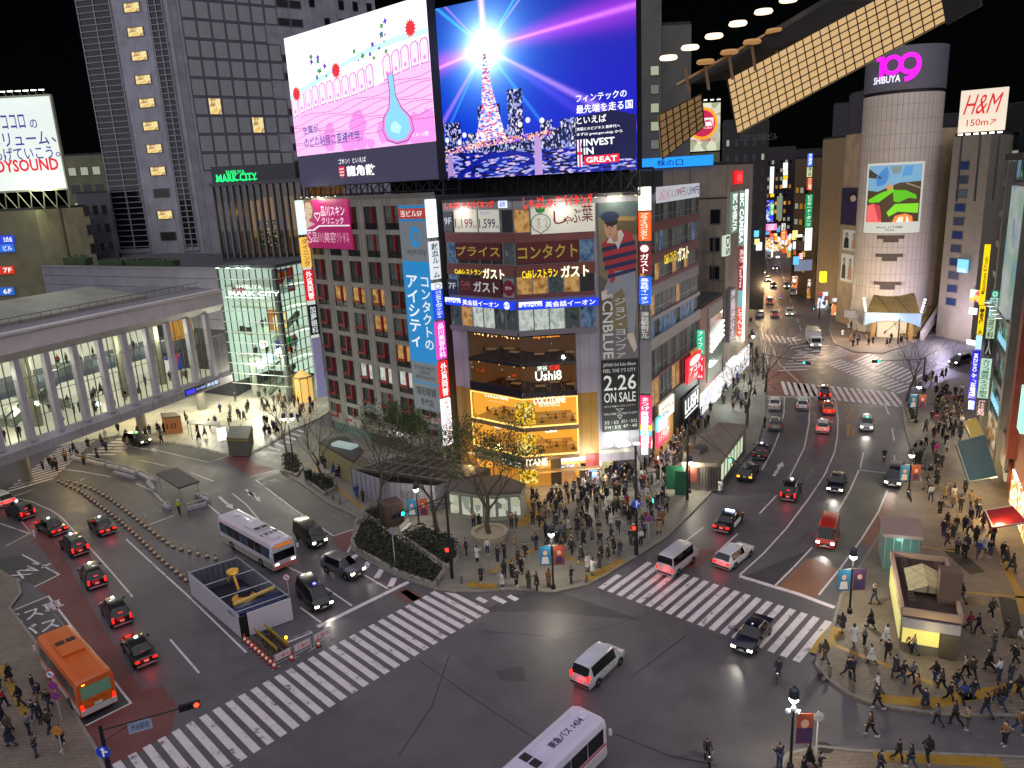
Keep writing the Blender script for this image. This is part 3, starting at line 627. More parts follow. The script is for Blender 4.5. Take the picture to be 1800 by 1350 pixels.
for W_,tl,br,wh,six in((WL,(786,515),(907,545),'left of the corner',True),(WR,(911,545-17),(1051,537),'right of the corner',False)):
 u0,_=W_.uz(*tl);u1,_=W_.uz(*br);T=[(.0,.48,.24 if six else .29,1.,'▇','#ffffff',1.0),(.02,.12,.22 if six else .27,.66,'AEON','#f0f4ff',1.2,False,.03),(.27 if six else .33,.15,.8 if six else .96,.88,'英会話イーオン','#ffffff',1.2,False,.02)]
 r=sign('school_sign','long lit blue and white language school sign, '+wh,W_,(u0,ZF['a']-.1),(u1,ZF['ab']+.05),BLU,1.0,T[2:],.3,.12,px=False)
 q=MB();w_=u1-u0;hz=ZF['a']-.1-ZF['ab']-.05;q.wbox(W_,u0,ZF['ab']+.05+hz*.35,u0+w_*(.24 if six else .29),ZF['a']-.1,.42,.43);q.build('white_panel',glow('#ffffff',1.0),r)
 wtext(W_,u0+w_*.02,ZF['ab']+.05+hz*.12,u0+w_*(.22 if six else .27),ZF['ab']+.05+hz*.72,'AEON',glow('#1a4ad0',1),r,.445,.05)
 if six:
  q=MB();q.q(*[W_.p(u0+w_*.91+.42*cos(t),ZF['ab']+.05+hz/2+.42*sin(t),.43)for t in[i*pi/12 for i in range(24)]]);q.build('disc',glow('#ffffff',1),r)
  wtext(W_,u0+w_*.87,ZF['ab']+.05+hz*.3,u0+w_*.95,ZF['ab']+.05+hz*.7,'6F',glow('#2a50d0',1),r,.445)
free_letters('neon_sign','orange neon strip lettering in the dark fifth floor window',WR,(938,590),(984,595),'king of seafood','#ff9a30',1.6,.02,-.4)
r=free_letters('neon_sign','white script and red neon lettering in the fourth floor window',WR,(941,654),(988,668),'Ushi8','#f4fff4',1.6,.035,-.25)
for s,a,b,c in(('渋谷',(944,644),(963,652),'#e8fff0'),('焼肉',(966,642),(984,651),'#ff2020')):
 u0,z1=WR.uz(*a);u1,z0=WR.uz(*b);wtext(WR,u0,z0,u1,z1,s,glow(c,1.4),r,-.25,.03)
for W_,a,b,s,sub,wh in((WL,(853,690),(894,704),"L'OCCITANE",((860,703),(887,709)),'third floor glass left of the corner'),(WR,(938,699),(994,707),"L'OCCITANE",((948,709),(984,713)),'third floor glass right of the corner'),(WL,(868,746),(882,754),'Café',None,'second floor glass left of the corner'),(WR,(957,752),(979,759),'Café',None,'second floor glass right of the corner')):
 r=free_letters('shop_name','white lit shop lettering on the %s'%wh,W_,a,b,s,'#fffdf0',1.5,.04,.06)
 if sub:u0,z1=W_.uz(*sub[0]);u1,z0=W_.uz(*sub[1]);wtext(W_,u0,z0,u1,z1,'EN PROVENCE',glow('#fff4d8',1.2),r,.06)
r=free_letters('shop_name','big white letters over the golden shop entrance, on both sides of the corner',WR,(924,805),(962,814),'ITANE','#fff8ea',1.3,.045,.53)
u0,z1=WL.uz(888,800);u1,z0=WL.uz(920,814);wtext(WL,u0,ZF['aw']+.08,u1,ZF['f2b']-.62,"L'OCC",glow('#fff8ea',1.2),r,.53,.04)
# the tall banner with the man in the striped jumper
u0,z1=WR.uz(1050,339);u1=WR.uz(1119,335)[0];zb=WR.uz(1088,757)[1];z1=31.4
bn=MB().wbox(WR,u0,zb,u1,z1,.0,.12).build('tall_banner',mat('#1b1c1e',.6),loc=WR.p(u0,zb));tag(bn,'tall printed banner of a man in a striped jumper with white lettering','banner')
bw,bh=u1-u0,z1-zb
def BP(x,y,o=.126):return WR.p(u0+bw*x,z1-bh*y,o)
def bshape(name,pts,col,o=.126,e=.0):return MB().q(*[BP(x,y,o)for x,y in pts]).build(name,mat(col,.6,var=.1,es=e),bn,recalc=False)
bshape('photo_background',[(0,0),(1,0),(1,.67),(0,.67)],'#7c7458');bshape('photo_sky',[(0,0),(1,0),(1,.06),(0,.06)],'#4c5c62',.128)
bshape('photo_car',[(.45,.065),(1,.07),(1,.14),(.5,.13)],'#5a5238',.128);bshape('photo_car_band',[(.42,.06),(.98,.065),(.95,.08),(.45,.075)],'#a08050',.129)
bshape('photo_floor',[(0,.55),(1,.53),(1,.67),(0,.67)],'#6a6a6a',.129);bshape('photo_shadow',[(0,.3),(.3,.33),(.25,.55),(0,.56)],'#5a5648',.1285)
bshape('printed_trousers',[(.38,.28),(.93,.27),(.97,.42),(.9,.56),(.74,.565),(.68,.4),(.6,.36),(.2,.4),(.08,.375),(.25,.31)],'#8b929c',.130)
bshape('printed_shoe',[(.7,.56),(.88,.555),(.97,.62),(.9,.645),(.72,.58)],'#c8c0b0',.131);bshape('printed_shoe',[(.04,.37),(.2,.36),(.18,.4),(.06,.41)],'#c8c0b0',.131)
stripe=[]
P_=[(.08,.17),(.3,.135),(.42,.12),(.62,.115),(.85,.13),(.95,.18),(.98,.25),(.9,.285),(.4,.285),(.42,.32),(.3,.34),(.22,.28),(.12,.24)]
bshape('printed_jumper',P_,'#a33038',.132)
for x0,y0,x1,y1,t in((.08,.185,.95,.16,.018),(.1,.225,.97,.2,.018),(.14,.262,.97,.238,.018),(.22,.3,.96,.274,.016),(.34,.135,.62,.12,.014)):bshape('jumper_stripe',[(x0,y0),(x1,y1),(x1,y1+t),(x0,y0+t)],'#232a52',.133)
bshape('printed_collar',[(.2,.165),(.34,.128),(.58,.115),(.66,.135),(.5,.195),(.44,.17)],'#c9c6bc',.134)
def bell(name,cx,cy,rx,ry,col,o,n=18):return bshape(name,[(cx+rx*cos(2*pi*i/n),cy+ry*sin(2*pi*i/n))for i in range(n)],col,o)
bell('printed_face',.31,.105,.155,.042,'#b89074',.135);bshape('printed_neck',[(.3,.13),(.5,.12),(.5,.16),(.38,.165)],'#a8806a',.1345)
bell('printed_hair',.33,.078,.17,.02,'#1a1614',.136);bell('printed_beret',.3,.058,.24,.022,'#1e2846',.137)
for x in(.24,.36):bell('printed_eye',x,.1,.022,.004,'#2a1c18',.137,8);bshape('printed_brow',[(x-.04,.093),(x+.03,.091),(x+.03,.094),(x-.04,.096)],'#2a1c18',.137)
bell('printed_mouth',.3,.13,.035,.004,'#8a4a44',.137,8);bshape('printed_nose',[(.3,.1),(.32,.1),(.325,.12),(.285,.121)],'#9c765e',.137)
bshape('banner_foot',[(0,.67),(1,.67),(1,1),(0,1)],'#15191c',.13)
def bt(x0,y0,x1,y1,s,col='#c4c6c6',e=.45,vert=False,bold=.02,o=.138):
 w_=letters;q=MB();letters(q,lambda u,z:BP(u,-z,o),x0,-y1,x1,-y0,s,bold,vert);return q.build('lettering',glow(col,e),bn,recalc=False)
bt(.38,.4,.7,.665,'ジョン・ヨンファ','#b0b0b0',.45,True,.03);bt(.05,.375,.34,.4,'from')
q=MB();ln=lambda u,z:BP(.06+(1-z)*.27 if False else .06+z*.27,.41+u*.255,.138)
letters(q,lambda u,z:BP(.06+z*.28,.41+u*.255,.138),0,0,1,1,'CNBLUE',.03);q.build('lettering',glow('#b8baba',.45),bn,recalc=False)
bt(.05,.685,.93,.705,'JAPAN 3rd Solo Album');bt(.05,.712,.93,.728,'FEEL THE Y’S CITY');bt(.06,.74,.94,.81,'2.26','#d8dada',.55,bold=.02);bt(.06,.82,.92,.865,'ON SALE','#d8dada',.55)
bt(.06,.878,.92,.888,'2年ぶり待望のソロライブツアー',e=.35);bt(.04,.913,.96,.923,'WELCOME TO THE Y’S CITY',e=.35);bt(.36,.895,.6,.91,'▽',e=.3);bt(.4,.925,.56,.945,'▽',e=.3)
bt(.06,.95,.44,.965,'3/2・3/3',e=.5);bt(.52,.948,.95,.963,'3/11・3/12',e=.5);bt(.06,.972,.5,.987,'3/14・3/15',e=.5);bt(.57,.97,.95,.985,'4/7・4/8',e=.5)
# fins: stacks of lit strips standing out of the walls
def fin_stack(W,u,out,panels,x0=.0,group='strip signs standing out from the facade',thick=.35):
 """Strips standing square to wall W at u; panels: (z0, z1, colour, strength, text, text colour, label)."""
 F=Wall(W.p(u,0,out),W.p(u,0,x0))if out*W.n.x<0 else Wall(W.p(u,0,x0),W.p(u,0,out))
 for z0,z1,c,e,s,tc,lb in panels:
  T=[]if not s else[(.14,.04,.86,.96,s,tc,1.1 if e else .7,True,.03)]
  sign('strip_sign',lb,F,(0,z1),(F.L,z0),c,e,T,thick,-thick/2,group,px=False)
 return F
def zf(W,u,o,x,y):return zat(W.p(u,0,o),x,y)
z=lambda y:zf(WB,26.9,.7,760+(y-345)*.09,y)
fin_stack(WB,26.9,1.4,[(z(417),z(350),'#e8f0ff',1.2,'','','white lit strip sign at the top of the gap between the two buildings'),(z(490),z(424),'#dfe4ea',.9,'献血ルーム','#203040','white strip sign with a red cross between the two buildings'),(z(508),z(497),'#f0f4f4',.9,'〇','#2080c0','small white strip sign with a blue ring between the two buildings'),(z(560),z(509),'#0a50e0',.9,'コンタクトのアイシティ','#ffffff','blue strip sign with white kana between the two buildings'),(z(630),z(565),'#e040c0',.95,'品川美容外科','#ffffff','magenta strip sign between the two buildings'),(z(697),z(634),'#e02028',.95,'外貨両替','#ffffff','red money exchange strip sign between the two buildings'),(z(780),z(700),'#eef4fa',1.1,'ミュージックスタジオ','#c02030','white strip sign with red lettering beside the golden shop')],.05)
z=lambda y:zf(WB,-.2,.7,530+(y-345)*.085,y)
fin_stack(WB,-.25,1.4,[(z(412),z(352),'#cfe8e4',1.1,'','','white lit strip sign at the top left edge of the grey building'),(z(470),z(417),'#e8b850',1.0,'ダイニング','#503008','amber strip sign on the left edge of the grey building'),(z(528),z(474),'#d81820',.9,'外貨両替','#ffffff','red money exchange strip sign on the left edge of the grey building'),(z(588),z(536),'#16161a',0,'加藤眼科','#e8f4f4','black strip sign with white characters on the left edge of the grey building'),(z(698),z(594),'#8e8ab0',.45,'','','long dim violet screen strip on the left edge of the grey building')],.05)
z=lambda y:zf(WD,.3,.6,1144,y)
fin_stack(WD,.25,1.35,[(z(369),z(328),'#fff4e8',1.6,'','','white lit strip sign at the top corner beside the tall banner'),(z(422),z(372),'#ff5a10',1.1,'プライスコンタクト','#fff0e0','orange strip sign with white kana beside the tall banner'),(z(443),z(429),'#8a2020',.4,'●','#f0e0e0','small maroon strip sign with a white disc beside the tall banner'),(z(480),z(444),'#8a1a1a',.5,'ガスト','#ffffff','dark red strip sign with white kana beside the tall banner'),(z(534),z(486),'#1060e8',.95,'英会話イーオン','#ffffff','blue strip sign beside the tall banner'),(z(595),z(545),'#6c6c6a',0,'渋谷駅前ビル','#d0d0cc','grey building name strip beside the tall banner'),(z(690),z(597),'#77777c',0,'','','blank grey strip panel beside the tall banner'),(z(745),z(695),'#f02060',1.0,'まつげサロン','#fff0f0','pink strip sign with white kana near the street corner'),(z(755),z(745),'#f8b020',1.0,'魚','#703010','small yellow strip sign near the street corner'),(z(764),z(755),'#20b0c0',1.0,'2F','#f0ffff','small turquoise strip sign near the street corner'),(z(785),z(764),'#e02050',1.0,'居酒','#fff0e0','small crimson strip sign near the street corner')],.05)
sign('strip_sign','white lit strip sign with a red mark at street corner height',Wall(WR.p(WR.L-.1,0,.9),WR.p(WR.L+.8,0,.9)),(1127,725),(1138,797),'#eaf6ff',1.3,[(.2,.2,.8,.95,'マツモト','#305080',.8,True)],.3,0)
sign('roof_sign','white and red price sign on the side street roof edge',WD,(1150,329),(1224,346),'#cfd4dc',.6,[(.02,.1,.26,.9,'しゃぶしゃぶ','#c02028',.8),(.3,.2,.62,.8,'1,199円','#9a1c28',.5),(.66,.2,.98,.8,'1,599円','#202c60',.5)],.2,.2)
sign('loan_sign','big red and white loan company sign on the side street',WD,(1201,632),(1224,655),'#f01828',1.1,[(.1,.62,.9,.95,'●','#ffffff',1.1),(.1,.32,.95,.58,'アコム','#ffffff',1.2,False,.03),(.4,.08,.7,.24,'3F','#ffffff',1.0)],.4,.3)
sign('shop_sign','black signboard with big white capital letters on the side street',WD,(1197,700),(1223,715),'#141414',0,[(.08,.25,.95,.85,'LUSH','#ffffff',1.8,False,.05),(.08,.1,.95,.16,'▇▇▇▇','#ffffff',1.4)],.2,.2)
for tl,br,c,s,tc,lb in(((1156,712),(1179,722),'#f0e8e0','マスコット','#c03030','white lit shop sign above the crimson strip'),((1150,735),(1168,745),'#60c0c8','2F CAFE','#ffffff','turquoise lit window sign on the side street'),((1150,760),(1170,768),'#e83858','ハドラッグ','#fff4f0','red lit drugstore sign on the side street')):sign('shop_sign',lb,WD,tl,br,c,.9,[(.06,.2,.94,.8,s,tc,.9)],.3,.15)
FG=Wall(WD.p(WD.L-.3,0,.2),WD.p(WD.L-.3,0,1.5))
for y0,y1,c,s,lb in((580,622,'#20c090','アイフル','green strip sign standing out at the end of the corner building'),(626,666,'#f02838','アコム','red and white strip sign standing out at the end of the corner building')):sign('strip_sign',lb,FG,(1226,y0),(1238,y1),c,1.0,[(.15,.05,.85,.95,s,'#ffffff',1.1,True,.03)],.3,0)
# the grey building with red window fins
B=thing('grey_office_building','grey office building with rows of dark windows trimmed with red fins','building',BL);UB=26.55
m=MB();bk=[WB.p(0,0,-.3),WB.p(UB,0,-.3),WB.p(UB,0,-11),WB.p(0,0,-14)];m.prism([(p.x,p.y)for p in bk],0,32.8);m.build('core_wall',mat('#3e3d3c',.7),B)
CONCR=grid_mat('grey_concrete_panels','#86847b','#4a4843',4.3,3.0,.03,.75,.06,'xy',0)
zrow=[WB.uz(625,y)[1]for y in(459,497)];pitch=(WB.uz(607,459)[1]-WB.uz(640,640)[1])/4.0
zt0=zrow[0]+2*pitch;wh=zrow[0]-zrow[1]
ucol=[WB.uz(x,478)[0]for x in(554,583,615,649,684)];du=(ucol[-1]-ucol[0])/4
cols=[ucol[0]+du*i for i in range(6)];ww=2.75
m=MB();zs=[32.8]+[zt0-i*pitch for i in range(0,10)]
ev=[];
for i in range(9):
 zt=zt0-i*pitch
 m.wbox(WB,0,zt,UB,(32.8 if i==0 else zt0-(i-1)*pitch-wh),-.29,0)
 ee=[0]+[x for c in cols for x in(c,c+ww)]+[UB]
 for a,b in zip(ee[::2],ee[1::2]):m.wbox(WB,a,zt-wh,b,zt-.001,-.29,0)
m.wbox(WB,0,3.2,UB,zt0-8*pitch-wh,-.29,0)
m.build('facade_wall',CONCR,B)
RF=mat('#a02a2c',.5,es=.05);pw=None
litB={(3,1):2,(3,2):2,(3,3):2,(4,2):1,(4,3):2,(6,2):0,(6,3):0,(6,4):0,(6,5):0,(1,2):5,(1,3):5,(5,4):2,(2,4):5}
for i in range(9):
 for j,c in enumerate(cols):
  zt=zt0-i*pitch;zb_=zt-wh;k=litB.get((i,j),3 if(i*5+j*3)%4 else 5);k=3 if rnd.random()<.25 and(i,j)not in litB else k
  w_=window(B,WB,c,zb_+.75,c+ww,zt,lit(k),-.2,'#2e2e30',.06)
  f=MB();f.wbox(WB,c+ww*.58,zb_+.75+(.0 if i>=3 else .1),c+ww*.58+.26,zt,-.24,.14)
  if i>=3:f.wbox(WB,c+.03,zb_+.75,c+ww*.58+.26,zb_+1.02,-.24,.15)
  f.build('red_fin',RF,w_)
  q=MB();q.wbox(WB,c,zb_,c+ww,zb_+.7,-.28,-.16);q.wbox(WB,c+ww*.6,zb_,c+ww*.6+.05,zb_+.7,-.16,-.1);q.build('window_foot',mat('#15161c',.3,var=0),w_)
m=MB();m.wbox(WB,0,32.8,UB,33.3,-.3,.05);m.wbox(WB,0,32.8,.3,33.3,-13,-.3);m.build('parapet',mat('#66665f',.7),B)
m=MB();m.wbox(WB,.4,.14,9.5,3.1,-.4,-.3);m.build('lobby_glass',mat('#6f8478',.2,es=.2,ecol='#a8c8b8'),B)
m=MB();m.wbox(WB,9.6,.14,UB-.1,3.3,-.5,-.35);m.build('shop_front',speck('street_shop',['#203040','#c0d0e0','#f0f0f0','#405870','#d0a040'],1.6,.8,tex='cells'),B)
m=MB();m.wbox(WB,8,3.2,UB,3.8,0,1.6);m.build('canopy',mat('#8a857a',.5),B)
r=sign('clinic_sign','large pink clinic billboard with a woman at the top of the grey building',WB,(534,352),(622,438),'#b81c6c',.62,[(.4,.66,.92,.86,'品川スキン','#ffe8f4',.9),(.4,.5,.88,.64,'クリニック','#ffe8f4',.9),(.14,.12,.96,.34,'品川美容外科','#ffe0f0',.9,False,.01),(.03,.1,.13,.34,'S','#ffd0e4',.9),(.24,.56,.38,.74,'♡','#ffe0f0',.9)],.2,.05)
u0,z1=WB.uz(534,352);u1,z0=WB.uz(622,438);w_,h_=u1-u0,z1-z0
def qp(name,pts,c,o,e=.5):MB().q(*[WB.p(u0+w_*x,z0+h_*y,o)for x,y in pts]).build(name,glow(c,e),r,recalc=False)
qp('lower_panel',[(0,0),(1,0),(1,.46),(.35,.46),(.2,.36),(0,.36)],'#a81862',.262,.55);qp('white_line',[(.0,.35),(.2,.36),(.34,.45),(1,.46),(1,.49),(.32,.48),(.18,.39),(0,.38)],'#f4e8f0',.264,.7)
qp('printed_hair',[(0,.58),(.02,1),(.2,1),(.25,.8),(.2,.6)],'#8a6a4a',.262);qp('printed_face',[(.02,.7),(.06,.94),(.17,.96),(.22,.8),(.17,.64),(.08,.58)],'#dcb8a0',.264,.6);qp('printed_shoulder',[(0,.39),(.14,.46),(.25,.5),(.12,.56),(.1,.62),(0,.6)],'#d8b8a4',.263,.6)
qp('printed_eye',[(.07,.83),(.11,.84),(.11,.85),(.07,.84)],'#3a2820',.266,.3);qp('printed_eye',[(.16,.83),(.2,.82),(.2,.83),(.16,.84)],'#3a2820',.266,.3);qp('printed_mouth',[(.12,.69),(.17,.695),(.165,.71),(.125,.705)],'#b05058',.266,.5)
ub0=WB.uz(703,362)[0];ub1=WB.uz(752,362)[0];zt_,zb_=WB.uz(703,360)[1],WB.uz(762,722)[1]
r=sign('tall_clinic_banner','tall white and blue contact lens banner down the grey building',WB,(ub0,zt_),(ub1,zb_),'#8d979c',.28,[],.3,.02,px=False,cat='banner')
H_=zt_-zb_;W_=ub1-ub0
def ev(y):return(zt_-WB.uz(725+(y-360)*.085,y)[1])/H_
def qb(name,y0,y1,c,e):MB().wbox(WB,ub0,zt_-ev(y1)*H_,ub1,zt_-ev(y0)*H_,.3,.325).build(name,glow(c,e),r)
qb('blue_line',361,366,'#2a8ac8',.5);qb('red_panel',366,384,'#b83838',.6);qb('blue_line',385,389,'#2a8ac8',.5);qb('blue_panel',459,637,'#1a86c8',.68);qb('blue_line',671,674,'#2a8ac8',.5)
def et(x0,y0,x1,y1,s,c,e,vert=False,b=.02):wtext(WB,ub0+W_*x0,zt_-ev(y1)*H_,ub0+W_*x1,zt_-ev(y0)*H_,s,glow(c,e),r,.345,b,vert)
et(.08,369,.86,381,'当ビル5F','#f4e8e0',.8);et(.22,436,.92,449,'eyecity','#4a5458',.3,b=.0)
q=MB()
for i in range(24):
 t,t2=i*pi/12,(i+1)*pi/12;f=lambda t,k,ox=0:WB.p(ub0+W_*.55+ox+.95*k*cos(t),zt_-ev(416)*H_+1.25*k*sin(t),.345);q.q(f(t,1),f(t2,1),f(t2,.55,.12),f(t,.55,.12))
q.build('eye_ring',glow('#1a86c8',.7),r,recalc=False)
et(.6,486,.92,612,'コンタクトの','#e4eef4',.75,True,.03);et(.08,484,.5,610,'アイシティ','#e8f2f8',.8,True,.04)
for i,(s,y)in enumerate((('CONTACT',646),('LENS',654),('SPECIALISTS',663))):et(.14 if len(s)>5 else .32,y-3,.86 if len(s)>5 else .68,y+3,s,'#303a40',.25)
et(.14,680,.86,695,'隐形眼镜','#28343a',.25);et(.26,700,.74,713,'专卖店','#28343a',.25)
sign('poster','small pale poster with red birds below the tall clinic banner',WB,(740,728),(779,748),'#9a9a94',.25,[(.05,.4,.5,.8,'お買い','#505050',.3),(.6,.4,.95,.8,'♥♥','#b03040',.5)],.1,.02)
# roof screens
def screen(name,label,W,u0,u1,z0,z1,body='#101014'):
 s=thing(name,label,'screen',W.p((u0+u1)/2,z0))
 MB().wbox(W,u0,z0,u1,z1,-1.2,-.02).build('cabinet',mat(body,.6),s)
 return s
U0,U1,Z0,Z1=-.6,27.8,34.7,53.4
pk=screen('advertising_screen','huge lit rooftop screen showing a pink throat drawing',WB,U0,U1,Z0,Z1)
def PQ(x,y,o=.01):return WB.p(U0+(U1-U0)*x,Z0+(Z1-Z0)*y,o)
def pshape(name,pts,c,e=1.,o=.01):return MB().q(*[PQ(x,y,o)for x,y in pts]).build(name,glow(c,e),pk,recalc=False)
yb=.215
pshape('screen_picture',[(0,yb),(1,yb),(1,1),(0,1)],'#fff6fc',1.25)
pshape('dark_band',[(0,0),(1,0),(1,yb),(0,yb)],'#46445e',.55)
pshape('pink_haze',[(0,.5),(1,.68),(1,.82),(.55,.72),(0,.62)],'#ffe0f0',1.15,.02)
def tis(x):return .475+.17*x+.012*sin(9*x)
pshape('pink_tissue',[(0,yb)]+[(1,yb)]+[(x/20,tis(x/20))for x in range(20,-1,-1)],'#ffb8ee',1.1,.03)
q=MB()
for i in range(18):
 x=.28+rnd.random()*.72;y=yb+.01+rnd.random()*.17;s_=.03+rnd.random()*.05;q.q(*[PQ(min(1,x+s_*cos(a)*ru(.6,1.1)),max(yb,y+1.3*s_*sin(a)*ru(.6,1.1)),.032+i*1e-4)for a in[k*pi/3 for k in range(6)]])
q.build('tissue_patch',glow('#f890dc',1.1),pk,recalc=False)
cells=MB();edge=MB();nuc=MB();n=17
for i in range(n):
 x0,x1=i/n+.004,(i+1)/n-.004
 if 11<=i<=11:continue
 h=.135;a0,a1=tis(x0),tis(x1);p=[(x0,a0),(x1,a1),(x1,a1+h*.85),(x1-.012,a1+h),(x0+.012,a0+h),(x0,a0+h*.85)]
 c=((x0+x1)/2,(a0+a1)/2+h/2);edge.q(*[PQ(*v,.036)for v in p]);cells.q(*[PQ(c[0]+(v[0]-c[0])*.84,c[1]+(v[1]-c[1])*.93,.04)for v in p])
 nuc.q(*[PQ(c[0]+.009*cos(k*.785),c[1]-.035+.013*sin(k*.785),.043)for k in range(8)])
edge.build('cell_outline_pattern',glow('#b040a8',.9),pk,recalc=False);cells.build('cell_pattern',glow('#ffd8f6',1.15),pk,recalc=False);nuc.build('cell_core_pattern',glow('#ff90e0',1.),pk,recalc=False)
q=MB();L_=[]
def pl(mb,pts,wd,o):
 for(x,y),(x2,y2)in zip(pts,pts[1:]):
  d=V3((x2-x,(y2-y)*.66));n_=V3((-d.y,d.x)).normalized()*wd;mb.q(PQ(x+n_.x,y+n_.y*1.5,o),PQ(x-n_.x,y-n_.y*1.5,o),PQ(x2-n_.x,y2-n_.y*1.5,o),PQ(x2+n_.x,y2+n_.y*1.5,o))
for k in range(9):
 y0=yb+.03+k*.03;pl(q,[(x/16,y0+.12*x/16+.014*sin(x*1.1+k*1.7))for x in range(0,17)if y0+.12*x/16+.02<tis(x/16)],.0011,.045)
q.build('tissue_line',glow('#a05a98',.8),pk,recalc=False)
gl=[(.74,.62),(.745,.52),(.735,.44),(.70,.385),(.69,.32),(.71,.265),(.76,.24),(.82,.25),(.855,.3),(.845,.37),(.80,.43),(.775,.5),(.77,.63)]
pshape('gland_wall',[(x+(x-.765)*.22,y+(y-.42)*(.06 if y>.5 else .12))for x,y in gl],'#e888d8',1.,.05);pshape('gland',gl,'#8ad4ee',.95,.055);pshape('gland_shine',[(.73,.3),(.78,.28),(.8,.32),(.76,.36),(.73,.34)],'#b8ecfa',1.,.058)
q=MB();pl(q,[(x+(x-.765)*.22,y+(y-.42)*.08)for x,y in gl],.002,.053);q.build('gland_line',glow('#7a3a88',.8),pk,recalc=False)
q=MB()
for cx,cy in((.055,.63),(.385,.72),(.9,.85)):
 pts=[]
 for k in range(28):
  a=2*pi*k/28;rr=.028*(1+(.28 if k%2 else-.12));pts.append(PQ(cx+rr*cos(a),cy+rr*1.5*sin(a),.06))
 q.q(*pts)
q.build('spiky_ball_pattern',glow('#e03040',1.),pk,recalc=False)
q=MB();q2=MB()
for k in range(26):
 x=rnd.choice((.2,.22,.27,.33,.42,.55,.62,.68,.7))+ru(-.03,.05);y=tis(x)+.15+rnd.random()*.2;s_=ru(.006,.018);(q if k%2 else q2).q(*[PQ(x+s_*cos(a+k)*(1 if i_%2 else .5),y+s_*1.4*sin(a+k)*(1 if i_%2 else .5),.06)for i_,a in enumerate([j*pi/4 for j in range(8)])])
q.build('leaf_shape',glow('#4a9a58',.9),pk,recalc=False);q2.build('petal_shape',glow('#5a48c0',1.),pk,recalc=False)
pshape('mucus',[(0,.6),(.2,.655),(.4,.72),(.62,.77),(.8,.79),(1,.8),(1,.83),(.8,.83),(.6,.8),(.4,.745),(.2,.69),(0,.63)],'#c8f4f4',1.,.052)
def pt_(x0,y0,x1,y1,s,c,e,b=.02):q=MB();letters(q,lambda u,z:PQ(u,z,.065),x0,y0,x1,y1,s,b);q.build('lettering',glow(c,e),pk,recalc=False)
pt_(.075,.355,.22,.41,'生薬が、','#1a60a8',.8);pt_(.075,.265,.53,.335,'のどの粘膜に直接作用。','#1a60a8',.8);pt_(.86,.25,.96,.275,'イメージ図','#ffffff',1.);pt_(.335,.135,.54,.17,'ゴホン！といえば','#e8e8f0',1.);pt_(.39,.05,.6,.12,'龍角散','#ffffff',1.1,.05)
pshape('crest',[(.33,.12),(.375,.12),(.375,.07),(.352,.04),(.33,.07)],'#c83048',.9,.06);q=MB();[pl(q,[(.336,.1-.02*k),(.346,.106-.02*k),(.357,.1-.02*k),(.369,.106-.02*k)],.0022,.064)for k in range(3)];q.build('crest_wave',glow('#ffe0e4',1),pk,recalc=False)
WS=Wall((-9,98),(13.5,82.5));SU0,SU1,SZ0,SZ1=1.9,28.0,34.6,53.6
bs=screen('advertising_screen','huge lit rooftop screen showing a blue night skyline with a bright star burst',WS,SU0,SU1,SZ0,SZ1)
def SQ(x,y,o=.01):return WS.p(SU0+(SU1-SU0)*x,SZ0+(SZ1-SZ0)*y,o)
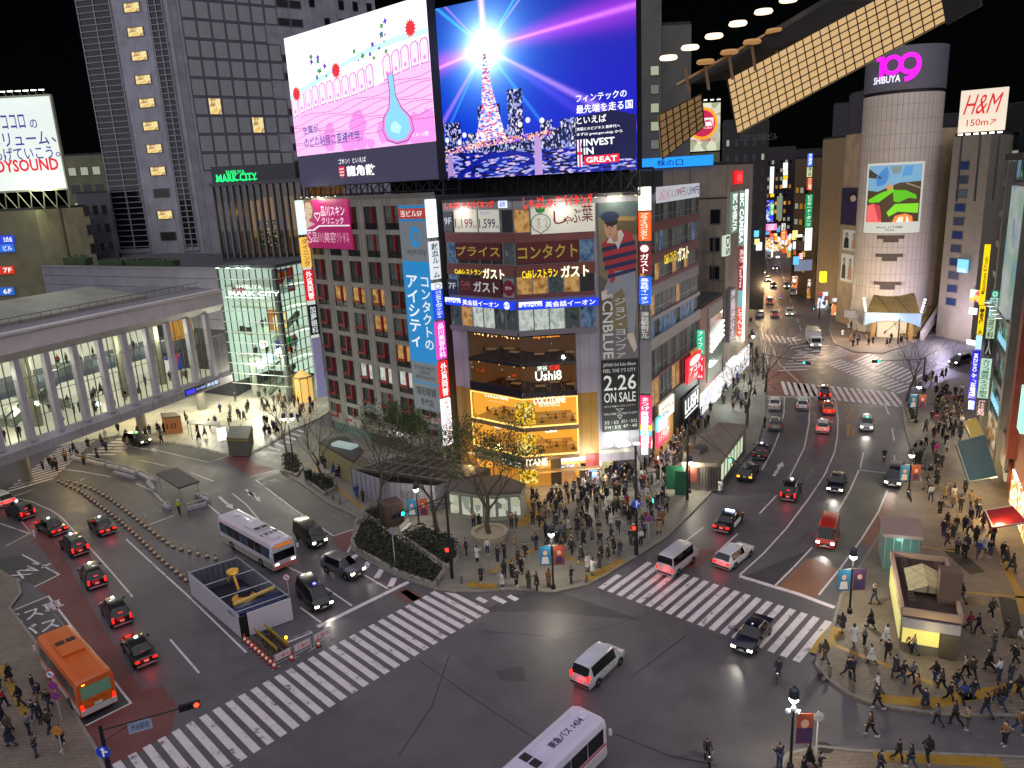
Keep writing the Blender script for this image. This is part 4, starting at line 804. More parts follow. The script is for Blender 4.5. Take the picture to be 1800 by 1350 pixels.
def blue_mat():
 m,N,L,b=_new('blue_screen_picture')
 def op(o,a,c=None):
  n=N.new('ShaderNodeMath');n.operation=o
  for i,v in enumerate((a,c)):
   if v is None:continue
   if isinstance(v,(int,float)):n.inputs[i].default_value=v
   else:L.new(v,n.inputs[i])
  return n.outputs[0]
 t=N.new('ShaderNodeTexCoord');sp=N.new('ShaderNodeSeparateXYZ');L.new(t.outputs['UV'],sp.inputs[0])
 x=op('SUBTRACT',sp.outputs[0],cx);y=op('MULTIPLY',op('SUBTRACT',sp.outputs[1],cy),.73);r=op('SQRT',op('ADD',op('MULTIPLY',x,x),op('MULTIPLY',y,y)))
 tot=None
 def add(col,f):
  nonlocal tot
  v=N.new('ShaderNodeVectorMath');v.operation='SCALE';v.inputs[0].default_value=lin(col);L.new(f,v.inputs['Scale'])
  if tot is None:tot=v.outputs[0]
  else:w_=N.new('ShaderNodeVectorMath');w_.operation='ADD';L.new(tot,w_.inputs[0]);L.new(v.outputs[0],w_.inputs[1]);tot=w_.outputs[0]
 ex=lambda k:op('EXPONENT',op('MULTIPLY',r,-k))
 add('#0806e0',op('ADD',.62,op('MULTIPLY',y,-.5)));add('#00a0ff',op('MULTIPLY',ex(7),1.3));add('#b0f0ff',op('MULTIPLY',ex(17),3.2));add('#ffffff',op('MULTIPLY',ex(34),9))
 for ang,wd,fall,s_,c in((5,.03,.6,.75,'#d038d8'),(5,.006,.8,.8,'#ff9cf0'),(188,.035,2.2,1.,'#f040b8'),(191,.006,2,1.,'#ffb0e0'),(92,.014,.5,1.4,'#ffb8f8'),(41,.005,1.2,.9,'#a8a8ff'),(46,.004,1.2,.8,'#40e0ff'),(-28,.008,1.4,1.,'#d8a0ff'),(-33,.012,3,.8,'#8060ff'),(142,.006,2,.8,'#40e0ff'),(136,.004,2,.8,'#e090ff'),(228,.008,2.2,1.,'#c890ff'),(234,.005,3,.7,'#60d8ff'),(-50,.006,3,.8,'#40c8ff')):
  c_,s2=cos(radians(ang)),sin(radians(ang));al=op('ADD',op('MULTIPLY',x,c_),op('MULTIPLY',y,s2));pe=op('ABSOLUTE',op('SUBTRACT',op('MULTIPLY',x,s2),op('MULTIPLY',y,c_)))
  g_=op('EXPONENT',op('MULTIPLY',op('POWER',op('DIVIDE',pe,op('ADD',wd*.6,op('MULTIPLY',op('MAXIMUM',al,0.),wd*2))),2.),-1.));add(c,op('MULTIPLY',op('MULTIPLY',g_,op('GREATER_THAN',al,0.)),op('MULTIPLY',op('EXPONENT',op('MULTIPLY',al,-fall)),s_)))
 L.new(tot,b.inputs['Emission Color']);b.inputs['Emission Strength'].default_value=1;b.inputs['Base Color'].default_value=(0,0,0,1);return m
cx,cy=.295,.735
o=MB().q(SQ(0,0),SQ(1,0),SQ(1,1),SQ(0,1)).build('screen_picture',blue_mat(),bs,recalc=False);uv=o.data.uv_layers.new()
for i,c in enumerate(((0,0),(1,0),(1,1),(0,1))):uv.data[i].uv=c
def sshape(name,pts,c,e=1.,o=.02):return MB().q(*[SQ(x,y,o)for x,y in pts]).build(name,glow(c,e),bs,recalc=False)
SKYL=speck('skyline_lights',['#08103a','#1a2c6a','#0a1440','#90a8ff','#f0f0ff','#1c2a60','#08103a','#c0b8ff'],4,.9,tex='cells',stretch=(1.4,1.4,1))
q=MB();x=0
while x<.99:
 w_=ru(.02,.06);h=ru(.2,.3);q.q(SQ(x,.12,.1),SQ(min(1,x+w_),.12,.1),SQ(min(1,x+w_),h,.1),SQ(x,h,.1));x+=w_
for a,b,h in((.4,.475,.49),(.05,.14,.34),(.24,.36,.42),(.56,.62,.3)):q.q(SQ(a,.12,.104),SQ(b,.12,.104),SQ(b,h,.104),SQ(a,h,.104))
q.build('skyline_building',SKYL,bs,recalc=False)
TWR=speck('tower_lights',['#4060ff','#ffffff','#f4c8e8','#e04070','#ffffff','#a0b8ff','#ff90a0'],3,1.15,tex='cells',stretch=(1,1,2.2))
MB().q(SQ(.215,.2,.108),SQ(.39,.2,.108),SQ(.325,.5,.108),SQ(.30,.72,.108),SQ(.285,.72,.108),SQ(.262,.4,.108)).build('spire_tower',TWR,bs,recalc=False)
RIV=speck('river_lights',['#050a40','#1028c0','#080c50','#a0b0ff','#0a18a0','#f0d0ff','#1830d0'],2.4,.85,tex='cells',stretch=(.7,.7,2.5))
MB().q(SQ(0,0,.11),SQ(1,0,.11),SQ(1,.13,.11),SQ(0,.16,.11)).build('river',RIV,bs,recalc=False)
BRI=speck('bridge_lights',['#ffb0a0','#30208a','#ffe8e0','#a070ff','#201860','#ff9090'],5,1.0,tex='cells')
q=MB();top=[(.0,.13),(.12,.16),(.3,.185),(.5,.2),(.62,.215)]
for(a,b),(c,d)in zip(top,top[1:]):q.q(SQ(a,b,.115),SQ(c,d,.115),SQ(c,d+.035,.115),SQ(a,b+.035,.115))
q.build('lit_bridge',BRI,bs,recalc=False)
for x,y0,y1,w_ in((.07,.02,.15,.018),(.545,.0,.21,.02)):sshape('bridge_pier',[(x-w_,y0),(x+w_,y0),(x+w_*.8,y1),(x-w_*.8,y1)],'#c0a0e0',.8,.118)
sshape('bridge_arch',[(.1,.02),(.2,.1),(.3,.14),(.42,.15),(.52,.12),(.52,.09),(.42,.125),(.3,.115),(.2,.07),(.12,.0)],'#1020a0',.8,.119)
q=MB()
for x,y in((.06,.24),(.13,.22),(.16,.26),(.26,.25),(.46,.29),(.5,.31),(.57,.3),(.36,.27)):q.q(*[SQ(x+.012*cos(a),y+.016*sin(a),.12)for a in[k*pi/4 for k in range(8)]])
q.build('lamp_glow',glow('#e8e0ff',1.4),bs,recalc=False)
def st(x0,y0,x1,y1,s,c='#ffffff',e=1.15,b=.02,o=.13):q=MB();letters(q,lambda u,z:SQ(u,z,o),x0,y0,x1,y1,s,b);q.build('lettering',glow(c,e),bs,recalc=False)
sshape('dark_panel',[(.725,.06),(1,.06),(1,.28),(.9,.32),(.735,.3)],'#0a1048',.7,.122)
st(.735,.375,.96,.415,'フィンテックの');st(.735,.315,.985,.36,'最先端を走る国');st(.735,.26,.87,.3,'といえば');st(.735,.225,.93,.242,'英国とのビジネス 新時代へ');st(.735,.195,.94,.213,'まずは great.gov.uk/jp から')
st(.765,.14,.905,.178,'INVEST',b=.04);st(.765,.095,.81,.132,'IN',b=.04);sshape('red_panel',[(.765,.04),(.925,.045),(.925,.09),(.765,.085)],'#e02038',1.,.126);st(.775,.05,.915,.08,'GREAT',b=.04,o=.14)
sshape('flag_panel',[(.735,.03),(.757,.03),(.757,.178),(.735,.178)],'#f0f0ff',1,.126);sshape('flag_cross',[(.742,.03),(.75,.03),(.75,.178),(.742,.178)],'#d02038',1,.128);sshape('flag_cross',[(.735,.095),(.757,.095),(.757,.112),(.735,.112)],'#d02038',1,.128);sshape('flag_corner',[(.751,.13),(.757,.13),(.757,.17)],'#1830a0',1,.128)
for W_,a,b,dp,lb in((WB,U0,U1,6,'dark steel truss carrying the pink screen on the roof'),(WS,SU0,SU1,8,'dark steel truss carrying the blue screen on the roof')):
 q=MB();n=12;zb=33.0 if W_ is WB else 31.9
 for i in range(n+1):
  u=a+(b-a)*i/n
  for o in(-.6,-dp*.5):q.bar(W_.p(u,zb,o),W_.p(u,34.75,o),.09)
  if i<n:u2=a+(b-a)*(i+1)/n;q.bar(W_.p(u,zb,-.6),W_.p(u2,34.7,-.6),.06);q.bar(W_.p(u,34.6,-.6),W_.p(u2,zb,-.6),.06)
 for o in(-.6,-dp*.5):q.bar(W_.p(a,34.7,o),W_.p(b,34.7,o),.1);q.bar(W_.p(a,zb+.5,o),W_.p(b,zb+.5,o),.08)
 tag(q.build('screen_truss',mat('#2c2c30',.6,.4),loc=W_.p(a,zb)),lb,'frame')
q=MB();q.wbox(WS,-.5,31.9,27,34.4,-9,-4);tag(q.build('roof_plant_room',grid_mat('roof_louvres','#2a2a2e','#141416',1.2,.22,.05,.7,.1,'xy',0),loc=WS.p(0,31.9)),'dark louvred plant room on the roof behind the screen frame','plant room')
def spots(W,us,z,label,o=.9,gr='small floodlights along the roof edge'):
 for i,u in enumerate(us):
  q=MB();q.bar(W.p(u,z,0),W.p(u,z+.15,o),.03);q.lathe([(.05,.1),(.14,0),(.12,-.06)],W.p(u,z+.12,o),8)
  r=q.build('roof_floodlight',mat('#55554f',.5),loc=W.p(u,z));tag(r,label%ordn[i],'lamp',gr);MB().lathe([(.04,-.02),(.11,-.07),(.02,-.09)],W.p(u,z+.12,o),8).build('bulb',glow('#fff8dc',7),r)
spots(WB,[.6,1.9,3.3,4.8,6.6,8.6],33.3,'small floodlight over the pink clinic billboard, %s from its left')
spots(WR,[8.6,9.9,11.3,12.8],31.95,'small floodlight over the tall banner, %s from its left')
def point(name,loc,p,col,r=.15):
 l=bpy.data.lights.new(name,'POINT');l.energy=p;l.color=lin(col);l.shadow_soft_size=r
 o=bpy.data.objects.new(name,l);COL.objects.link(o);o.location=loc;return o
point('floodlight_lamp',WB.p(3.5,33.2,1.2),420,'#fff4d0');point('floodlight_lamp',WR.p(10.8,32.0,1.4),420,'#fff4d0');point('floodlight_lamp',WR.p(10.8,WR.uz(1090,775)[1]+.4,1.4),520,'#f4ffe8')
point('floodlight_lamp',WL.p(3,ZF['sb']-.1,.8),160,'#fffbe8');point('floodlight_lamp',WR.p(5,ZF['sb']-.1,.8),200,'#fffbe8')
# buildings round the square
UW={}
def unit_window(pane,fr='#4a4a4e'):
 k=(pane.name,fr)
 if k not in UW:
  f=MB();t=.07
  for a in((0,0,1,t),(0,1-t,1,1),(0,t,t,1-t),(1-t,t,1,1-t)):
   f.faces([(a[0],-.05,a[1]),(a[2],-.05,a[1]),(a[2],-.05,a[3]),(a[0],-.05,a[3]),(a[0],.02,a[1]),(a[2],.02,a[1]),(a[2],.02,a[3]),(a[0],.02,a[3])],[(0,1,2,3),(4,7,6,5),(0,4,5,1),(1,5,6,2),(2,6,7,3),(3,7,4,0)])
  f.m=1;f.q((t,-.015,t),(1-t,-.015,t),(1-t,-.015,1-t),(t,-.015,1-t))
  me=bpy.data.meshes.new('window');me.from_pydata(f.v,[],f.f);me.materials.append(mat(fr,.5,var=0));me.materials.append(pane);me.polygons.foreach_set('material_index',f.mi);UW[k]=me
 return UW[k]
def put_window(parent,W,u,z,w_,h,pane,fr='#4a4a4e',o=.03):
 x=bpy.data.objects.new('window',unit_window(pane,fr));COL.objects.link(x);x.parent=parent
 x.location=W.p(u,z,o)-ORG[parent.name];x.rotation_euler=(0,0,atan2(W.u.y,W.u.x));x.scale=(w_,1,h);return x
def block(name,label,pts,z1,wall,grids=(),z0=0.,cat='building',roof='#2a2a2c',par=.5):
 """A building on a ground polygon; grids: (edge, u0, u1, z0, z1, columns, rows, width share, height share, pane chooser)."""
 p0=V3((pts[0][0],pts[0][1],z0));r=thing(name,label,cat,p0)
 MB().prism([(p[0],p[1])for p in pts],z0,z1).build('wall',wall,r)
 cx=sum(p[0]for p in pts)/len(pts);cy=sum(p[1]for p in pts)/len(pts)
 MB().prism([(cx+(p[0]-cx)*.96,cy+(p[1]-cy)*.96)for p in pts],z1,z1+par).build('roof',mat(roof,.8),r)
 for e,u0,u1,a,b,nc,nr,ws,hs,ch in grids:
  W_=Wall(*e);du_,dz=(u1-u0)/nc,(b-a)/nr
  for i in range(nc):
   for j in range(nr):
    pm=ch(i,j)
    if pm is not None:put_window(r,W_,u0+du_*(i+(1-ws)/2),a+dz*(j+(1-hs)/2),du_*ws,dz*hs,pm)
 return r
WARM=glow('#e8a840',.8);WARM2=mat('#c88a30',.5,es=.5,var=0);PALE=glow('#c8d0b8',.4);DIM=mat('#1a1c22',.15,var=0);GREY=mat('#2c2e32',.3,var=0)
pick=lambda*c:(lambda i,j:rnd.choice(c))
# station mall with the glass grid
CC=V3((-37.07,124.38,0));CL=V3((-48.2,129.6,0));CR=V3((-34.6,131.6,0))
W1=Wall(CL,CC);W2=Wall(CC,CR);ZM0,ZM1=2.8,22.5
M_=thing('station_mall','glass fronted station mall with a grid of steel bars and lit halls inside','building',CC)
STEEL=mat('#b0bab4',.4,var=0);PG=mat('#a9b8a4',.6,es=.42,ecol='#dff0d8');
mb=MB();bk=[W1.p(0,0,-11),W1.p(W1.L,0,-11),W2.p(W2.L,0,-.1)]
mb.q(W1.p(.1,2.8,-9),W1.p(W1.L,2.8,-9),W1.p(W1.L,ZM1,-9),W1.p(.1,ZM1,-9));mb.q(W2.p(W2.L-.1,0,0),W1.p(W1.L,0,-9),W1.p(W1.L,ZM1,-9),W2.p(W2.L-.1,ZM1,0));mb.q(W1.p(.1,2.8,-.2),W1.p(.1,2.8,-9),W1.p(.1,ZM1,-9),W1.p(.1,ZM1,-.2));mb.build('hall_wall',mat('#9db0a0',.6,es=.72,ecol='#e6f2e8',var=.2,scale=.4),M_)  # wall surface glows to imitate the lit halls
for i,(z,c,dp)in enumerate(((7.1,'#c8c8b0',-1.4),(11.6,'#a8b8a8',-.8),(15.9,'#c0c8b8',-1.8),(19.6,'#90a898',-.8))):
 mb=MB();f=[W1.p(.2,0,dp),V3((*meet(W1,W2,dp,dp),0)),W2.p(W2.L-.2,0,dp),W1.p(W1.L,0,-9),W1.p(.2,0,-9)]
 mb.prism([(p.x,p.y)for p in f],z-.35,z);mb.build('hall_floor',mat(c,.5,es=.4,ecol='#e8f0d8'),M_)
 mb=MB();f=[W1.p(.4,0,dp-.8),V3((*meet(W1,W2,dp-.8,dp-.8),0)),W1.p(W1.L-.6,0,-8),W1.p(.4,0,-8)];mb.prism([(p.x,p.y)for p in f],z-.45,z-.36);mb.build('ceiling_light',glow('#f4fff0',2.2),M_)
mb=MB();mb.prism([(p.x,p.y)for p in[W1.p(0,0,.1),V3((*meet(W1,W2,.1,.1),0)),W2.p(W2.L,0,.1),W1.p(W1.L,0,-11),W1.p(0,0,-11)]],ZM1,ZM1+.5);mb.build('roof',mat('#43484a',.7),M_)
for W_,nc in((W1,9),(W2,5)):
 v=MB();h=MB()
 for i in range(nc+1):u=W_.L*i/nc;v.wbox(W_,u-.04,ZM0,u+.04,ZM1,-.08,.1)
 for j in range(12):z=ZM0+(ZM1-ZM0)*j/11;h.wbox(W_,-.05,z-.06,W_.L+.05,z+.06,.101,.25)
 v.build('upright_bars',mat('#3f4845',.4,.4,var=0),M_);h.build('cross_bars',STEEL,M_)
 for i in range(nc):
  a,b=W_.L*i/nc,W_.L*(i+1)/nc;MB().q(W_.p(a,ZM0,0),W_.p(b,ZM0,0),W_.p(b,ZM1,0),W_.p(a,ZM1,0)).build('glass_panel',pane_mat('#dfeee6',.06),M_)
MB().bar((CC.x-.3,CC.y+.6,0),(CC.x-.3,CC.y+.6,ZM1),.55,n=12).build('corner_column',mat('#5d6466',.4,.3),M_)
MB().bar(W1.p(3.2,0,-1.5),W1.p(3.2,7,-1.5),.6,n=12).build('column',mat('#8f8f88',.4),M_)
mb=MB();mb.wbox(W1,6.9,11.7,9.2,15.2,-3,-2.8);mb.build('orange_wall',mat('#b06a20',.6,es=.5,ecol='#e08020'),M_)
mb=MB();mb.wbox(W2,.9,12,4.5,14.6,-2.2,-2);mb.build('lit_shop',speck('golden_shop',['#fff0b0','#ffb820','#fff8e0','#c07810'],1.2,1.2,tex='cells'),M_)
mb=MB();mb.wbox(W2,.6,8,6.5,10.4,-2.2,-2);mb.build('poster_wall',speck('bright_poster_wall',['#e02840','#f8f8f0','#30a050','#3050c0','#f0e8e0'],.7,.7,tex='cells'),M_)
mb=MB();mb.wbox(W2,.6,18,6.5,22,-1.2,-1);mb.build('poster_wall',speck('high_poster_wall',['#c8d8c8','#a02828','#e8e8d8','#285a90','#d0b020','#90b0a0'],.5,.5,tex='cells'),M_)
mb=MB();mb.wbox(W1,6.2,6.3,8.6,8.0,-1.3,-1.2);mb.build('hall_screen',glow('#a8c8f4',1.0),M_)
for i in range(3):
 mb=MB();a,b=W1.p(5.5+i*.1,.2+i*4.4,-2.5-i*1.3),W1.p(10.6,5.0+i*4.3,-3.5-i*1.3);n_=W1.n*.55;U_=V3((0,0,1));n3=V3((n_.x,n_.y,0))
 mb.hexa([a-n3,a+n3,b+n3,b-n3],[p+U_*.9 for p in(a-n3,a+n3,b+n3,b-n3)]);mb.build('escalator',mat('#5f6a66',.35,.3),M_)
for u,z,c in((1.2,17.8,'#d03030'),(2.6,17.9,'#d03030'),(1.6,11.2,'#3a3230'),(3.0,11.0,'#453a30')):
 mb=MB();mb.wbox(W1,u,z,u+1.2,z+1.3,-1.6,-1.5);mb.build('hanging_banner',mat(c,.6,es=.3),M_)
r=free_letters('mall_name','white serif lettering of the mall behind the steel grid',W1,(404,511),(494,520),'MARK CITY','#ffffff',2.2,.03,.3)
u0,z1=W1.uz(416,500);u1,z0=W1.uz(463,507);wtext(W1,u0,z0,u1,z1,'SHIBUYA',glow('#f0fff4',1.1),r,.3)
MB().wbox(W1,1.2,W1.uz(450,523)[1]-.08,9.6,W1.uz(450,523)[1]+.08,.2,.3).build('underline',glow('#e8fff0',1.0),r)
for i in range(4):
 u=1.4+i*2.2;q=MB();q.bar(W1.p(u,22.9,0),W1.p(u,22.9,1.3),.04);q.box(W1.p(u,22.8,1.3),(.7,.3,.15),atan2(W1.u.y,W1.u.x));l=tag(q.build('roof_floodlight',mat('#4a4f50',.5),loc=W1.p(u,22.9)),'floodlight arm over the mall lettering, %s from its left'%ordn[i],'lamp','floodlights on the mall roof edge')
 MB().box(W1.p(u,22.7,1.3),(.6,.24,.05),atan2(W1.u.y,W1.u.x)).build('bulb',glow('#f4fff4',6),l)
point('floodlight_lamp',W1.p(5,22.3,1.5),500,'#eefff0')
point('hall_lamp',W1.p(5.5,14.5,-4),500,'#f0fff0',.5);point('hall_lamp',W1.p(5.5,6.0,1),2600,'#fdfbe0',.8);point('hall_lamp',W1.p(2,6.0,10),3000,'#fdf6d8',.8)
point('hall_lamp',(-62,118,5.8),1700,'#ffe8a0',.8);point('hall_lamp',(-40,118,6),2600,'#fdf6d8',.8)
p=at(536,705);q=MB();q.lathe([(1.6,.1),(1.6,4.2),(.2,5.4)],p,8);pv=tag(q.build('glass_pavilion',mat('#c8a060',.4,es=.8,ecol='#ffd070'),loc=p),'glowing amber eight sided pavilion at the foot of the glass mall','pavilion')
mb=MB()
for k in range(8):t=pi*k/4;mb.bar(p+V3((1.63*cos(t),1.63*sin(t),.1)),p+V3((1.63*cos(t),1.63*sin(t),4.2)),.07)
mb.lathe([(1.66,4.15),(1.75,4.3),(1.66,4.4)],p,8);mb.build('pavilion_frame',mat('#8a7a5a',.5),pv)
PW=Wall((-92,154.3),CL);pod=thing('mall_podium','long plain grey panelled wall of the mall podium behind the walkway','building',CL)
MB().prism([(p.x,p.y)for p in(PW.p(0,0,-.2),PW.p(PW.L-.05,0,-.2),PW.p(PW.L-9,0,-26),PW.p(0,0,-26))],0,22.3).build('core_wall',mat('#3c3d44',.7),pod)
mb=MB();
for j in range(6):mb.wbox(PW,0,12+j*1.75,PW.L-.02,13.68+j*1.75,-.19,.0)
mb.build('wall_panels',mat('#7e808a',.55,.1,.15,.3),pod);MB().wbox(PW,0,22.4,PW.L,22.6,-.5,.15).build('coping',mat('#7a7c80',.5),pod)
LEAF=speck('hedge_leaves',['#0d160a','#22351a','#31491f','#15210e'],9,0)
def leaf_mass(mb,c,sz,n,s=.16):
 for _ in range(n):
  p=V3(c)+V3((ru(-.5,.5)*sz[0],ru(-.5,.5)*sz[1],ru(-.5,.5)*sz[2]));a=V3((rnd.gauss(0,1),rnd.gauss(0,1),rnd.gauss(0,1))).normalized();b=a.orthogonal().normalized();a2=a.cross(b);k=s*ru(.6,1.3)
  mb.q(p-b*k,p+a2*k*.5,p+b*k,p-a2*k*.5)
for i,(u0,u1,h,lb)in enumerate(((6,13,1.9,'clipped yellow green hedge on the podium roof near the dark tower'),(17,24,1.2,'low dark hedge on the podium roof at the tower foot'),(25,38,1.3,'longest low dark hedge along the podium roof edge'))):
 mb=MB();mb.wbox(PW,u0,22.6,u1,22.6+h*.75,-2.6,-1)
 for k in range(int((u1-u0)*60)):leaf_mass(mb,PW.p(ru(u0,u1),22.6+h*.5,-1.8),(.3,1.8,h),1,.2)
 tag(mb.build('roof_hedge',LEAF,loc=PW.p(u0,22.6),recalc=False),lb,'hedge',None)
point('hedge_lamp',PW.p(9,26,-.5),160,'#f0ffa0')
# covered walkway on columns
KW=Wall((-56.83,80.3),(-43.19,115.04));k0,k1=-16.0,37.4;KD=-13.0
K_=thing('covered_walkway','long raised covered walkway with lit halls, slanted posts and a pale metal roof','walkway',(-56.83,80.3,0))
KG=grid_mat('walkway_panels','#9f9da2','#626065',4.1,3.0,.02,.5,.06,'xy',0);KG2=mat('#b8b6b8',.5,var=.1)
def wprof(name,prof,m,u0=k0,u1=k1):
 """A section (o, z) pushed along the walkway."""
 a=[KW.p(u0,z,o)for o,z in prof];b=[KW.p(u1,z,o)for o,z in prof];n=len(a);mb=MB();mb.faces(a+b,[(i,(i+1)%n,n+(i+1)%n,n+i)for i in range(n)]+[tuple(range(n)),tuple(range(2*n-1,n-1,-1))]);return mb.build(name,m,K_)
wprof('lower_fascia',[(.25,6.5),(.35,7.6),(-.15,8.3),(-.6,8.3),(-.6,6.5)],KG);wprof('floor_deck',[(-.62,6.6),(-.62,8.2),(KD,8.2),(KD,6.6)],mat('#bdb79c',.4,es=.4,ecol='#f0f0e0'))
wprof('upper_fascia',[(-.2,17.5),(.75,18.5),(.6,20.3),(.9,20.5),(.9,20.75),(-.4,20.75),(-.6,17.5)],KG2);wprof('gutter_roof',[(-.41,20.45),(-.41,20.6),(-3.2,20.9),(-3.2,20.4)],mat('#75747a',.5))
ROOFM=grid_mat('standing_seam_roof','#8b8c80','#5c5d56',60,.45,.03,.5,.05,'xy',0)
wprof('roof',[(-3.21,20.4),(-3.21,21.3),(-13.6,22.6),(-13.6,20.4)],ROOFM,k0,27.0);wprof('roof',[(-3.21,20.4),(-3.21,20.95),(KD,21.3),(KD,20.4)],mat('#6d6c72',.5),27.02,k1)
mb=MB()
for i in range(40):u=k0+i*1.35;mb.bar(KW.p(u,20.9,-3.3),KW.p(u,21.75,-3.3),.03)
mb.bar(KW.p(k0,21.75,-3.3),KW.p(k1,21.75,-3.3),.04);mb.build('roof_rail',mat('#3c3c40',.5),K_)
mb=MB();mb.hexa([KW.p(u,z,o)for u,z,o in((-9,22.0,-8.5),(6,22.0,-8.5),(6,22.4,-12.8),(-9,22.4,-12.8))],[KW.p(u,z,o)for u,z,o in((-9,22.6,-8.8),(5.5,22.6,-8.8),(5.5,23.9,-12.8),(-9,23.9,-12.8))]);mb.build('skylight',grid_mat('skylight_glass','#8d8668','#2a2622',1.3,9,.12,.3,.1,'xy',0),K_)
wprof('back_wall',[(KD,8.2),(KD,17.5),(KD-.4,17.5),(KD-.4,8.2)],mat('#b5b294',.6,es=.7,ecol='#eceede',var=.25,scale=.25));wprof('ceiling',[(-.6,17.5),(-.6,17.7),(KD,17.7),(KD,17.5)],mat('#c9c6ac',.6,es=.6,ecol='#fafaee'))  # back wall and ceiling glow themselves in place of hall lighting
wprof('mezzanine',[(-5.2,12.3),(-5.2,13.1),(KD,13.1),(KD,12.3)],mat('#6d7688',.5,es=.1));wprof('mezzanine_rail',[(-5.2,13.1),(-5.2,14.1),(-5.26,14.1),(-5.26,13.1)],mat('#8a94a0',.3,es=.05))
wprof('light_strip',[(-2.5,17.3),(-2.5,17.4),(-2.8,17.4),(-2.8,17.3)],glow('#fffbe8',3));wprof('light_strip',[(-7,17.3),(-7,17.4),(-7.3,17.4),(-7.3,17.3)],glow('#fffbe8',3));wprof('light_strip',[(-7,12.1),(-7,12.2),(-7.3,12.2),(-7.3,12.1)],glow('#fffbe8',3))
posts=[KW.uz(x/3.648,480+y/3.648)[0]for x,y in((5,1115),(185,1040),(365,985),(540,925),(705,870),(850,820),(1000,770),(1130,725),(1255,680),(1375,640))];dp_=(posts[-1]-posts[0])/9
for i in range(-3,10):
 u=posts[0]+dp_*i;mb=MB();a=[KW.p(u-.35,8.1,.3),KW.p(u+.35,8.1,.3),KW.p(u+.35,8.1,-.5),KW.p(u-.35,8.1,-.5)];b=[KW.p(u-.35,17.6,.15),KW.p(u+.35,17.6,.15),KW.p(u+.35,17.6,-.5),KW.p(u-.35,17.6,-.5)];mb.hexa(a,b);mb.build('slanted_post',mat('#a5a2ac',.5),K_)
 if i<9:
  a0,a1=u+.36,u+dp_-.36;q=MB();q.m=0
  for k in(1,2):x=a0+(a1-a0)*k/3;q.wbox(KW,x-.04,8.3,x+.04,17.5,-.42,-.3)
  for z in(10.6,12.9,15.2):q.wbox(KW,a0,z-.03,a1,z+.03,-.41,-.31)
  q.m=1;q.q(KW.p(a0,8.3,-.35),KW.p(a1,8.3,-.35),KW.p(a1,17.5,-.35),KW.p(a0,17.5,-.35));q.build('window',[mat('#5c5c60',.4,.4,var=0),pane_mat('#eef0e2',.05)],K_)
mb=MB();mb.wbox(KW,posts[-1]+.4,8.3,k1,13.9,-.6,.05);mb.build('end_wall',grid_mat('end_wall_panels','#84868a','#4a4c50',1.3,1.3,.02,.5,.05,'xy',0),K_)
for i in range(6):u=2+i*6.6;MB().bar(KW.p(u,8.2,-4.4),KW.p(u,17.5,-4.4),.55,n=14).build('round_column',mat('#aaa894',.5,es=.06),K_)
for u,d in((7,1),(15,-1)):
 for k in(0,1):
  a,b=KW.p(u,8.3,-7-k*1.5),KW.p(u+9*d,13.0,-7-k*1.5);n3=V3((KW.n.x,KW.n.y,0))*.5;U_=V3((0,0,1.1));q=MB();q.hexa([a-n3,a+n3,b+n3,b-n3],[p+U_ for p in(a-n3,a+n3,b+n3,b-n3)]);q.build('escalator',mat('#8d9690',.3,.3),K_)
mb=MB();mb.wbox(KW,31,14,35,17.4,-4,-3.8);mb.build('amber_wall',mat('#a8701c',.6,es=.5,ecol='#e0a030'),K_)
mb=MB();mb.wbox(KW,30.4,9.2,33.5,11.5,-5.5,-5.3);mb.build('poster_wall',speck('walkway_poster',['#d02030','#2040b0','#f0f0f0','#30a060','#f4f0e0'],.9,.8,tex='cells'),K_)
for u in(3,11,20,28):point('hall_lamp',KW.p(u,15.5,-3),700,'#f8f8ea',.5)
for u in(8,22):point('hall_lamp',KW.p(u,11.5,-8.5),420,'#fff6d8',.5)
point('deck_lamp',KW.p(30,6.0,-5),500,'#ffeebc',.8);point('deck_lamp',KW.p(14,6.0,-8),900,'#ffdf98',.8)
for x,y,lb in((48,847,'thick round concrete column of the walkway by the zebra crossing'),(251,757,'round concrete column of the walkway behind the parked taxi'),(356,721,'round concrete column of the walkway on the pale concourse')):
 p=at(x,y);MB().lathe([(.85,0),(.7,.2),(.7,6.6)],p,16).build('column',mat('#77746a',.7),K_)
u0,z1=KW.uz(335,682);u1,z0=KW.uz(379,670);zc_=(z0+z1)/2
r=MB().wbox(KW,KW.uz(321,687)[0],6.85,KW.uz(381,668)[0],7.75,.36,.5).build('station_sign',mat('#2c2c30',.5),loc=KW.p(33,7));tag(r,'dark station name sign with a blue emblem on the walkway fascia','sign')
a=KW.uz(321,687)[0];b=KW.uz(381,668)[0];q=MB();q.wbox(KW,a+.1,7.0,a+(b-a)*.26,7.55,.5,.52);q.build('blue_emblem',glow('#3030ff',1.4),r)
wtext(KW,a+(b-a)*.3,7.1,a+(b-a)*.58,7.5,'井の頭線',glow('#a8c8ff',.9),r,.52);wtext(KW,a+(b-a)*.6,7.0,a+(b-a)*.97,7.62,'渋谷駅',glow('#c8e0ff',1.1),r,.52,.03)
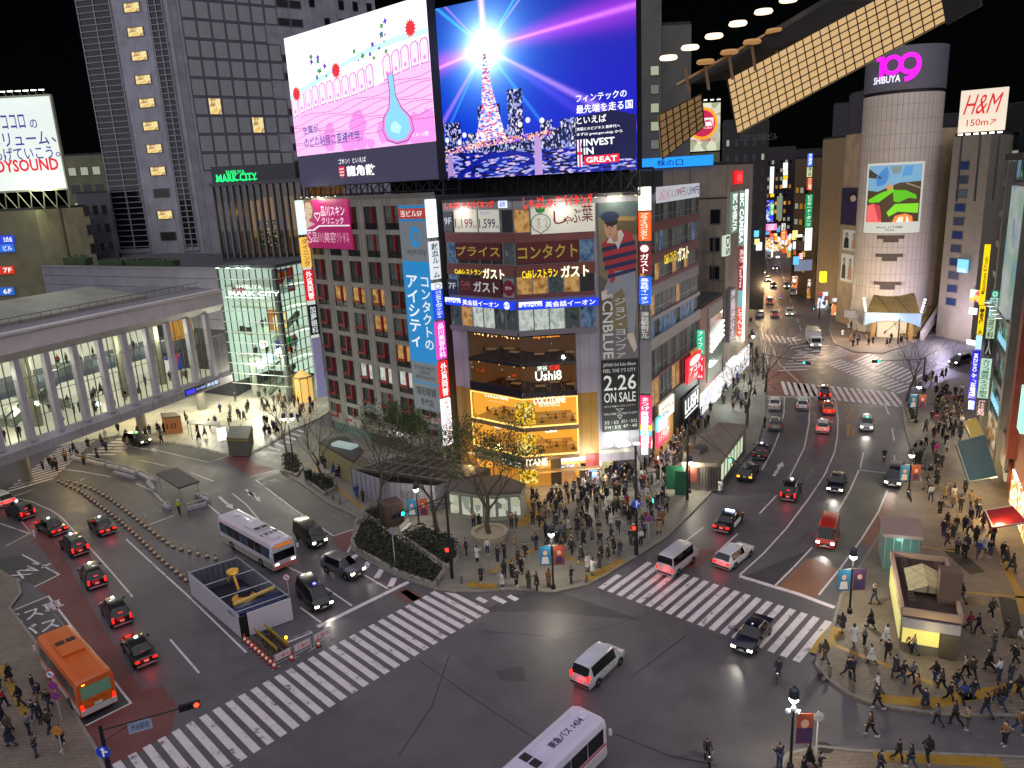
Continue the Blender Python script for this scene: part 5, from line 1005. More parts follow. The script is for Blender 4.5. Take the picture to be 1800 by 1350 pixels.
# hotel tower behind
TD=190.
def gx(px,py,y):d=ray(px,py);t=y/d.y;return V3((d.x*t,y,HC+d.z*t))
E0=gx(165,100,TD);E1=gx(330,100,TD-6)
HW=Wall((gx(190,300,TD).x-.5,TD),(gx(338,300,TD-5).x,TD-5));HR=Wall(HW.b,(gx(660,20,TD+26).x,TD+26))
H_=thing('hotel_tower','tall dark hotel tower with a column of warm lit windows','building',HW.p(0,0));ZT=110
MB().prism([(p.x,p.y)for p in(HW.p(0,0),HW.p(HW.L,0),HR.p(HR.L,0),HR.p(HR.L,0,-26),HW.p(0,0,-40))],0,ZT).build('wall',grid_mat('tower_panels','#918f9c','#55535e',3.2,3.9,.03,.6,.05,'xy',0),H_)
MB().prism([(p.x,p.y)for p in(HW.p(0,0),HW.p(HW.L,0),HR.p(HR.L,0),HR.p(HR.L,0,-26),HW.p(0,0,-40))],ZT,ZT+1).build('roof',mat('#2a2a2c',.8),H_)
ua,ub=HW.uz(*(246,200))[0]-.4,HW.uz(*(278,200))[0]+.4
rows=[HW.uz(262,y)[1]for y in(10,54,97,138,181,222,262,302)];dz=(rows[0]-rows[-1])/7
WWIN=speck('warm_hotel_room',['#c07818','#f0b848','#fff0b0','#a86410','#f8d070'],1.1,.95,tex='noise')
for i in range(-4,13):
 z=rows[0]-i*dz;lit_=(i<=7 or i in(9,11))and i>=0
 put_window(H_,HW,ua+.5,z-1.0,(ub-ua)*.8,2.1,WWIN if lit_ else GREY,'#5a5040')
mb=MB();mg=MB()
for(a,b)in((.2,ua-2.6),(ub+1.6,HW.L-1.2)):
 mg.wbox(HW,a,23,b,ZT-1,0,.12)
 for j in range(70):z=22+j*1.3;mb.wbox(HW,a-.2,z,b+.2,z+.16,.12,.4)
 for u in(a-.1,(a+b)/2,b):mb.wbox(HW,u-.12,22,u+.12,ZT-1,.121,.32)
mg.build('dark_glazing',mat('#12121a',.12,var=0),H_);mb.build('fin_lattice',mat('#8a8a94',.5),H_)
for j in range(14):
 for i in range(9):
  if(i+j*7)%11 in(0,1,2)and i>5:continue
  z=40+j*4.1;u=2.5+i*3.2
  put_window(H_,HR,u,z,3.12,4.0 if i<7 else 1.8,WWIN if(i,j)in((1,9),(4,2),(1,3),(8,4))else(mat('#94969c',.45,var=.25,scale=.3)if i<7 else GREY),'#55535e',.05)
for j in range(13):
 for i in range(7):
  if(i*5+j*3)%4==0:continue
  put_window(H_,HR,33+i*3.9+(j%2)*.3,38+j*4.4,1.5,2.3,WWIN if(i,j)in((2,6),(0,2),(4,1),(5,9))else DIM,'#3a3940',.05)
F0=gx(378,400,146);FW=Wall((gx(384,400,146).x,146),(gx(548,400,141).x,141));fb=thing('hotel_lobby_block','glazed hotel lobby block with tall metal fins and amber light','building',FW.p(0,0))
zt=zat(FW.a,378,328);MB().prism([(p.x,p.y)for p in(FW.p(.1,0,-6),FW.p(FW.L,0,-6),FW.p(FW.L,0,-14),FW.p(.1,0,-14))],20,zt).build('core_wall',mat('#4a3a28',.7,es=.16,ecol='#d08830',var=.4,scale=.35),fb)
MB().prism([(p.x,p.y)for p in(FW.p(-.4,0,.4),FW.p(FW.L+.4,0,.4),FW.p(FW.L+.4,0,-14),FW.p(-.4,0,-14))],zt,zt+.6).build('roof',mat('#4a4c52',.6),fb)
MB().prism([(p.x,p.y)for p in(FW.p(0,0,.1),FW.p(FW.L,0,.1),FW.p(FW.L,0,-14),FW.p(0,0,-14))],0,22.8).build('base_wall',mat('#3c3d42',.6),fb)
mb=MB()
for i in range(15):u=FW.L*i/14;mb.wbox(FW,u-.14,22.81,u+.14,zt-.01,-.4,.3)
mb.build('metal_fins',mat('#6d7074',.4,.4),fb);q=MB();q.q(FW.p(0,22.81,-.1),FW.p(FW.L,22.81,-.1),FW.p(FW.L,zt,-.1),FW.p(0,zt,-.1));q.build('glass_wall',pane_mat('#9aa0a0',.08),fb)
for u0_,u1_ in((3,5.5),(6.5,9),(11,13.6)):MB().wbox(FW,u0_,26,u1_,33.5,-5.9,-5.8).build('amber_panel',mat('#a87828',.6,es=.6,ecol='#e0a848',var=0),fb)
mb=MB();leaf_mass(mb,FW.p(8.7,26.5,-3),(4,2,5.5),500,.3);mb.bar(FW.p(8.7,22.8,-3),FW.p(8.7,27,-3),.12);tr_=tag(mb.build('lobby_tree',speck('dark_tree_leaves',['#050805','#141a10','#1c2418'],6,0),loc=FW.p(8.7,22.8,-3),recalc=False),'dark indoor tree dotted with small lights in the hotel lobby','tree')
mb=MB()
for _ in range(60):p=FW.p(8.7+ru(-2,2),26.5+ru(-2.6,2.6),-2.1);mb.box(p,(.09,.09,.09))
mb.build('fairy_lights',glow('#ffe0a0',3),tr_)
point('lobby_lamp',FW.p(6,31,-3),260,'#ffb050',.4)
GW=Wall((gx(372,310,150).x,150),(gx(520,310,150).x,150));MB().wbox(GW,0,33,GW.L,GW.uz(380,293)[1],-4,0).build('sign_wall',mat('#3f4148',.6),fb)
r=free_letters('green_neon_sign','green neon capital lettering on the lobby block roof',GW,(380,307),(453,317),'MARK CITY','#20f880',1.4,.03,.2);u0,z1=GW.uz(397,300);u1,z0=GW.uz(431,305);wtext(GW,u0,z0,u1,z1,'SHIBUYA',glow('#20f880',1.3),r,.2,.02);u0,z1=GW.uz(380,318);u1,_=GW.uz(453,318);MB().wbox(GW,u0,z1-.1,u1,z1+.06,.1,.2).build('underline',glow('#20f880',1.3),r)
# far left: karaoke billboard and its building
JW=Wall((gx(-60,250,157).x,157),(gx(118,332,157).x,157));JL=JW.L
jz0,jz1=JW.uz(60,333)[1],JW.uz(60,170)[1]
jb=thing('rooftop_billboard','huge white lit billboard on a rooftop with violet kana and red lettering','billboard',JW.p(JL/2,jz0));MB().wbox(JW,0,jz0,JL,jz1,-.5,0).build('panel',mat('#dfe8e4',.5,es=.75,ecol='#eef8f2',var=.1,scale=.1),jb)
for(a,b,c,d,s,col)in((0,203,46,225,'ココロ','#3a2a90'),(51,210,67,225,'の','#3a2a90'),(-22,234,88,254,'ボリューム','#3a2a90'),(-14,261,95,279,'あげていこう','#3a2a90'),(-20,283,106,305,'JOYSOUND','#d81830')):
 u0,z1=JW.uz(a,b);u1,z0=JW.uz(c,d);wtext(JW,u0,z0,u1,z1,s,glow(col,.8),jb,.04,.05 if 'J' in s else .02)
for a,b,s in((91,246,'、'),(98,272,'。')):u0,z0=JW.uz(a,b);wtext(JW,u0,z0-.4,u0+.9,z0+.5,s,glow('#3a2a90',.8),jb,.04)
fr=MB();fr.wbox(JW,0,jz0-.35,JL,jz0-.01,-.6,.1);fr.wbox(JW,0,jz1+.01,JL,jz1+.35,-.6,.1);fr.wbox(JW,JL+.01,jz0-.3,JL+.3,jz1+.3,-.6,.1)
for i in range(12):u=JL*(i+.5)/12;fr.bar(JW.p(u,jz1+.3,-.1),JW.p(u+.3,jz1+1.0,1.6),.07)
for i in range(7):u=JL*(i+.5)/7;fr.bar(JW.p(u-1.4,jz0-.3,-.4),JW.p(u,jz0-3.8,-2),.12);fr.bar(JW.p(u+1.4,jz0-.3,-.4),JW.p(u,jz0-3.8,-2),.12)
fr.build('steel_frame',mat('#9a9c8a',.5,.3),jb)
for i in range(12):MB().box(JW.p(JL*(i+.5)/12+.3,jz1+.95,1.6),(.9,.3,.15)).build('lamp',glow('#fbfff0',5),jb)
point('billboard_lamp',JW.p(JL-5,jz0-.8,2.5),1500,'#f4ffd8',.6)
fx=lambda px,d:gx(px,440,d).x
blk=block('corner_office','yellowish lit stone office block under the white billboard',[(fx(-80,158),158),(fx(76,158),158),(fx(168,176),176),(fx(-60,190),190)],jz0-3.9,grid_mat('beige_stone_panels','#a8a284','#6a664e',2.6,3.4,.03,.7,.06,'xy',0),[(((fx(76,158),158),(fx(168,176),176)),15.5,26,14,34.5,3,5,.62,.55,pick(DIM,GREY))])
FWl=Wall((fx(-80,158),158),(fx(76,158),158))
for y,c,s in((420,'#2040d0','当'),(435,'#2868e0','ビル'),(474,'#c83018','7F'),(511,'#2060c0','6F')):
 u1,z=FWl.uz(26,y);sign('shop_sign','lit %s sign low on the beige office block under the billboard'%{'当':'deep blue','ビル':'blue','7F':'orange red','6F':'pale blue'}[s],FWl,(u1-7,z+.8),(u1,z-.8),c,.8,[(.7,.2,.95,.8,s,'#ffffff',.9)],.3,.1,px=False)
block('old_office_block','pale old office block with balconies between billboard and tower',[(fx(136,200),200),(fx(232,200),200),(fx(232,215),215),(fx(136,215),215)],34+.058*200,mat('#6a6a52',.7,var=.2,scale=.2),[(((fx(136,200),200),(fx(232,200),200)),1,13,14,44,4,7,.7,.5,pick(DIM,DIM,GREY,PALE))])
block('dark_low_block','plain dark block standing against the foot of the hotel tower',[(fx(152,184),184),(fx(208,184),184),(fx(208,192),192),(fx(152,192),192)],34+.012*184,mat('#484854',.7))
q=MB();p=JW.p(JL-19,jz1,-3);q.bar((p.x,p.y,jz0),(p.x,p.y,jz1+12),.12,.03);tag(q.build('roof_antenna',mat('#33343a',.5),loc=(p.x,p.y,jz0)),'thin antenna mast above the white billboard','antenna')
# the hill street, round tower and right hand shops
FW9=lambda p,d:V3((gx(p,440,d).x,d))
# shops beyond the corner building on the left pavement
P1=WD.p(WD.L+.1,0,.3);P2=V3((33.1,117.2,0));WP=Wall(P1,P2)
pb=block('pink_shop_building','low pinkish shop building with white lit window lamps beside the corner building',[P1,P2,WP.p(WP.L,0,-12),WP.p(0,0,-9)],15.5,mat('#a87c76',.7,var=.1))
MB().wbox(WP,4.2,4,WP.L-.3,15.2,.01,.12).build('pale_frame',mat('#8b8a7e',.6),pb)
MB().wbox(WP,4.9,6,WP.L-.9,13.4,.13,.18).build('window',mat('#5d7468',.2,es=.12,ecol='#a0c8b0'),pb)
mb=MB()
for i in range(9):
 for j in range(4):p=WP.p(5.2+i*.95,8.6+j*.75+i*.12,.4);mb.box(p,(.3,.3,.28))
mb.build('window_display_lamps',glow('#fffef0',2.2),pb)  # display lamps in the shop window, each a small box
MB().wbox(WP,.2,.14,WP.L,3.4,.02,.2).build('bright_shop_front',speck('white_bright_shop',['#ffffff','#f4f8ff','#d0e0f0','#ffffff','#e8c8e0','#fffbe8'],2,1.0,tex='cells'),pb)
sign('shop_sign','white lit angled sign low on the pinkish shop building',WP,(1250,680),(1264,690),'#f4fff8',1.3,[(.1,.2,.9,.8,'SALE','#406050',.6)],.3,.3)
P3=V3((42.5,134.0,0));WK=Wall(P2+V3((.3,.3,0)),P3);WKf=Wall(WK.p(0,0,-15),WK.p(0,0,0))
kb=block('camera_shop_building','tall brown panelled camera shop building with long vertical lettered signs',[WK.p(0,0,0),WK.p(WK.L,0,0),WK.p(WK.L,0,-15),WK.p(0,0,-15)],zat(WK.p(0,0),1270,290),grid_mat('brown_grey_panels','#8a7e72','#453e39',2.4,2.7,.02,.6,.06,'xy',0))
for z in(26.2,22.0,17.8,13.5):put_window(kb,WKf,12.6,z,1.6,2.3,DIM)
mb=MB();mb.wbox(WKf,7,30,15.1,30.2,.02,.06);mb.build('dark_joint',mat('#1c1a1a',.7),kb)
sc=thing('scaffold','steel pipe scaffold standing beside the brown camera shop','scaffold',WKf.p(10,10,1));q=MB()
for i in range(6):
 for o in(.3,1.4):q.bar(WKf.p(7.5+i*1.5,8,o),WKf.p(7.5+i*1.5,25.5,o),.04)
for j in range(8):
 for o in(.3,1.4):q.bar(WKf.p(7.4,9+j*2.2,o),WKf.p(15.2,9+j*2.2,o),.035)
for i in range(5):q.bar(WKf.p(7.5+i*1.5,9,.3),WKf.p(9+i*1.5,24,.3),.03)
q.build('pipes',mat('#6a6660',.5,.3),sc)
r=sign('roof_sign','long bright blue lit sign along the brown building roof',Wall(WKf.p(-2.5,0,.2),WKf.p(14.8,0,.2)),(0,36.4),(15.5,34.9),'#2090ff',1.2,[],.3,0,px=False);wtext(Wall(WKf.p(-2.5,0,.2),WKf.p(14.8,0,.2)),7,35.1,11,36.1,'株の口',mat('#08142a',.5),r,.32)
sign('square_sign','bright red square sign on the brown building corner',Wall(WK.p(.2,0,.2),WK.p(3.2,0,.2)),(1291,301),(1302,322),'#ff1820',1.4,[(.2,.2,.8,.8,'曲','#ff6060',1.2)],.3,0)
BC=Wall(WK.p(2.8,0,.2),WK.p(2.8,0,2.2));
def vsign(name,label,W,x0,x1,y0,y1,c,e,s,tc,te=1.2,gr=None,thick=.5,xm=None,rot=False):
 u0,z1=W.uz(x0,y0);u1,_=W.uz(x1,y0);z0=W.uz((x0+x1)/2 if xm is None else xm,y1)[1]
 r=sign(name,label,W,(u0,z1),(u1,z0),c,e,[]if rot or not s else[(.12,.03,.88,.97,s,tc,te,True,.04)],thick,-thick,gr,px=False)
 if rot and s:
  q=MB();w_=u1-u0;letters(q,lambda u,z:W.p(u0+w_*z,z1-(z1-z0)*u,.015),.05,.15,.95,.85,s,.04);q.build('lettering',glow(tc,te),r,recalc=False)
 return r
SWk=Wall(WK.p(.2,0,.3),WK.p(2.6,0,.3))
vsign('strip_sign','pale green lit strip with white capitals on the camera shop corner',SWk,1287,1298,338,410,'#7c9a88',.5,'BIC SHIBUYA','#f4fff4',1.2,rot=True,xm=1290)
r=vsign('tower_sign','tall white edged green camera shop sign standing out over the pavement',BC,1300,1310,335,432,'#82a894',.55,'BIC CAMERA','#ffffff',1.5,rot=True,xm=1302)
vsign('tower_sign','tall dark red tax free sign below the green camera shop sign',BC,1299,1309,434,510,'#a02028',.6,'免税 TaxFree','#f0d0d0',1.0,rot=True,xm=1300)
vsign('tower_sign','pale blue blank panel below the tax free sign',BC,1297,1308,511,540,'#90c8d0',.6,'','',xm=1298)
vsign('tower_sign','orange red lit vertical sign at the foot of the camera shop',BC,1296,1307,541,590,'#ff3818',1.2,'じてんしゃ','#ffe8d8',1.3,xm=1297)
mb=MB();u=BC.uz(1311,335)[0];z0=BC.uz(1306,600)[1];z1=BC.uz(1311,333)[1];mb.wbox(BC,u,z0,u+.28,z1,-.5,.1);tag(mb.build('light_edge',glow('#f4fbff',2),loc=BC.p(u,z0)),'long white light edge along the camera shop sign','sign light')
vsign('strip_sign','pale lit sign with dark roman letters beside the scaffold',Wall(WK.p(.1,0,.5),WK.p(1.6,0,.6)),1275,1284,415,450,'#cfe0c8',.8,'DS','#203030',.2,rot=True,xm=1277)
vsign('strip_sign','grey violet vertical sign with white characters below the roman letter sign',Wall(WK.p(.1,0,.5),WK.p(1.9,0,.6)),1284,1294,510,600,'#6a6470',.25,'薬局渋谷店','#d0c8d8',.6,xm=1286)
MB_=MB();MB_.wbox(WK,.3,.14,WK.L,3.8,.02,.3);tag(MB_.build('bright_shop_front',speck('camera_shop_front',['#ffffff','#d8e0e8','#f8f0e0','#e0b8b8','#ffffff','#a8b8c8'],1.6,1.0,tex='cells'),loc=WK.p(5,0)),'dazzling white shop front at the foot of the camera shop','shop front')
tag(MB().wbox(WK,1.5,3.9,7,4.4,.1,1.6).build('shop_awning',glow('#f8fff4',1.0),loc=WK.p(3,4)),'white glowing awning at the foot of the camera shop','awning')
point('shop_lamp',WK.p(5,3.2,3),700,'#f4fff0',.5);point('shop_lamp',WP.p(6,3.2,3),800,'#eefff4',.5);point('shop_lamp',WD.p(10,3.4,2),900,'#fff0d0',.4);point('shop_lamp',WD.p(3.5,3.0,2),900,'#fff4ec',.4);point('shop_lamp',WR.p(7.5,3.0,2.5),1200,'#fff6e4',.4);point('shop_lamp',WL.p(4,3.0,2.5),700,'#ffd890',.4);point('shop_lamp',WR.p(2.2,2.8,1.8),600,'#ffc860',.4)
point('shop_lamp',WB.p(18,3.2,3),260,'#eef0ff',.4);point('shop_lamp',WB.p(5,3.2,3),200,'#d8f0e8',.4)
# higher blocks behind the screens and the brown building
gB=grid_mat('grey_tower_cladding','#98958e','#5c5a55',2.2,1.6,.02,.6,.06,'xy',0)
block('grey_stair_tower','slim pale grey tower with a column of lit stair windows beside the blue screen',[FW9(1108,128),FW9(1163,128),FW9(1163,140),FW9(1108,140)],70,gB,[((FW9(1142,128),FW9(1161,128)),0,1.8,34.5,51,1,6,.8,.55,pick(glow('#a8b090',.55),glow('#b8c0a0',.6),glow('#7a8070',.5)))])
block('grey_stepped_tower','grey panelled block just right of the slim stair tower',[FW9(1163.5,130),FW9(1212,130),FW9(1212,142),FW9(1163.5,142)],34+130*.172,gB)
pw=Wall(FW9(1206,133),FW9(1264,133));r=sign('amusement_billboard','lit chequered billboard with an orange and crimson disc',pw,(1208,183),(1264,264),speck('chequer_panel',['#e8ecd0','#b8bc98','#f4f8e0','#c8ccb0'],.8,.85,tex='cells'),1,[],.4,0)
u0,z1=pw.uz(1208,183);u1,z0=pw.uz(1264,264)
def disc(W,cu,cz,rad,o,m,name,par):return MB().q(*[W.p(cu+rad*cos(t),cz+rad*sin(t),o)for t in[i*pi/16 for i in range(32)]]).build(name,m,par,recalc=False)
cu,cz=u0+(u1-u0)*.45,z0+(z1-z0)*.58;disc(pw,cu,cz,2.55,.42,glow('#ff9a18',1.1),'orange_ring',r);disc(pw,cu,cz,2.1,.44,glow('#c01848',.95),'crimson_disc',r)
wtext(pw,cu-1.8,cz-.8,cu+1.8,cz+.9,'楽園',glow('#fff0f0',1.2),r,.46,.04);wtext(pw,cu-2.4,cz-2.9,cu+2.2,cz-2.4,'CASINO AMUSEMENT',glow('#c02040',.9),r,.46)
for i in range(5):p=pw.p(u0+(u1-u0)*(i+.5)/5,z1+.5,1.2);l=tag(MB().bar(pw.p(u0+(u1-u0)*(i+.5)/5,z1,0),p,.05).box(p,(.6,.3,.2)).build('billboard_lamp',mat('#6a6a60',.5),loc=p),'lamp arm over the chequered billboard, %s from its left'%ordn[i],'lamp','lamps over the chequered billboard');MB().box(p-V3((0,0,.14)),(.5,.25,.06)).build('bulb',glow('#fbfff0',5),l)
tag(MB().prism([(p.x,p.y)for p in(FW9(1213,134.5),FW9(1262,134.5),FW9(1262,140),FW9(1213,140))],20,z0-.2).build('roof_hut',mat('#77745f',.7),loc=(FW9(1235,136).x,136,20)),'plain pale roof hut under the chequered billboard','roof hut')
block('dark_hill_building','dark building with a few small lit windows behind the brown camera shop',[FW9(1266,190),FW9(1345,190),FW9(1345,205),FW9(1266,205)],34+190*.058,mat('#26252a',.7),[((FW9(1268,190),FW9(1343,190)),0,10.5,14,42,5,8,.35,.45,lambda i,j:rnd.choice((DIM,DIM,PALE,GREY)))])
dw=Wall(FW9(1300,186),FW9(1368,186));free_letters('roof_letters','dim grey building name lettering against the dark sky',dw,(1302,236),(1366,246),'ロケス共同ビル','#3c3c40',.5,.02)
# the hill street seen end on
def neon(W,lst,gr):
 for i,(x0,x1,y0,y1,c,e,s,tc,lb)in enumerate(lst):vsign('street_sign',lb,W,x0,x1,y0,y1,c,e,s,tc,1.1,gr,.5)
hw=lambda d:Wall(FW9(1200,d),FW9(1600,d))
block('hill_building','dim building with lit windows on the left of the hill street',[FW9(1300,205),FW9(1325,205),FW9(1330,250),FW9(1290,250)],28,mat('#38353a',.7),[((FW9(1325,205),FW9(1330,250)),1,40,6,26,8,5,.6,.5,pick(WARM2,PALE,DIM,DIM))])
block('hill_building','building at the far end of the hill street glowing with neon',[FW9(1328,330),FW9(1392,330),FW9(1392,345),FW9(1328,345)],42,mat('#302c34',.7),[((FW9(1330,330),FW9(1390,330)),1,14,8,38,7,9,.6,.5,pick(WARM2,PALE,DIM,GREY,WARM))])
block('hill_building','tan building with horizontal lit shop rows on the right of the hill street',[FW9(1392,215),FW9(1436,200),FW9(1480,225),FW9(1420,260)],36,mat('#7c6a52',.7,var=.15),[((FW9(1392,215),FW9(1436,200)),.5,9,5,30,3,6,.8,.4,pick(WARM,PALE,DIM,WARM2))])
block('hill_building','tan side wall building beside the white column of the round tower',[FW9(1437,192),FW9(1500,178),FW9(1510,200),FW9(1440,215)],40,mat('#8f7c60',.7,var=.1))
block('hill_building','grey gabled rooftop block above the hill street',[FW9(1452,235),FW9(1520,235),FW9(1520,250),FW9(1452,250)],34+235*.072,mat('#33343a',.7))
block('hill_building','dark mid height building right of the hill street end',[FW9(1392,300),FW9(1450,300),FW9(1450,320),FW9(1392,320)],34+300*.02,mat('#2b2a2e',.7),[((FW9(1394,300),FW9(1448,300)),1,11,10,36,4,6,.5,.5,pick(DIM,PALE,WARM2))])
block('hill_building','dark building closing the gap left of the hill street',[FW9(1300,262),FW9(1333,262),FW9(1333,275),FW9(1300,275)],34+262*.016,mat('#29272d',.7),[((FW9(1301,262),FW9(1332,262)),0,6,5,34,3,8,.5,.5,pick(DIM,PALE,WARM2,WARM))])
neon(hw(196),[(1421,1429,270,292,'#3070f0',.95,'天狗屋','#ffffff','blue topped stack sign beside the green billiards sign'),(1420,1428,294,311,'#d8e0b0',.8,'居酒屋','#405020','pale yellow panel of the billiards sign stack'),(1420,1428,313,334,'#d84020',.9,'酒場','#ffe0c0','red panel of the billiards sign stack'),(1418,1429,342,399,'#109858',.9,'ビリヤード・ダーツ','#e0fff0','green billiards and darts vertical sign'),(1417,1428,401,440,'#eef6f0',1.3,'','','blank white lit column sign below the green billiards sign'),(1405,1412,445,456,'#d02838',1.0,'回','#ffffff','small red lit sign over the right side shops'),(1398,1428,458,476,'#7a8aa8',.7,'','','bluish lit shop front below the white column sign')],'vertical signs on the hill street')
neon(hw(232),[(1378,1385,286,299,'#f4f8e8',1.2,'','','white top panel of the tallest hill street sign column'),(1378,1385,300,308,'#f4f8e8',1.2,'','','second white panel of the tallest hill street sign column'),(1378,1385,309,315,'#f0c818',1.1,'','','yellow panel of the tallest hill street sign column'),(1377,1384,316,330,'#f0f6f0',1.2,'','','white panel below the yellow one on the hill street'),(1355,1361,293,340,'#e8f4f4',1.2,'','','long white sign column near the street end'),(1355,1361,341,346,'#f0d020',1.1,'','','small yellow panel under the long white column'),(1354,1361,358,378,'#20b050',1.0,'麻雀','#e8ffe8','green mahjong sign near the street end'),(1375,1381,393,405,'#f0f0e0',1.0,'大衆','#303030','white lantern like sign near the street end'),(1374,1381,407,421,'#ff8018',1.2,'酒','#fff0d0','orange sign near the street end'),(1367,1376,345,386,'#98a890',.6,'','','dim pale sign panel near the street end')],'vertical signs on the hill street')
neon(hw(290),[(1336,1341,340,346,'#6040ff',1.2,'','','violet cap of the rainbow sign at the street end'),(1336,1341,347,353,'#ff2040',1.2,'','','red panel of the rainbow sign at the street end'),(1336,1340,354,388,'#ffd8a0',1.1,'','','cream panel of the rainbow sign at the street end'),(1346,1366,394,405,'#f080c8',1.0,'カラオケ','#ffffff','pink karaoke sign at the street end')],'vertical signs on the hill street')
vsign('blue_light_screen','shimmering blue violet light wall at the end of the hill street',hw(288),1341,1360,353,390,speck('blue_light_dots',['#3040ff','#a0a8ff','#181060','#e0e0ff','#5060ff'],1.2,1.1,tex='cells'),1,'','',1,None,1)
SG=('#ffb040','#ffffff','#ff5030','#60c0ff','#ffe890','#40d080','#f0f0ff')
for i in range(96):
 d=ru(178,330);left=i%2;x=(ru(1314,1330)if left else ru(1392,1420))if d<270 else ru(1330,1392);y=ru(400,452);c=SG[i%7]
 u,z=hw(d).uz(x,y);w_=ru(.5,1.6);h=ru(.6,2.2);z=max(z,1.5+h)
 q=MB().wbox(hw(d),u,z-h,u+w_,z,-.2,.2);o_=tag(q.build('small_sign',glow(c,ru(.8,1.5)),loc=hw(d).p(u,z-h)),'tiny lit %s sign on the distant hill street, %s nearest of its colour'%({'#ffb040':'amber','#ffffff':'white','#ff5030':'red','#60c0ff':'blue','#ffe890':'cream','#40d080':'green','#f0f0ff':'pale violet'}[c],ordinal(i//7)),'sign','tiny lit signs on the hill street')
point('street_glow_lamp',(64,190,6),5500,'#ffd8a0',1);point('street_glow_lamp',(84,245,6),11000,'#ffc890',1);point('street_glow_lamp',(52,160,7),2600,'#ffe8c8',1)
for k,(x0,x1,d,h,lb)in enumerate(((1300,1322,200,5,'left'),(1318,1334,258,5,'left'),(1393,1420,211,5,'right'),(1421,1436,203,5,'right'),(1440,1462,187,4,'right'),(1466,1490,177,4,'right'),(1334,1388,327,6,'end'))):
 q=hw(d);u0,u1=q.uz(x0,480)[0],q.uz(x1,480)[0];tag(MB().wbox(q,u0,.1,u1,h,-.3,.3).build('lit_shop_front',speck('hill_shop_%d'%(k%3),(['#ffe8c0','#c07830','#ffffff','#f0b060','#603018'],['#ffffff','#e8f0ff','#d04030','#fff4d8','#405060'],['#fff0d0','#ff9040','#ffffff','#60a0d0','#803828'])[k%3],1.1,1.0,tex='cells'),loc=q.p(u0,0)),'lit shop front on the %s of the hill street, %s lowest'%(lb,ordn[k%4])if lb!='end' else 'wide lit shop front closing the hill street end','shop front','shop fronts on the hill street')
 # the round tower
CT=V3((80.4,160.5,0));RT=7.2;fd=atan2(-CT.y,-CT.x)
T_=thing('round_shop_tower','tall pale round tower with a big lit poster and dark crown','building',CT)
TM=mat('#d2c6b8',.45,.05,.08,.2)  # light beige takes a warm cast into the silver cladding's colour
MB().lathe([(RT+.4,0),(RT,6),(RT,46.6)],CT,48).build('drum',TM,T_,40);MB().lathe([(RT-.1,46.61),(RT-.1,47.2)],CT,48).build('dark_band',mat('#17171b',.5),T_,40)
MB().lathe([(RT+.1,47.21),(RT+.1,55),(RT-.6,55.01)],CT,48).build('crown',mat('#6c6a74',.5),T_,40)
mb=MB()
for k in range(16):mb.lathe([(RT+.03,4+k*2.7),(RT+.03,4.06+k*2.7)],CT,48)
for k in range(24):a=fd+(k-12)*pi/24;mb.bar(CT+V3((cos(a),sin(a),0))*(RT+.02)+V3((0,0,6)),CT+V3((cos(a),sin(a),0))*(RT+.02)+V3((0,0,46.5)),.035)
mb.build('panel_joints',mat('#a89d90',.7),T_)
def TP(a,z,o=.12):t=fd+radians(a);return V3((CT.x+(RT+o)*cos(t),CT.y+(RT+o)*sin(t),z))
def curved(name,a0,z0,a1,z1,o,m,par,n=12):
 mb=MB()
 for i in range(n):x,y=a0+(a1-a0)*i/n,a0+(a1-a0)*(i+1)/n;mb.hexa([TP(x,z0,o-.1),TP(y,z0,o-.1),TP(y,z0,o),TP(x,z0,o)],[TP(x,z1,o-.1),TP(y,z1,o-.1),TP(y,z1,o),TP(x,z1,o)])
 return mb.build(name,m,par)
def tow_z(y):return zat(TP(0,0),1590,y)
pa0,pa1=-48,38;pz1,pz0=tow_z(285),tow_z(409)
po=thing('tower_poster','big lit poster on the round tower showing a figure in a bright green jacket','poster',TP(0,pz0));curved('white_border',pa0,pz0,pa1,pz1,.2,glow('#cfd0c4',.72),po)
def pv(name,pts,c,e=.7,o=.22):
 mb=MB();n=len(pts);xs=[p[0]for p in pts];cut=sorted(set([min(xs),max(xs)]+[i/16 for i in range(1,16)if min(xs)<i/16<max(xs)]+xs))
 def ys(x):
  r=[]
  for i in range(n):
   (a,b),(c_,d)=pts[i],pts[(i+1)%n]
   if a!=c_ and min(a,c_)-1e-9<=x<=max(a,c_)+1e-9:r.append(b+(d-b)*(x-a)/(c_-a))
  return(min(r),max(r))if r else(0,0)
 for x,y in zip(cut,cut[1:]):
  e1,e2=(y-x)*.01,(y-x)*.01;(a,b),(c_,d)=ys(x+e1),ys(y-e2);A_=lambda t:pa0+(pa1-pa0)*t;Z_=lambda t:pz1-(pz1-pz0)*t
  mb.q(TP(A_(x),Z_(b),o),TP(A_(y),Z_(d),o),TP(A_(y),Z_(c_),o),TP(A_(x),Z_(a),o))
 return mb.build(name,glow(c,e),po,recalc=False)
pv('picture',[(.04,.03),(.96,.03),(.96,.84),(.04,.84)],'#57482e',.5,.215);pv('painted_sky',[(.04,.03),(.96,.03),(.96,.27),(.6,.28),(.42,.34),(.25,.4),(.04,.38)],'#7fb0d0',.7)
pv('sky_blue',[(.3,.1),(.38,.05),(.44,.18),(.36,.3),(.22,.33),(.2,.2)],'#4a88c8',.75,.224);pv('sky_blue',[(.66,.06),(.8,.05),(.78,.18),(.62,.2)],'#5a98d0',.75,.224);pv('cloud',[(.44,.05),(.62,.05),(.6,.14),(.48,.16)],'#8a9aa0',.6,.224)
pv('roof_edge',[(.04,.07),(.3,.2),(.28,.22),(.04,.2)],'#4a4438',.6,.226);pv('roof_edge',[(.7,.28),(.96,.36),(.96,.38),(.7,.3)],'#a09080',.6,.226)
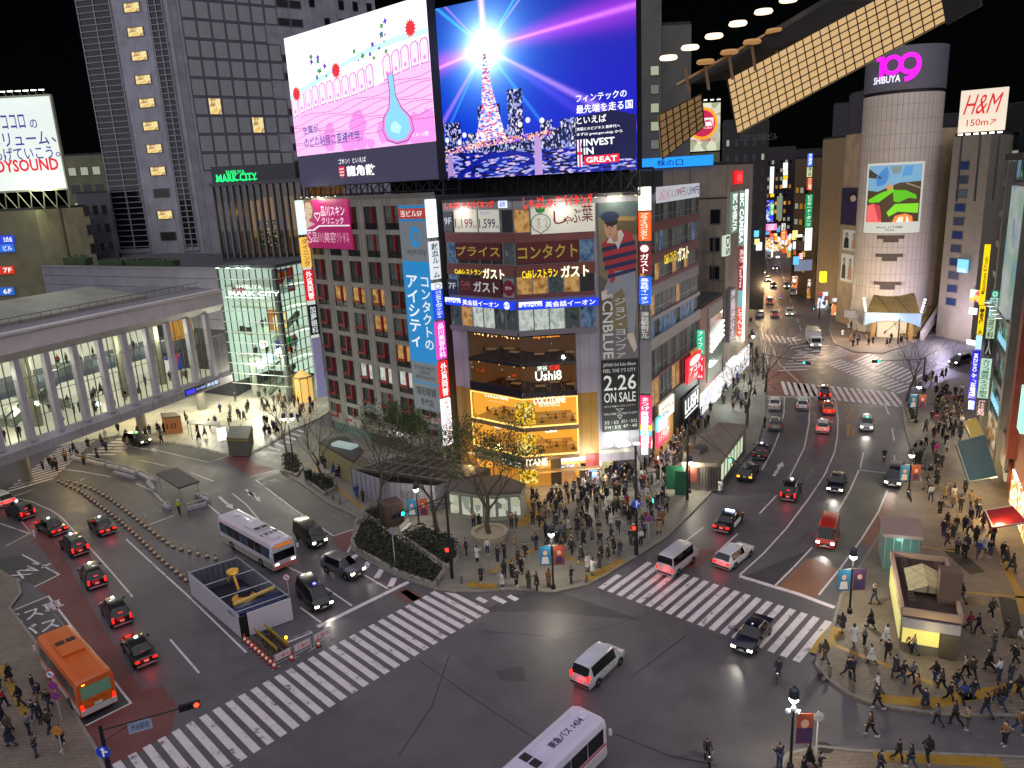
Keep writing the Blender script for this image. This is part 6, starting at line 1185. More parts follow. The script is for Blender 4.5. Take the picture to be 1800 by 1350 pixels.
pv('printed_head',[(.38,.33),(.44,.3),(.5,.32),(.5,.38),(.42,.4)],'#c89858',.8,.226);pv('printed_arm',[(.06,.52),(.3,.42),(.5,.36),(.52,.4),(.28,.55),(.1,.56)],'#6ac820',.9,.228);pv('printed_jacket',[(.5,.38),(.7,.39),(.88,.46),(.9,.52),(.76,.5),(.6,.56),(.52,.54)],'#58b818',.9,.228);pv('printed_hem',[(.42,.7),(.55,.58),(.94,.58),(.94,.72),(.6,.69),(.46,.76)],'#7cd428',.9,.229)
pv('printed_coral',[(.05,.6),(.18,.57),(.3,.66),(.34,.84),(.05,.84)],'#f06868',.85,.226);pv('printed_coral',[(.18,.57),(.3,.6),(.34,.76),(.3,.84),(.24,.7)],'#c04050',.8,.228);pv('printed_orange',[(.52,.84),(.56,.75),(.72,.72),(.84,.76),(.86,.84)],'#f08840',.9,.230);pv('printed_pale',[(.58,.84),(.62,.77),(.76,.76),(.8,.84)],'#f4e4c8',.9,.232)
q=MB();letters(q,lambda u,z:TP(pa0+(pa1-pa0)*u,pz1-(pz1-pz0)*z,.235),.27,.93,.7,.895,'iPhone 11で撮影');q.build('lettering',mat('#303030',.6),po,recalc=False)
q=MB();letters(q,lambda u,z:TP(pa0+(pa1-pa0)*u,pz1-(pz1-pz0)*z,.235),.41,.965,.57,.94,'渋谷');q.build('lettering',mat('#404040',.6),po,recalc=False)
for y0,y1 in((413,425),(445,458),(494,508)):curved('recess',-24,tow_z(y0+6),16,tow_z(y0),.06,mat('#5c5046',.7),T_,6);curved('recess',-14,tow_z(y1),8,tow_z(y0+6.1),.06,mat('#5c5046',.7),T_,4)
for y0 in(447,496):curved('stone_block',-31,tow_z(y0+5),-25,tow_z(y0-1),.25,mat('#c8bcae',.6),T_,2);curved('stone_block',17,tow_z(y0+6),23,tow_z(y0),.25,mat('#c8bcae',.6),T_,2)
zt,zb=tow_z(93),tow_z(140)
lg=thing('tower_logo','glowing magenta numerals with small white lettering on the tower crown','sign',TP(0,zb))
mg=MB()
def arc(cx_,cz_,r_,t,a0,a1,n=28):
 for i in range(n):
  p,q_=a0+(a1-a0)*i/n,a0+(a1-a0)*(i+1)/n;f=lambda a,k:TP(cx_+(r_+k)*cos(a)*7.6,cz_+(r_+k)*sin(a),.35);mg.q(f(p,t),f(p,-t),f(q_,-t),f(q_,t))
zm=zt-1.9;B0=-34
mg.q(TP(B0-9,zm+1.75,.35),TP(B0+4,zm+1.75,.35),TP(B0+4,zm+1.0,.35),TP(B0-9,zm+1.0,.35));mg.q(TP(B0-3,zm+1.1,.35),TP(B0+4,zm+1.1,.35),TP(B0+4,zm-2.2,.35),TP(B0-3,zm-2.2,.35))
arc(B0+16,zm,1.45,.36,0,2*pi);arc(B0+39,zm,1.55,.38,0,2*pi);arc(B0+31,zm-.2,2.6,.42,-1.45,.25,16)
mg.build('magenta_numerals',glow('#ff10f0',1.35),lg,recalc=False)
q=MB();letters(q,lambda u,z:TP(B0-12+40*u,z,.35),0,zb-.3,1,zb+1.0,'SHIBUYA',.03);q.build('white_lettering',glow('#e8e8ff',1.3),lg,recalc=False)
WX=Wall(FW9(1476,170),(74.2,160.8));WY=Wall((86.6,157.5),(99.5,162.5))
tb=thing('tower_wings','tan side wings of the round tower with fashion posters','building',(80,172,0))
MB().prism([(74.2,160.9),FW9(1476,170),FW9(1488,186),(98,186),(99.5,162.6),(86.6,157.6)],0,40).build('wing_wall',grid_mat('tan_wing_panels','#b09a7c','#7c6a54',2.6,2.6,.03,.6,.06,'xy',0),tb)
MB().prism([(75,162),(75,172),(78,180),(90,178),(88,162)],40,48.5).build('upper_block',mat('#4c4c52',.6),tb)
for tl,br,c,lb in(((1484,403),(1524,445),'#b8b8a8','upper pale poster of three women beside the round tower'),((1481,445),(1522,503),'#c4c4b4','lower pale poster of four women beside the round tower'),((1482,330),(1520,398),'#2a2438','tall dark poster of a standing figure beside the round tower')):
 r=sign('fashion_poster',lb,WX,tl,br,c,.45,[],.1,.1,cat='poster');u0,z1=WX.uz(*tl);u1,z0=WX.uz(*br);w_,h_=u1-u0,z1-z0;n=3 if 'three' in lb else 4 if 'four' in lb else 1
 for i in range(n):
  cx_=u0+w_*(i+.5)/n;a=w_/n*.34;col=('#1c1a20','#c89078','#e0d8c8','#2c2430')[i%4]
  def bq(name,pts,cc,o):MB().q(*[WX.p(cx_+a*x,z0+h_*y,.2+o)for x,y in pts]).build(name,mat(cc,.6,es=.2),r,recalc=False)
  bq('printed_dress',[(-1,.1),(1,.1),(.8,.55),(.3,.64),(-.3,.64),(-.8,.55)],col if n>1 else '#3a2c50',.004);bq('printed_hair',[(.62*cos(t),.74+.13*sin(t))for t in[k*.785 for k in range(8)]],'#2a201c',.005);bq('printed_face',[(.38*cos(t),.72+.09*sin(t))for t in[k*.785 for k in range(8)]],'#d8b8a0',.006)
cf=at(1566,598);fdv=V3((-CT.x,-CT.y,0)).normalized();sdv=V3((-fdv.y,fdv.x,0))
cn=thing('tower_entrance_canopy','golden slatted entrance canopy with a pale blue arched edge','canopy',cf)
O_=lambda s,d,z:V3((cf.x,cf.y,0))-fdv*d+sdv*s*-1+V3((0,0,z))
sx=-1 if(sdv.x>0)else 1
O_=lambda s,d,z:V3((cf.x,cf.y,0))-fdv*d+sdv*s*(1 if sdv.x>0 else-1)+V3((0,0,z))
MB().hexa([O_(-4.8,.5,5.1),O_(4.8,.5,5.1),O_(3.6,7.5,8.1),O_(-3.6,7.5,8.1)],[O_(-4.8,.5,5.3),O_(4.8,.5,5.3),O_(3.6,7.5,8.3),O_(-3.6,7.5,8.3)]).build('slatted_roof',grid_mat('gold_slats','#a8904c','#4a3c1c',3,.34,.1,.5,.1,'xy',0),cn)
mb=MB();n=14
for i in range(n):
 a,b=-5+10*i/n,-5+10*(i+1)/n;f=lambda s:4.9-.05*s*s;mb.hexa([O_(a,0,f(a)-.9),O_(b,0,f(b)-.9),O_(b,.4,f(b)-.9),O_(a,.4,f(a)-.9)],[O_(a,0,5.4),O_(b,0,5.4),O_(b,.4,5.4),O_(a,.4,5.4)])
mb.build('blue_arch',mat('#9ab4c8',.4,es=.3,ecol='#a8d0f0'),cn)
mb=MB();mb.hexa([O_(-2.6,2,.14),O_(2.6,2,.14),O_(2.6,2.3,.14),O_(-2.6,2.3,.14)],[O_(-2.6,2,3.4),O_(2.6,2,3.4),O_(2.6,2.3,3.4),O_(-2.6,2.3,3.4)]);mb.build('entrance',mat('#b8a888',.6,es=.5,ecol='#ffe8c8',var=.3),cn)
for s in(-3.4,3.4):MB().bar(O_(s,.8,.1),O_(s,.8,5),.45,n=8).build('pillar',mat('#b08a50',.5,es=.15,ecol='#e0a050'),cn)
mb=MB()
for s in(-4.9,4.9):
 for k in range(5):mb.box(O_(s+.15*k*(1 if s>0 else-1)*.8,.2+k*.2,5.8+k*.55),(.3,.3,.3))
mb.build('lamp_row',glow('#fff8e8',3),cn);point('canopy_lamp',O_(0,-1,3.5),450,'#fff0d0',.5);point('tower_fill_light',O_(-3,-6,5.5),4200,'#ffe8d0',.5);point('tower_fill_light',O_(9,-4,6),4200,'#d8ccff',.5);point('tower_fill_light',O_(-12,-3,6),2600,'#ffdcb0',.5)  # tower fill lights are added to brighten the lower drum, without fixtures
rp=thing('stair_ramp','pale grey curved stair ramp with a golden slatted floor right of the tower','ramp',at(1630,596))
def ramp(name,pts,wd,m,par,th=.9):
 mb=MB();P_=[V3(p)for p in pts]
 for a,b in zip(P_,P_[1:]):
  d=(b-a);n_=V3((-d.y,d.x,0)).normalized()*wd/2;dn=V3((0,0,th));mb.hexa([a-n_-dn,a+n_-dn,b+n_-dn,b-n_-dn],[a-n_,a+n_,b+n_,b-n_])
 mb.build(name,m,par)
rr0=at(1620,594,.5);rr1=at(1652,545,4.0);rr2=at(1688,528,4.6);ramp('parapet',[rr0+V3((0,0,1.2)),rr1+V3((0,0,1.3)),rr2+V3((0,0,1.3))],.7,mat('#a39e98',.5),rp,1.8);ramp('slatted_floor',[rr0+V3((-2.2,1.2,.4)),rr1+V3((-2.2,1.4,.4)),rr2+V3((-1,2.6,.4))],3,grid_mat('gold_slats','#a8904c','#4a3c1c',3,.34,.1),rp,.4)
rp=thing('stair_ramp','grey rounded stair ramp left of the round tower above a blue shop','ramp',at(1500,560));ramp('parapet',[at(1484,545,5),at(1502,545,5),at(1516,560,3.2)],.8,mat('#77777e',.5),rp,1.5)
bw=Wall(at(1487,551),at(1520,556));sign('blue_shop_window','glowing blue and violet shop window left of the round tower',bw,(1488,530),(1520,551),'#1830ff',1.3,[(.1,.05,.9,.2,'SHIBUYA 109','#a0c0ff',1.4)],.2,0,cat='shop window');sign('pink_sign','small pink lit sign above the blue shop window',bw,(1504,522),(1514,534),'#ff70b0',1.3,[],.2,.3);sign('small_white_sign','thin white lit sign left of the blue shop window',bw,(1469,530),(1482,534),'#d8f0ff',1.3,[],.2,.3)
point('shop_lamp',bw.p(2,3,3),300,'#6060ff',.4);ys=Wall(FW9(1438,168),FW9(1462,168));sign('yellow_box_sign','bright yellow box sign on a pole left of the round tower',ys,(1441,477),(1449,495),'#ffe010',1.4,[],1.2,0);MB().bar(ys.p(1,0,-.6),ys.p(1,9,-.6),.12)
# right hand buildings
RF0=at(1719,733);RF1=at(1815,1010);RW=Wall(RF0,RF1)
rb=thing('glass_shop_building','dark glass fronted shop building along the right pavement with slanted lit floors','building',RF0);rs=24.5
MB().prism([(p.x,p.y)for p in(RW.p(0,0,-.6),RW.p(rs,0,-.6),RW.p(rs,0,-16),RW.p(0,0,-16))],0,33.5).build('core_wall',mat('#2b2d2e',.6),rb)
MB().prism([(p.x,p.y)for p in(RW.p(0,0,.1),RW.p(rs,0,.1),RW.p(rs,0,-16),RW.p(0,0,-16))],33.51,34.3).build('roof',mat('#222326',.8),rb)
for j in range(8):
 z=4.2+j*3.75;MB().wbox(RW,0,z,rs,z+.75,-.6,.12).build('floor_edge',mat('#5e625e',.5,.2),rb)
 for i in range(6):window(rb,RW,rs*i/6+.05,z+.8,rs*(i+1)/6-.05,z+3.7,speck('green_white_room',['#0e1412','#1c2a26','#3f6a5c','#a8d8c0','#16201c'],.7,.6)if(i+j)%3 else mat('#10161a',.1,var=0),-.2,'#50564f')
 if j%2==0:
  mb=MB()
  for i in range(16):mb.box(RW.p(3+i*1.2,z+1.6,-.05),(.22,.22,.7))
  mb.build('blue_white_goods',glow('#90d0e8',.9),rb)
for u in(9.6,24.2):MB().wbox(RW,u,0,u+1.3,33.4,.13,.9).build('grey_pillar',mat('#66645f',.6),rb)
MB().wbox(RW,0,.14,rs,3.9,-.59,-.3).build('shop_front',speck('right_shop_front',['#fff0d0','#a87840','#f8e8c0','#604830','#e0a860'],1.0,.55,tex='cells'),rb)
rd=thing('red_brown_building','red brown rendered building at the right edge with a lit food stall','building',RW.p(30,0))
MB().prism([(p.x,p.y)for p in(RW.p(rs+1.6,0,-.3),RW.p(RW.L+6,0,-.3),RW.p(RW.L+6,0,-14),RW.p(rs+1.6,0,-14))],0,30).build('wall',mat('#7a3c2c',.7,var=.2,scale=.6),rd)
MB().wbox(RW,rs+3.5,4.5,rs+5.2,27,-.29,.5).build('red_pier',mat('#7e3a2a',.7,var=.2),rd);MB().wbox(RW,rs+1.7,4.6,rs+3.3,26,-.29,.25).build('dark_recess',mat('#241c1c',.6),rd)
for k,u in enumerate((rs+7.2,rs+8.4)):MB().wbox(RW,u,8.5,u+.9,12.8,-.25,.25).build('lit_window',glow('#a8f0dc',1.0),rd)
MB().wbox(RW,rs+5.5,.14,RW.L+5,3.6,-.29,-.1).build('food_stall_front',speck('food_stall',['#fff8d8','#ffd060','#ffffff','#f07030','#fff4c0','#d0a050'],2.2,1.4,tex='cells'),rd)
point('stall_lamp',RW.p(36,3.0,2.5),1100,'#ffd890',.4);point('stall_lamp',RW.p(28,3.2,2.5),600,'#ffdca0',.4);point('shop_lamp',RW.p(16,3.2,2),800,'#fff0cc',.4);point('shop_lamp',RW.p(6,3.2,2),800,'#fff4dc',.4);point('stall_lamp',RW.p(43,3.2,2.5),800,'#ffcf88',.4)
def awning(label,pts,z,zi,col,e=0.):
 P_=[at(*pts[0],z),at(*pts[1],zi),at(*pts[2],zi),at(*pts[3],z)];t=thing('shop_awning',label,'awning',P_[0]);dn=V3((0,0,.12))
 MB().hexa([p-dn for p in P_],P_).build('canvas',mat(col,.6,es=e,var=.08),t);a,b=P_[0],P_[3];q=MB();q.bar(a,b,.07);q.bar(P_[0],P_[1],.04);q.bar(P_[3],P_[2],.04);q.build('awning_bar',mat('#b0b0a8',.4,.5),t)
 q=MB();q.hexa([a-V3((0,0,.5)),b-V3((0,0,.5)),b-V3((.03,0,.5)),a-V3((.03,0,.5))],[a-dn,b-dn,b-dn-V3((.03,0,0)),a-dn-V3((.03,0,0))]);q.build('valance',mat(col,.6,es=e),t)
awning('bright yellow sloping awning on the right pavement',((1695,741),(1716,734),(1730,764),(1708,770)),3.0,4.0,'#d8b400',.12);awning('big dark teal sloping awning over the right pavement',((1681,778),(1731,764),(1753,838),(1704,846)),3.2,5.0,'#0c4a55');awning('crimson awning above the lit food stall',((1732,897),(1780,889),(1806,918),(1745,927)),2.8,3.8,'#b01024',.03)
q=MB();q.wbox(RW,25.6,3,29,6.2,.2,.5);tag(q.build('wall_air_unit',mat('#77777a',.5),loc=RW.p(26,3)),'grey ventilation box on the wall behind the teal awning','air unit')
def facing_fin(p,w=2.2):d=V3((-p.x,-p.y,0)).normalized();s=V3((-d.y,d.x,0));s=s if s.x>0 else-s;return Wall(p-s*w,p+s*w)
pf=RW.p(5.0,0,1.3);FA=facing_fin(pf);gs='strip signs on the right hand shops'
def rsign(lb,x0,x1,y0,y1,xl0,c,e,s,tc,te=1.,rot=False,W_=None):return vsign('strip_sign',lb,W_ or FA,x0,x1,y0,y1,c,e,s,tc,te,gs,.4,xl0,rot)
def para(W,top,bot):pass
rsign('tall yellow drugstore strip sign with dark lettering',1731,1742,430,536,1727,'#ffd800',1.05,'','#303000')
u0,z1=FA.uz(1731,430);u1,_=FA.uz(1742,430);zlo=FA.uz(1727,536)[1]
yr=[o for o in bpy.data.objects if o.get('label','').startswith('tall yellow drugstore')][0];q=MB();letters(q,lambda u,z:FA.p(u0+(u1-u0)*(1-z),zlo+(z1-zlo)*u,.015),.18,.2,.8,.8,'Matsumoto KiYoshi',.03);q.build('lettering',mat('#4a3c00',.6),yr,recalc=False)
rsign('short yellow strip sign with dark characters below the tall one',1722,1733,538,588,1719,'#ffd400',1.05,'薬','#4a3c00',.2)
rsign('pale blue and white strip sign under the yellow ones',1716,1727,590,614,1714,'#b8e4f0',1.0,'','')
rsign('deep blue bank strip sign with white capitals',1710,1724,617,700,1706,'#1818c8',1.0,'MIZUHO みずほ銀行','#e8e8ff',1.2,True)
rsign('small blue and white cash machine sign below the bank sign',1703,1714,704,719,1701,'#5060e0',1.0,'ATM','#f0f0ff',1.1)
pf2=RW.p(11.5,0,1.8);FB=facing_fin(pf2)
for lb,x0,x1,y0,y1,c,e,s,tc in(('small round green sign on top of the clinic sign stack',1744,1756,512,522,'#18a078',.9,'◎','#d0fff0'),('pale lit clinic panel with dark characters, topmost in the stack',1741,1755,524,558,'#b0dcd4',.85,'渋谷クリニック','#204840'),('pale green lit panel second in the clinic sign stack',1736,1751,560,595,'#b8d4b0',.75,'皮フ科','#304830'),('black panel with a pale figure in the clinic sign stack',1732,1746,597,625,'#141618',0,'人','#a0a4a0'),('lit white green panel below the black one',1725,1744,631,665,'#c0e4d0',.8,'カリコ美容','#285040'),('lit white green panel fifth in the clinic stack',1721,1740,667,700,'#b8dcc8',.8,'エステ脱毛','#285040'),('black and pink bottom panel of the clinic sign stack',1718,1735,702,731,'#20181c',.3,'酒処','#f0c0c8')):
 rsign(lb,x0,x1,y0,y1,(x0+x1)/2-2,c,e,s,tc,.7,False,FB)
hm=thing('fashion_billboard','square white rooftop billboard with red handwritten initials and an arrow','billboard',RW.p(8,34,-5));HWl=facing_fin(RW.p(9,0,-4),6)
u0,z1=HWl.uz(1690,160);u1,z0=HWl.uz(1766,228);MB().wbox(HWl,u0,z0,u1,z1,-.5,0).build('panel',mat('#d8c8b0',.5,es=.75,ecol='#ffeed8',var=.1,scale=.2),hm)
w_,h_=u1-u0,z1-z0
q=MB();letters(q,lambda u,z:HWl.p(u+(z-z0-h_*.6)*.22,z,.03),u0+w_*.12,z0+h_*.42,u0+w_*.84,z0+h_*.88,'H&M',.0);q.build('lettering',glow('#d81818',.85),hm,recalc=False);wtext(HWl,u0+w_*.18,z0+h_*.14,u0+w_*.8,z0+h_*.3,'150m↗',glow('#d03020',.8),hm,.03)
q=MB();[q.bar(HWl.p(u0+w_*k,z0-8,-1),HWl.p(u0+w_*k,z0,-.4),.14)for k in(.1,.5,.9)];q.build('billboard_posts',mat('#3a3a3e',.5),hm)
for i in range(6):MB().box(HWl.p(u0+w_*(i+.5)/6,z0-.25,.9),(.35,.35,.15)).build('lamp',glow('#fff8e8',5),hm)
mb=MB();mb.wbox(RW,rs-5,18,rs+1.2,31,1.0,1.4);tag(mb.build('edge_poster',speck('pastel_poster',['#90b8c8','#a8c8b0','#c8d0d0','#78a0b8','#b0d860'],.25,.55),loc=RW.p(rs-2,18,1)),'pale bluish green lit poster at the right edge above the shops','poster')
for i in range(5):
 p=RW.p(11+i*2.6,17.4,1.5);l=tag(MB().lathe([(.1,.25),(.42,.1),(.42,0)],p,10).bar(p+V3((0,0,.2)),RW.p(11+i*2.6,17.9,.2),.04).build('downlight',mat('#c8c8c0',.4),loc=p),'dish downlight on the right building, %s from the yellow sign'%ordn[i],'lamp','downlights on the right building');MB().lathe([(.05,-.01),(.36,-.03),(.1,-.08)],p,10).build('bulb',glow('#f8fbff',5),l)
block('grey_glass_block','grey block with a column of glazed landings between round tower and right shops',[FW9(1658,150),FW9(1722,142),FW9(1760,160),FW9(1690,175)],38,mat('#80786c',.6,var=.1),[((FW9(1658,150),FW9(1722,142)),1.6,4.4,6,34,1,11,.9,.6,pick(mat('#68707c',.2,es=.12,var=0),mat('#4a5468',.2,es=.1,var=0),mat('#2a3a70',.2,es=.2,var=0)))])
gw=Wall(FW9(1658,149.5),FW9(1722,141.5));sign('blue_triangle_sign','light blue lit sign with a sail shape on the glazed block',gw,(1686,455),(1702,480),'#78c8f0',1.0,[(.1,.05,.9,.3,'CUL','#ffffff',1.3)],.2,.1);sign('yellow_shop_window','yellow and red lit shop window above the street at the glazed block',gw,(1708,508),(1728,532),speck('yellow_window',['#fff070','#f0d020','#ffffff','#e04020','#f8f8a0'],1,1.1,tex='cells'),1,[],.2,.1)
sign('white_box_sign','small white lit box sign on the street corner near the glazed block',gw,(1707,540),(1718,553),'#f4f8ff',1.4,[],.3,.1);sign('white_box_sign','warm white lit sign above the black car at the far corner',gw,(1703,596),(1716,613),'#fff4e0',1.5,[],.3,.2)
point('shop_lamp',gw.p(5,3,4),600,'#fff0d8',.4)
block('dark_right_block','dark tall block behind the white rooftop billboard',[FW9(1672,175),FW9(1850,150),FW9(1900,190),FW9(1700,200)],34+165*.06,mat('#1c1d22',.7),[((FW9(1672,175),FW9(1850,150)),2,30,10,40,8,8,.6,.4,pick(DIM,DIM,GREY,PALE))])
block('dark_far_slope_block','dark low block far behind the round tower',[FW9(1500,262),FW9(1680,262),FW9(1680,280),FW9(1500,280)],48,mat('#1d1c22',.7))
# window glass reflection of an indoor grid and lamps, built as solid glowing parts
def g3(x,y,d):return gx(x,y,d)
cp=thing('window_reflection','window reflection of a beige lit grid and round lamps, built solid, upper right','canopy',g3(1300,180,26))
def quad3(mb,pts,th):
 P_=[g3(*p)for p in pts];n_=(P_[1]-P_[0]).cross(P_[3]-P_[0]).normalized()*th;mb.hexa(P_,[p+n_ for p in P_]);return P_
q=MB();A4=quad3(q,((1300,234,28),(1667,36,23),(1650,-58,23),(1283,139,28)),.12);q.build('reflected_panel',mat('#a07c4c',.6,es=.8,ecol='#e8c088',var=.1,scale=.3),cp)
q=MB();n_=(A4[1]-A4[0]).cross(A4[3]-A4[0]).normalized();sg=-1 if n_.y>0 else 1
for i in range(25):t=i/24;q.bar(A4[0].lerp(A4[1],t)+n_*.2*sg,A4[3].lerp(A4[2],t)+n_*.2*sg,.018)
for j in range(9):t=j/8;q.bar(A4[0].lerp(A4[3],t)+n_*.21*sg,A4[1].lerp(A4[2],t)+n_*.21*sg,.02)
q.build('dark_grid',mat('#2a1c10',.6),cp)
q=MB();quad3(q,((1668,42,22.9),(1728,10,22),(1715,-60,22),(1652,-50,22.9)),.12);q.build('reflected_unlit_panel',mat('#2e2c30',.6),cp)
q=MB();quad3(q,((1165,280,30),(1238,222,29),(1233,165,29),(1158,202,30)),.12);q.build('reflected_panel',mat('#7a6446',.6,es=.26,ecol='#d8a868'),cp)
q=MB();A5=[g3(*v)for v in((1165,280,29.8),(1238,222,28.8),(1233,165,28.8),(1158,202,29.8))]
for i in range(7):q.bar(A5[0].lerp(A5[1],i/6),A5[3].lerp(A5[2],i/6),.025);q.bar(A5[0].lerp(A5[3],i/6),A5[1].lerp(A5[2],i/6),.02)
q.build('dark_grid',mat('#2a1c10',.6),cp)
q=MB();quad3(q,((1210,140,29),(1290,128,28.5),(1560,-10,25),(1460,-10,26)),.3);q.build('reflected_dark_beam',mat('#0d0c0e',.7),cp)
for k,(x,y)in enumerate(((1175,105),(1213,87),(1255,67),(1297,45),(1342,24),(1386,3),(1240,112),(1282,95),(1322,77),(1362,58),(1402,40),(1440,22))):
 up=k<6;p=g3(x,y,27);q=MB();q.lathe([(.26,0),(.3,.05),(.26,.12)],p,16);q.build('reflected_lamp_disc',glow('#ffe0b8',2.0)if up else mat('#a07848',.6,es=.5,ecol='#d8a060'),cp)
q=MB();[q.bar(g3(x,y,27),g3(x+6,y+42,27),.05)for x,y in((1205,120),(1240,116),(1282,98),(1322,82),(1362,62))];q.bar(g3(1190,150,27.2),g3(1440,8,27.2),.06);q.build('reflection_rods',mat('#8a7050',.5),cp)
# vehicles
CAR_GLASS=mat('#07080c',.05,var=0,coat=.3);TYRE=mat('#0c0c0d',.8,var=0);RIM=mat('#8a8c90',.3,.8,var=0);CHROME=mat('#c8ccd0',.2,.9,var=0);BLKP=mat('#101012',.45,var=0)
HEAD_ON=glow('#fff2d4',9);HEAD_OFF=mat('#b8bcc0',.15,.4,var=0);TAIL_ON=glow('#ff1408',5);TAIL_OFF=mat('#6a0a0c',.25,es=.35,ecol='#ff1408',var=0);AMBER=glow('#ff9018',5);PLATE=mat('#c8ccc4',.5,es=.12,var=0);PLATE_G=mat('#3a6a4c',.5,es=.1,var=0)
def paint(c,coat=.6):return mat(c,.28,.15 if c!='#0d0e12' else 0.,.02,.5,coat=coat)
def loft(st,wz):
 """Body from stations (x, z_low, z_belt, z_roof, half width at belt, half width at roof, glass flag)."""
 rings=[]
 for x,zl,zb,zr,w_,wr,g in st:
  h=[(w_*.9,zl),(w_*.99,zl+.14),(w_,zl+(zb-zl)*.55),(w_*.965,zb),(wr,zr-(zr-zb)*.12-.01),(wr*.88,zr),(0,zr+.02)]
  rings.append([V3((x,y,z))for y,z in h]+[V3((x,-y,z))for y,z in h[-2::-1]])
 return rings
def vehicle(name,label,st,col,wheels,wr=.31,ww=.2,lights=None,tail=None,extra=None,group=None,cat='car',on=(1,1),roofcol=None):
 t=thing(name,label,cat,(0,0,0),0,group);R_=loft(st,0);n=len(R_[0]);half=n//2
 body=MB();win={'windscreen':MB(),'rear_window':MB(),'side_window':[MB(),MB()]}
 for i in range(len(R_)-1):
  a,b=R_[i],R_[i+1];g0,g1=st[i][6],st[i+1][6]
  for k in range(n-1):
   quad=(a[k],b[k],b[k+1],a[k+1]);side=k in(3,n-5);top=4<=k<=n-6
   sl_=abs(st[i][3]-st[i+1][3])>.12 and(g0 in(2,4)or g1 in(2,4))
   if side and g0==1 and g1 in(1,2,3,4)or side and g1==1 and g0 in(2,3):body_=win['side_window'][0 if k==3 else 1]
   elif top and g0==2 and g1==2:body_=win['windscreen']
   elif top and g0==4 and g1==4:body_=win['rear_window']
   else:body_=body
   body_.q(*quad)
  body.q(a[0],a[n-1],b[n-1],b[0])
 body.q(*R_[0][::-1]);body.q(*R_[-1])
 bm=bmesh.new();o=body.build('body',paint(col),t,0)
 bm.from_mesh(o.data);bmesh.ops.remove_doubles(bm,verts=bm.verts,dist=.001);bmesh.ops.recalc_face_normals(bm,faces=bm.faces)
 bm.to_mesh(o.data);bm.free();o.data.polygons.foreach_set('use_smooth',[True]*len(o.data.polygons));o.data.set_sharp_from_angle(angle=radians(32))
 o.data.update()
 for k in('windscreen','rear_window'):
  if win[k].f:win[k].build(k,CAR_GLASS,t)
 for m in win['side_window']:
  if m.f:m.build('side_window',CAR_GLASS,t)
 wh=max(s[4]for s in st)
 for x in wheels:
  for s in(-1,1):
   w_=MB().lathe([(wr*.62,-ww/2),(wr*.94,-ww/2),(wr,-ww*.35),(wr,ww*.35),(wr*.94,ww/2),(wr*.62,ww/2)],(x,s*(wh-ww/2+.015),wr),18,'y').build('wheel',TYRE,t,40)
   MB().lathe([(.03,s*(ww/2+.012)),(wr*.3,s*(ww/2+.01)),(wr*.62,s*(ww/2-.03))],(x,s*(wh-ww/2+.015),wr),14,'y').build('rim',RIM,w_,30)
 a=MB()
 for x in wheels:
  for s in(-1,1):a.lathe([(wr*1.0,-.01),(wr*1.2,0.),(wr*1.2,.008),(wr*1.0,.008)]if s>0 else[(wr*1.0,.01),(wr*1.2,0),(wr*1.2,-.008),(wr*1.0,-.008)],(x,s*(wh+.004),wr+.02),18,'y')
 a.build('wheel_arch',BLKP,t)
 xf,xr=st[-1][0],st[0][0]
 zl,zb=st[-1][1],st[-1][2]
 for s in(-1,1):
  y,z,dy,dz=lights;MB().box((xf-.06,s*y,z),(.18,dy,dz)).build('headlight',HEAD_ON if on[0]else HEAD_OFF,t)
  y,z,dy,dz=tail;MB().box((xr+.06,s*y,z),(.17,dy,dz)).build('tail_light',{0:TAIL_OFF,1:TAIL_ON,2:AMBER}[on[1]],t)
  MB().box((st[-1][0]*.36+.1 if len(st)<6 else max(s_[0]for s_ in st if s_[6]==2)-.25,s*(wh+.1),st[len(st)//2][2]+.08),(.12,.2,.14)).build('mirror',paint(col),t)
 MB().box((xf+.005,0,zl+.26),(.03,wh*1.1,.16)).build('grille',BLKP,t);MB().box((xf+.025,0,zl+.2),(.02,.34,.16)).build('number_plate',PLATE,t);MB().box((xr-.02,0,zl+.42),(.02,.34,.16)).build('number_plate',PLATE,t)
 MB().box((xr+.02,0,zl+.1),(.12,wh*1.7,.14)).build('rear_bumper',mat('#1a1a1c',.5,var=0)if cat!='taxi' else CHROME,t)
 q=MB()
 for s in(-1,1):
  for x in(.62,-.42,-1.0):q.box((x,s*(wh-.002),.62),(.014,.014,.46))
  for x in(.05,-.75):q.box((x,s*(wh*.985+.004),st[3][2]-.13),(.18,.02,.03))
 q.build('door_seam',BLKP,t);MB().q((xf+.02,-wh*.5,zl+.1),(xf+.02,wh*.5,zl+.1),(xf+.005,wh*.5,zl+.15),(xf+.005,-wh*.5,zl+.15)).build('trim_strip',CHROME,t)
 if extra:extra(t)
 return t
def taxi_top(x,z,on=True,third=None):
 def f(t):
  MB().hexa([(x-.07,-.14,z),(x+.07,-.14,z),(x+.07,.14,z),(x-.07,.14,z)],[(x-.04,-.1,z+.14),(x+.04,-.1,z+.14),(x+.04,.1,z+.14),(x-.04,.1,z+.14)]).build('roof_lamp',glow('#dfe8ff',5)if on else mat('#a8b0c0',.3),t)
  if third:MB().box((third[0],0,third[1]),(.05,.3,.05)).build('brake_light',TAIL_ON,t)
 return f
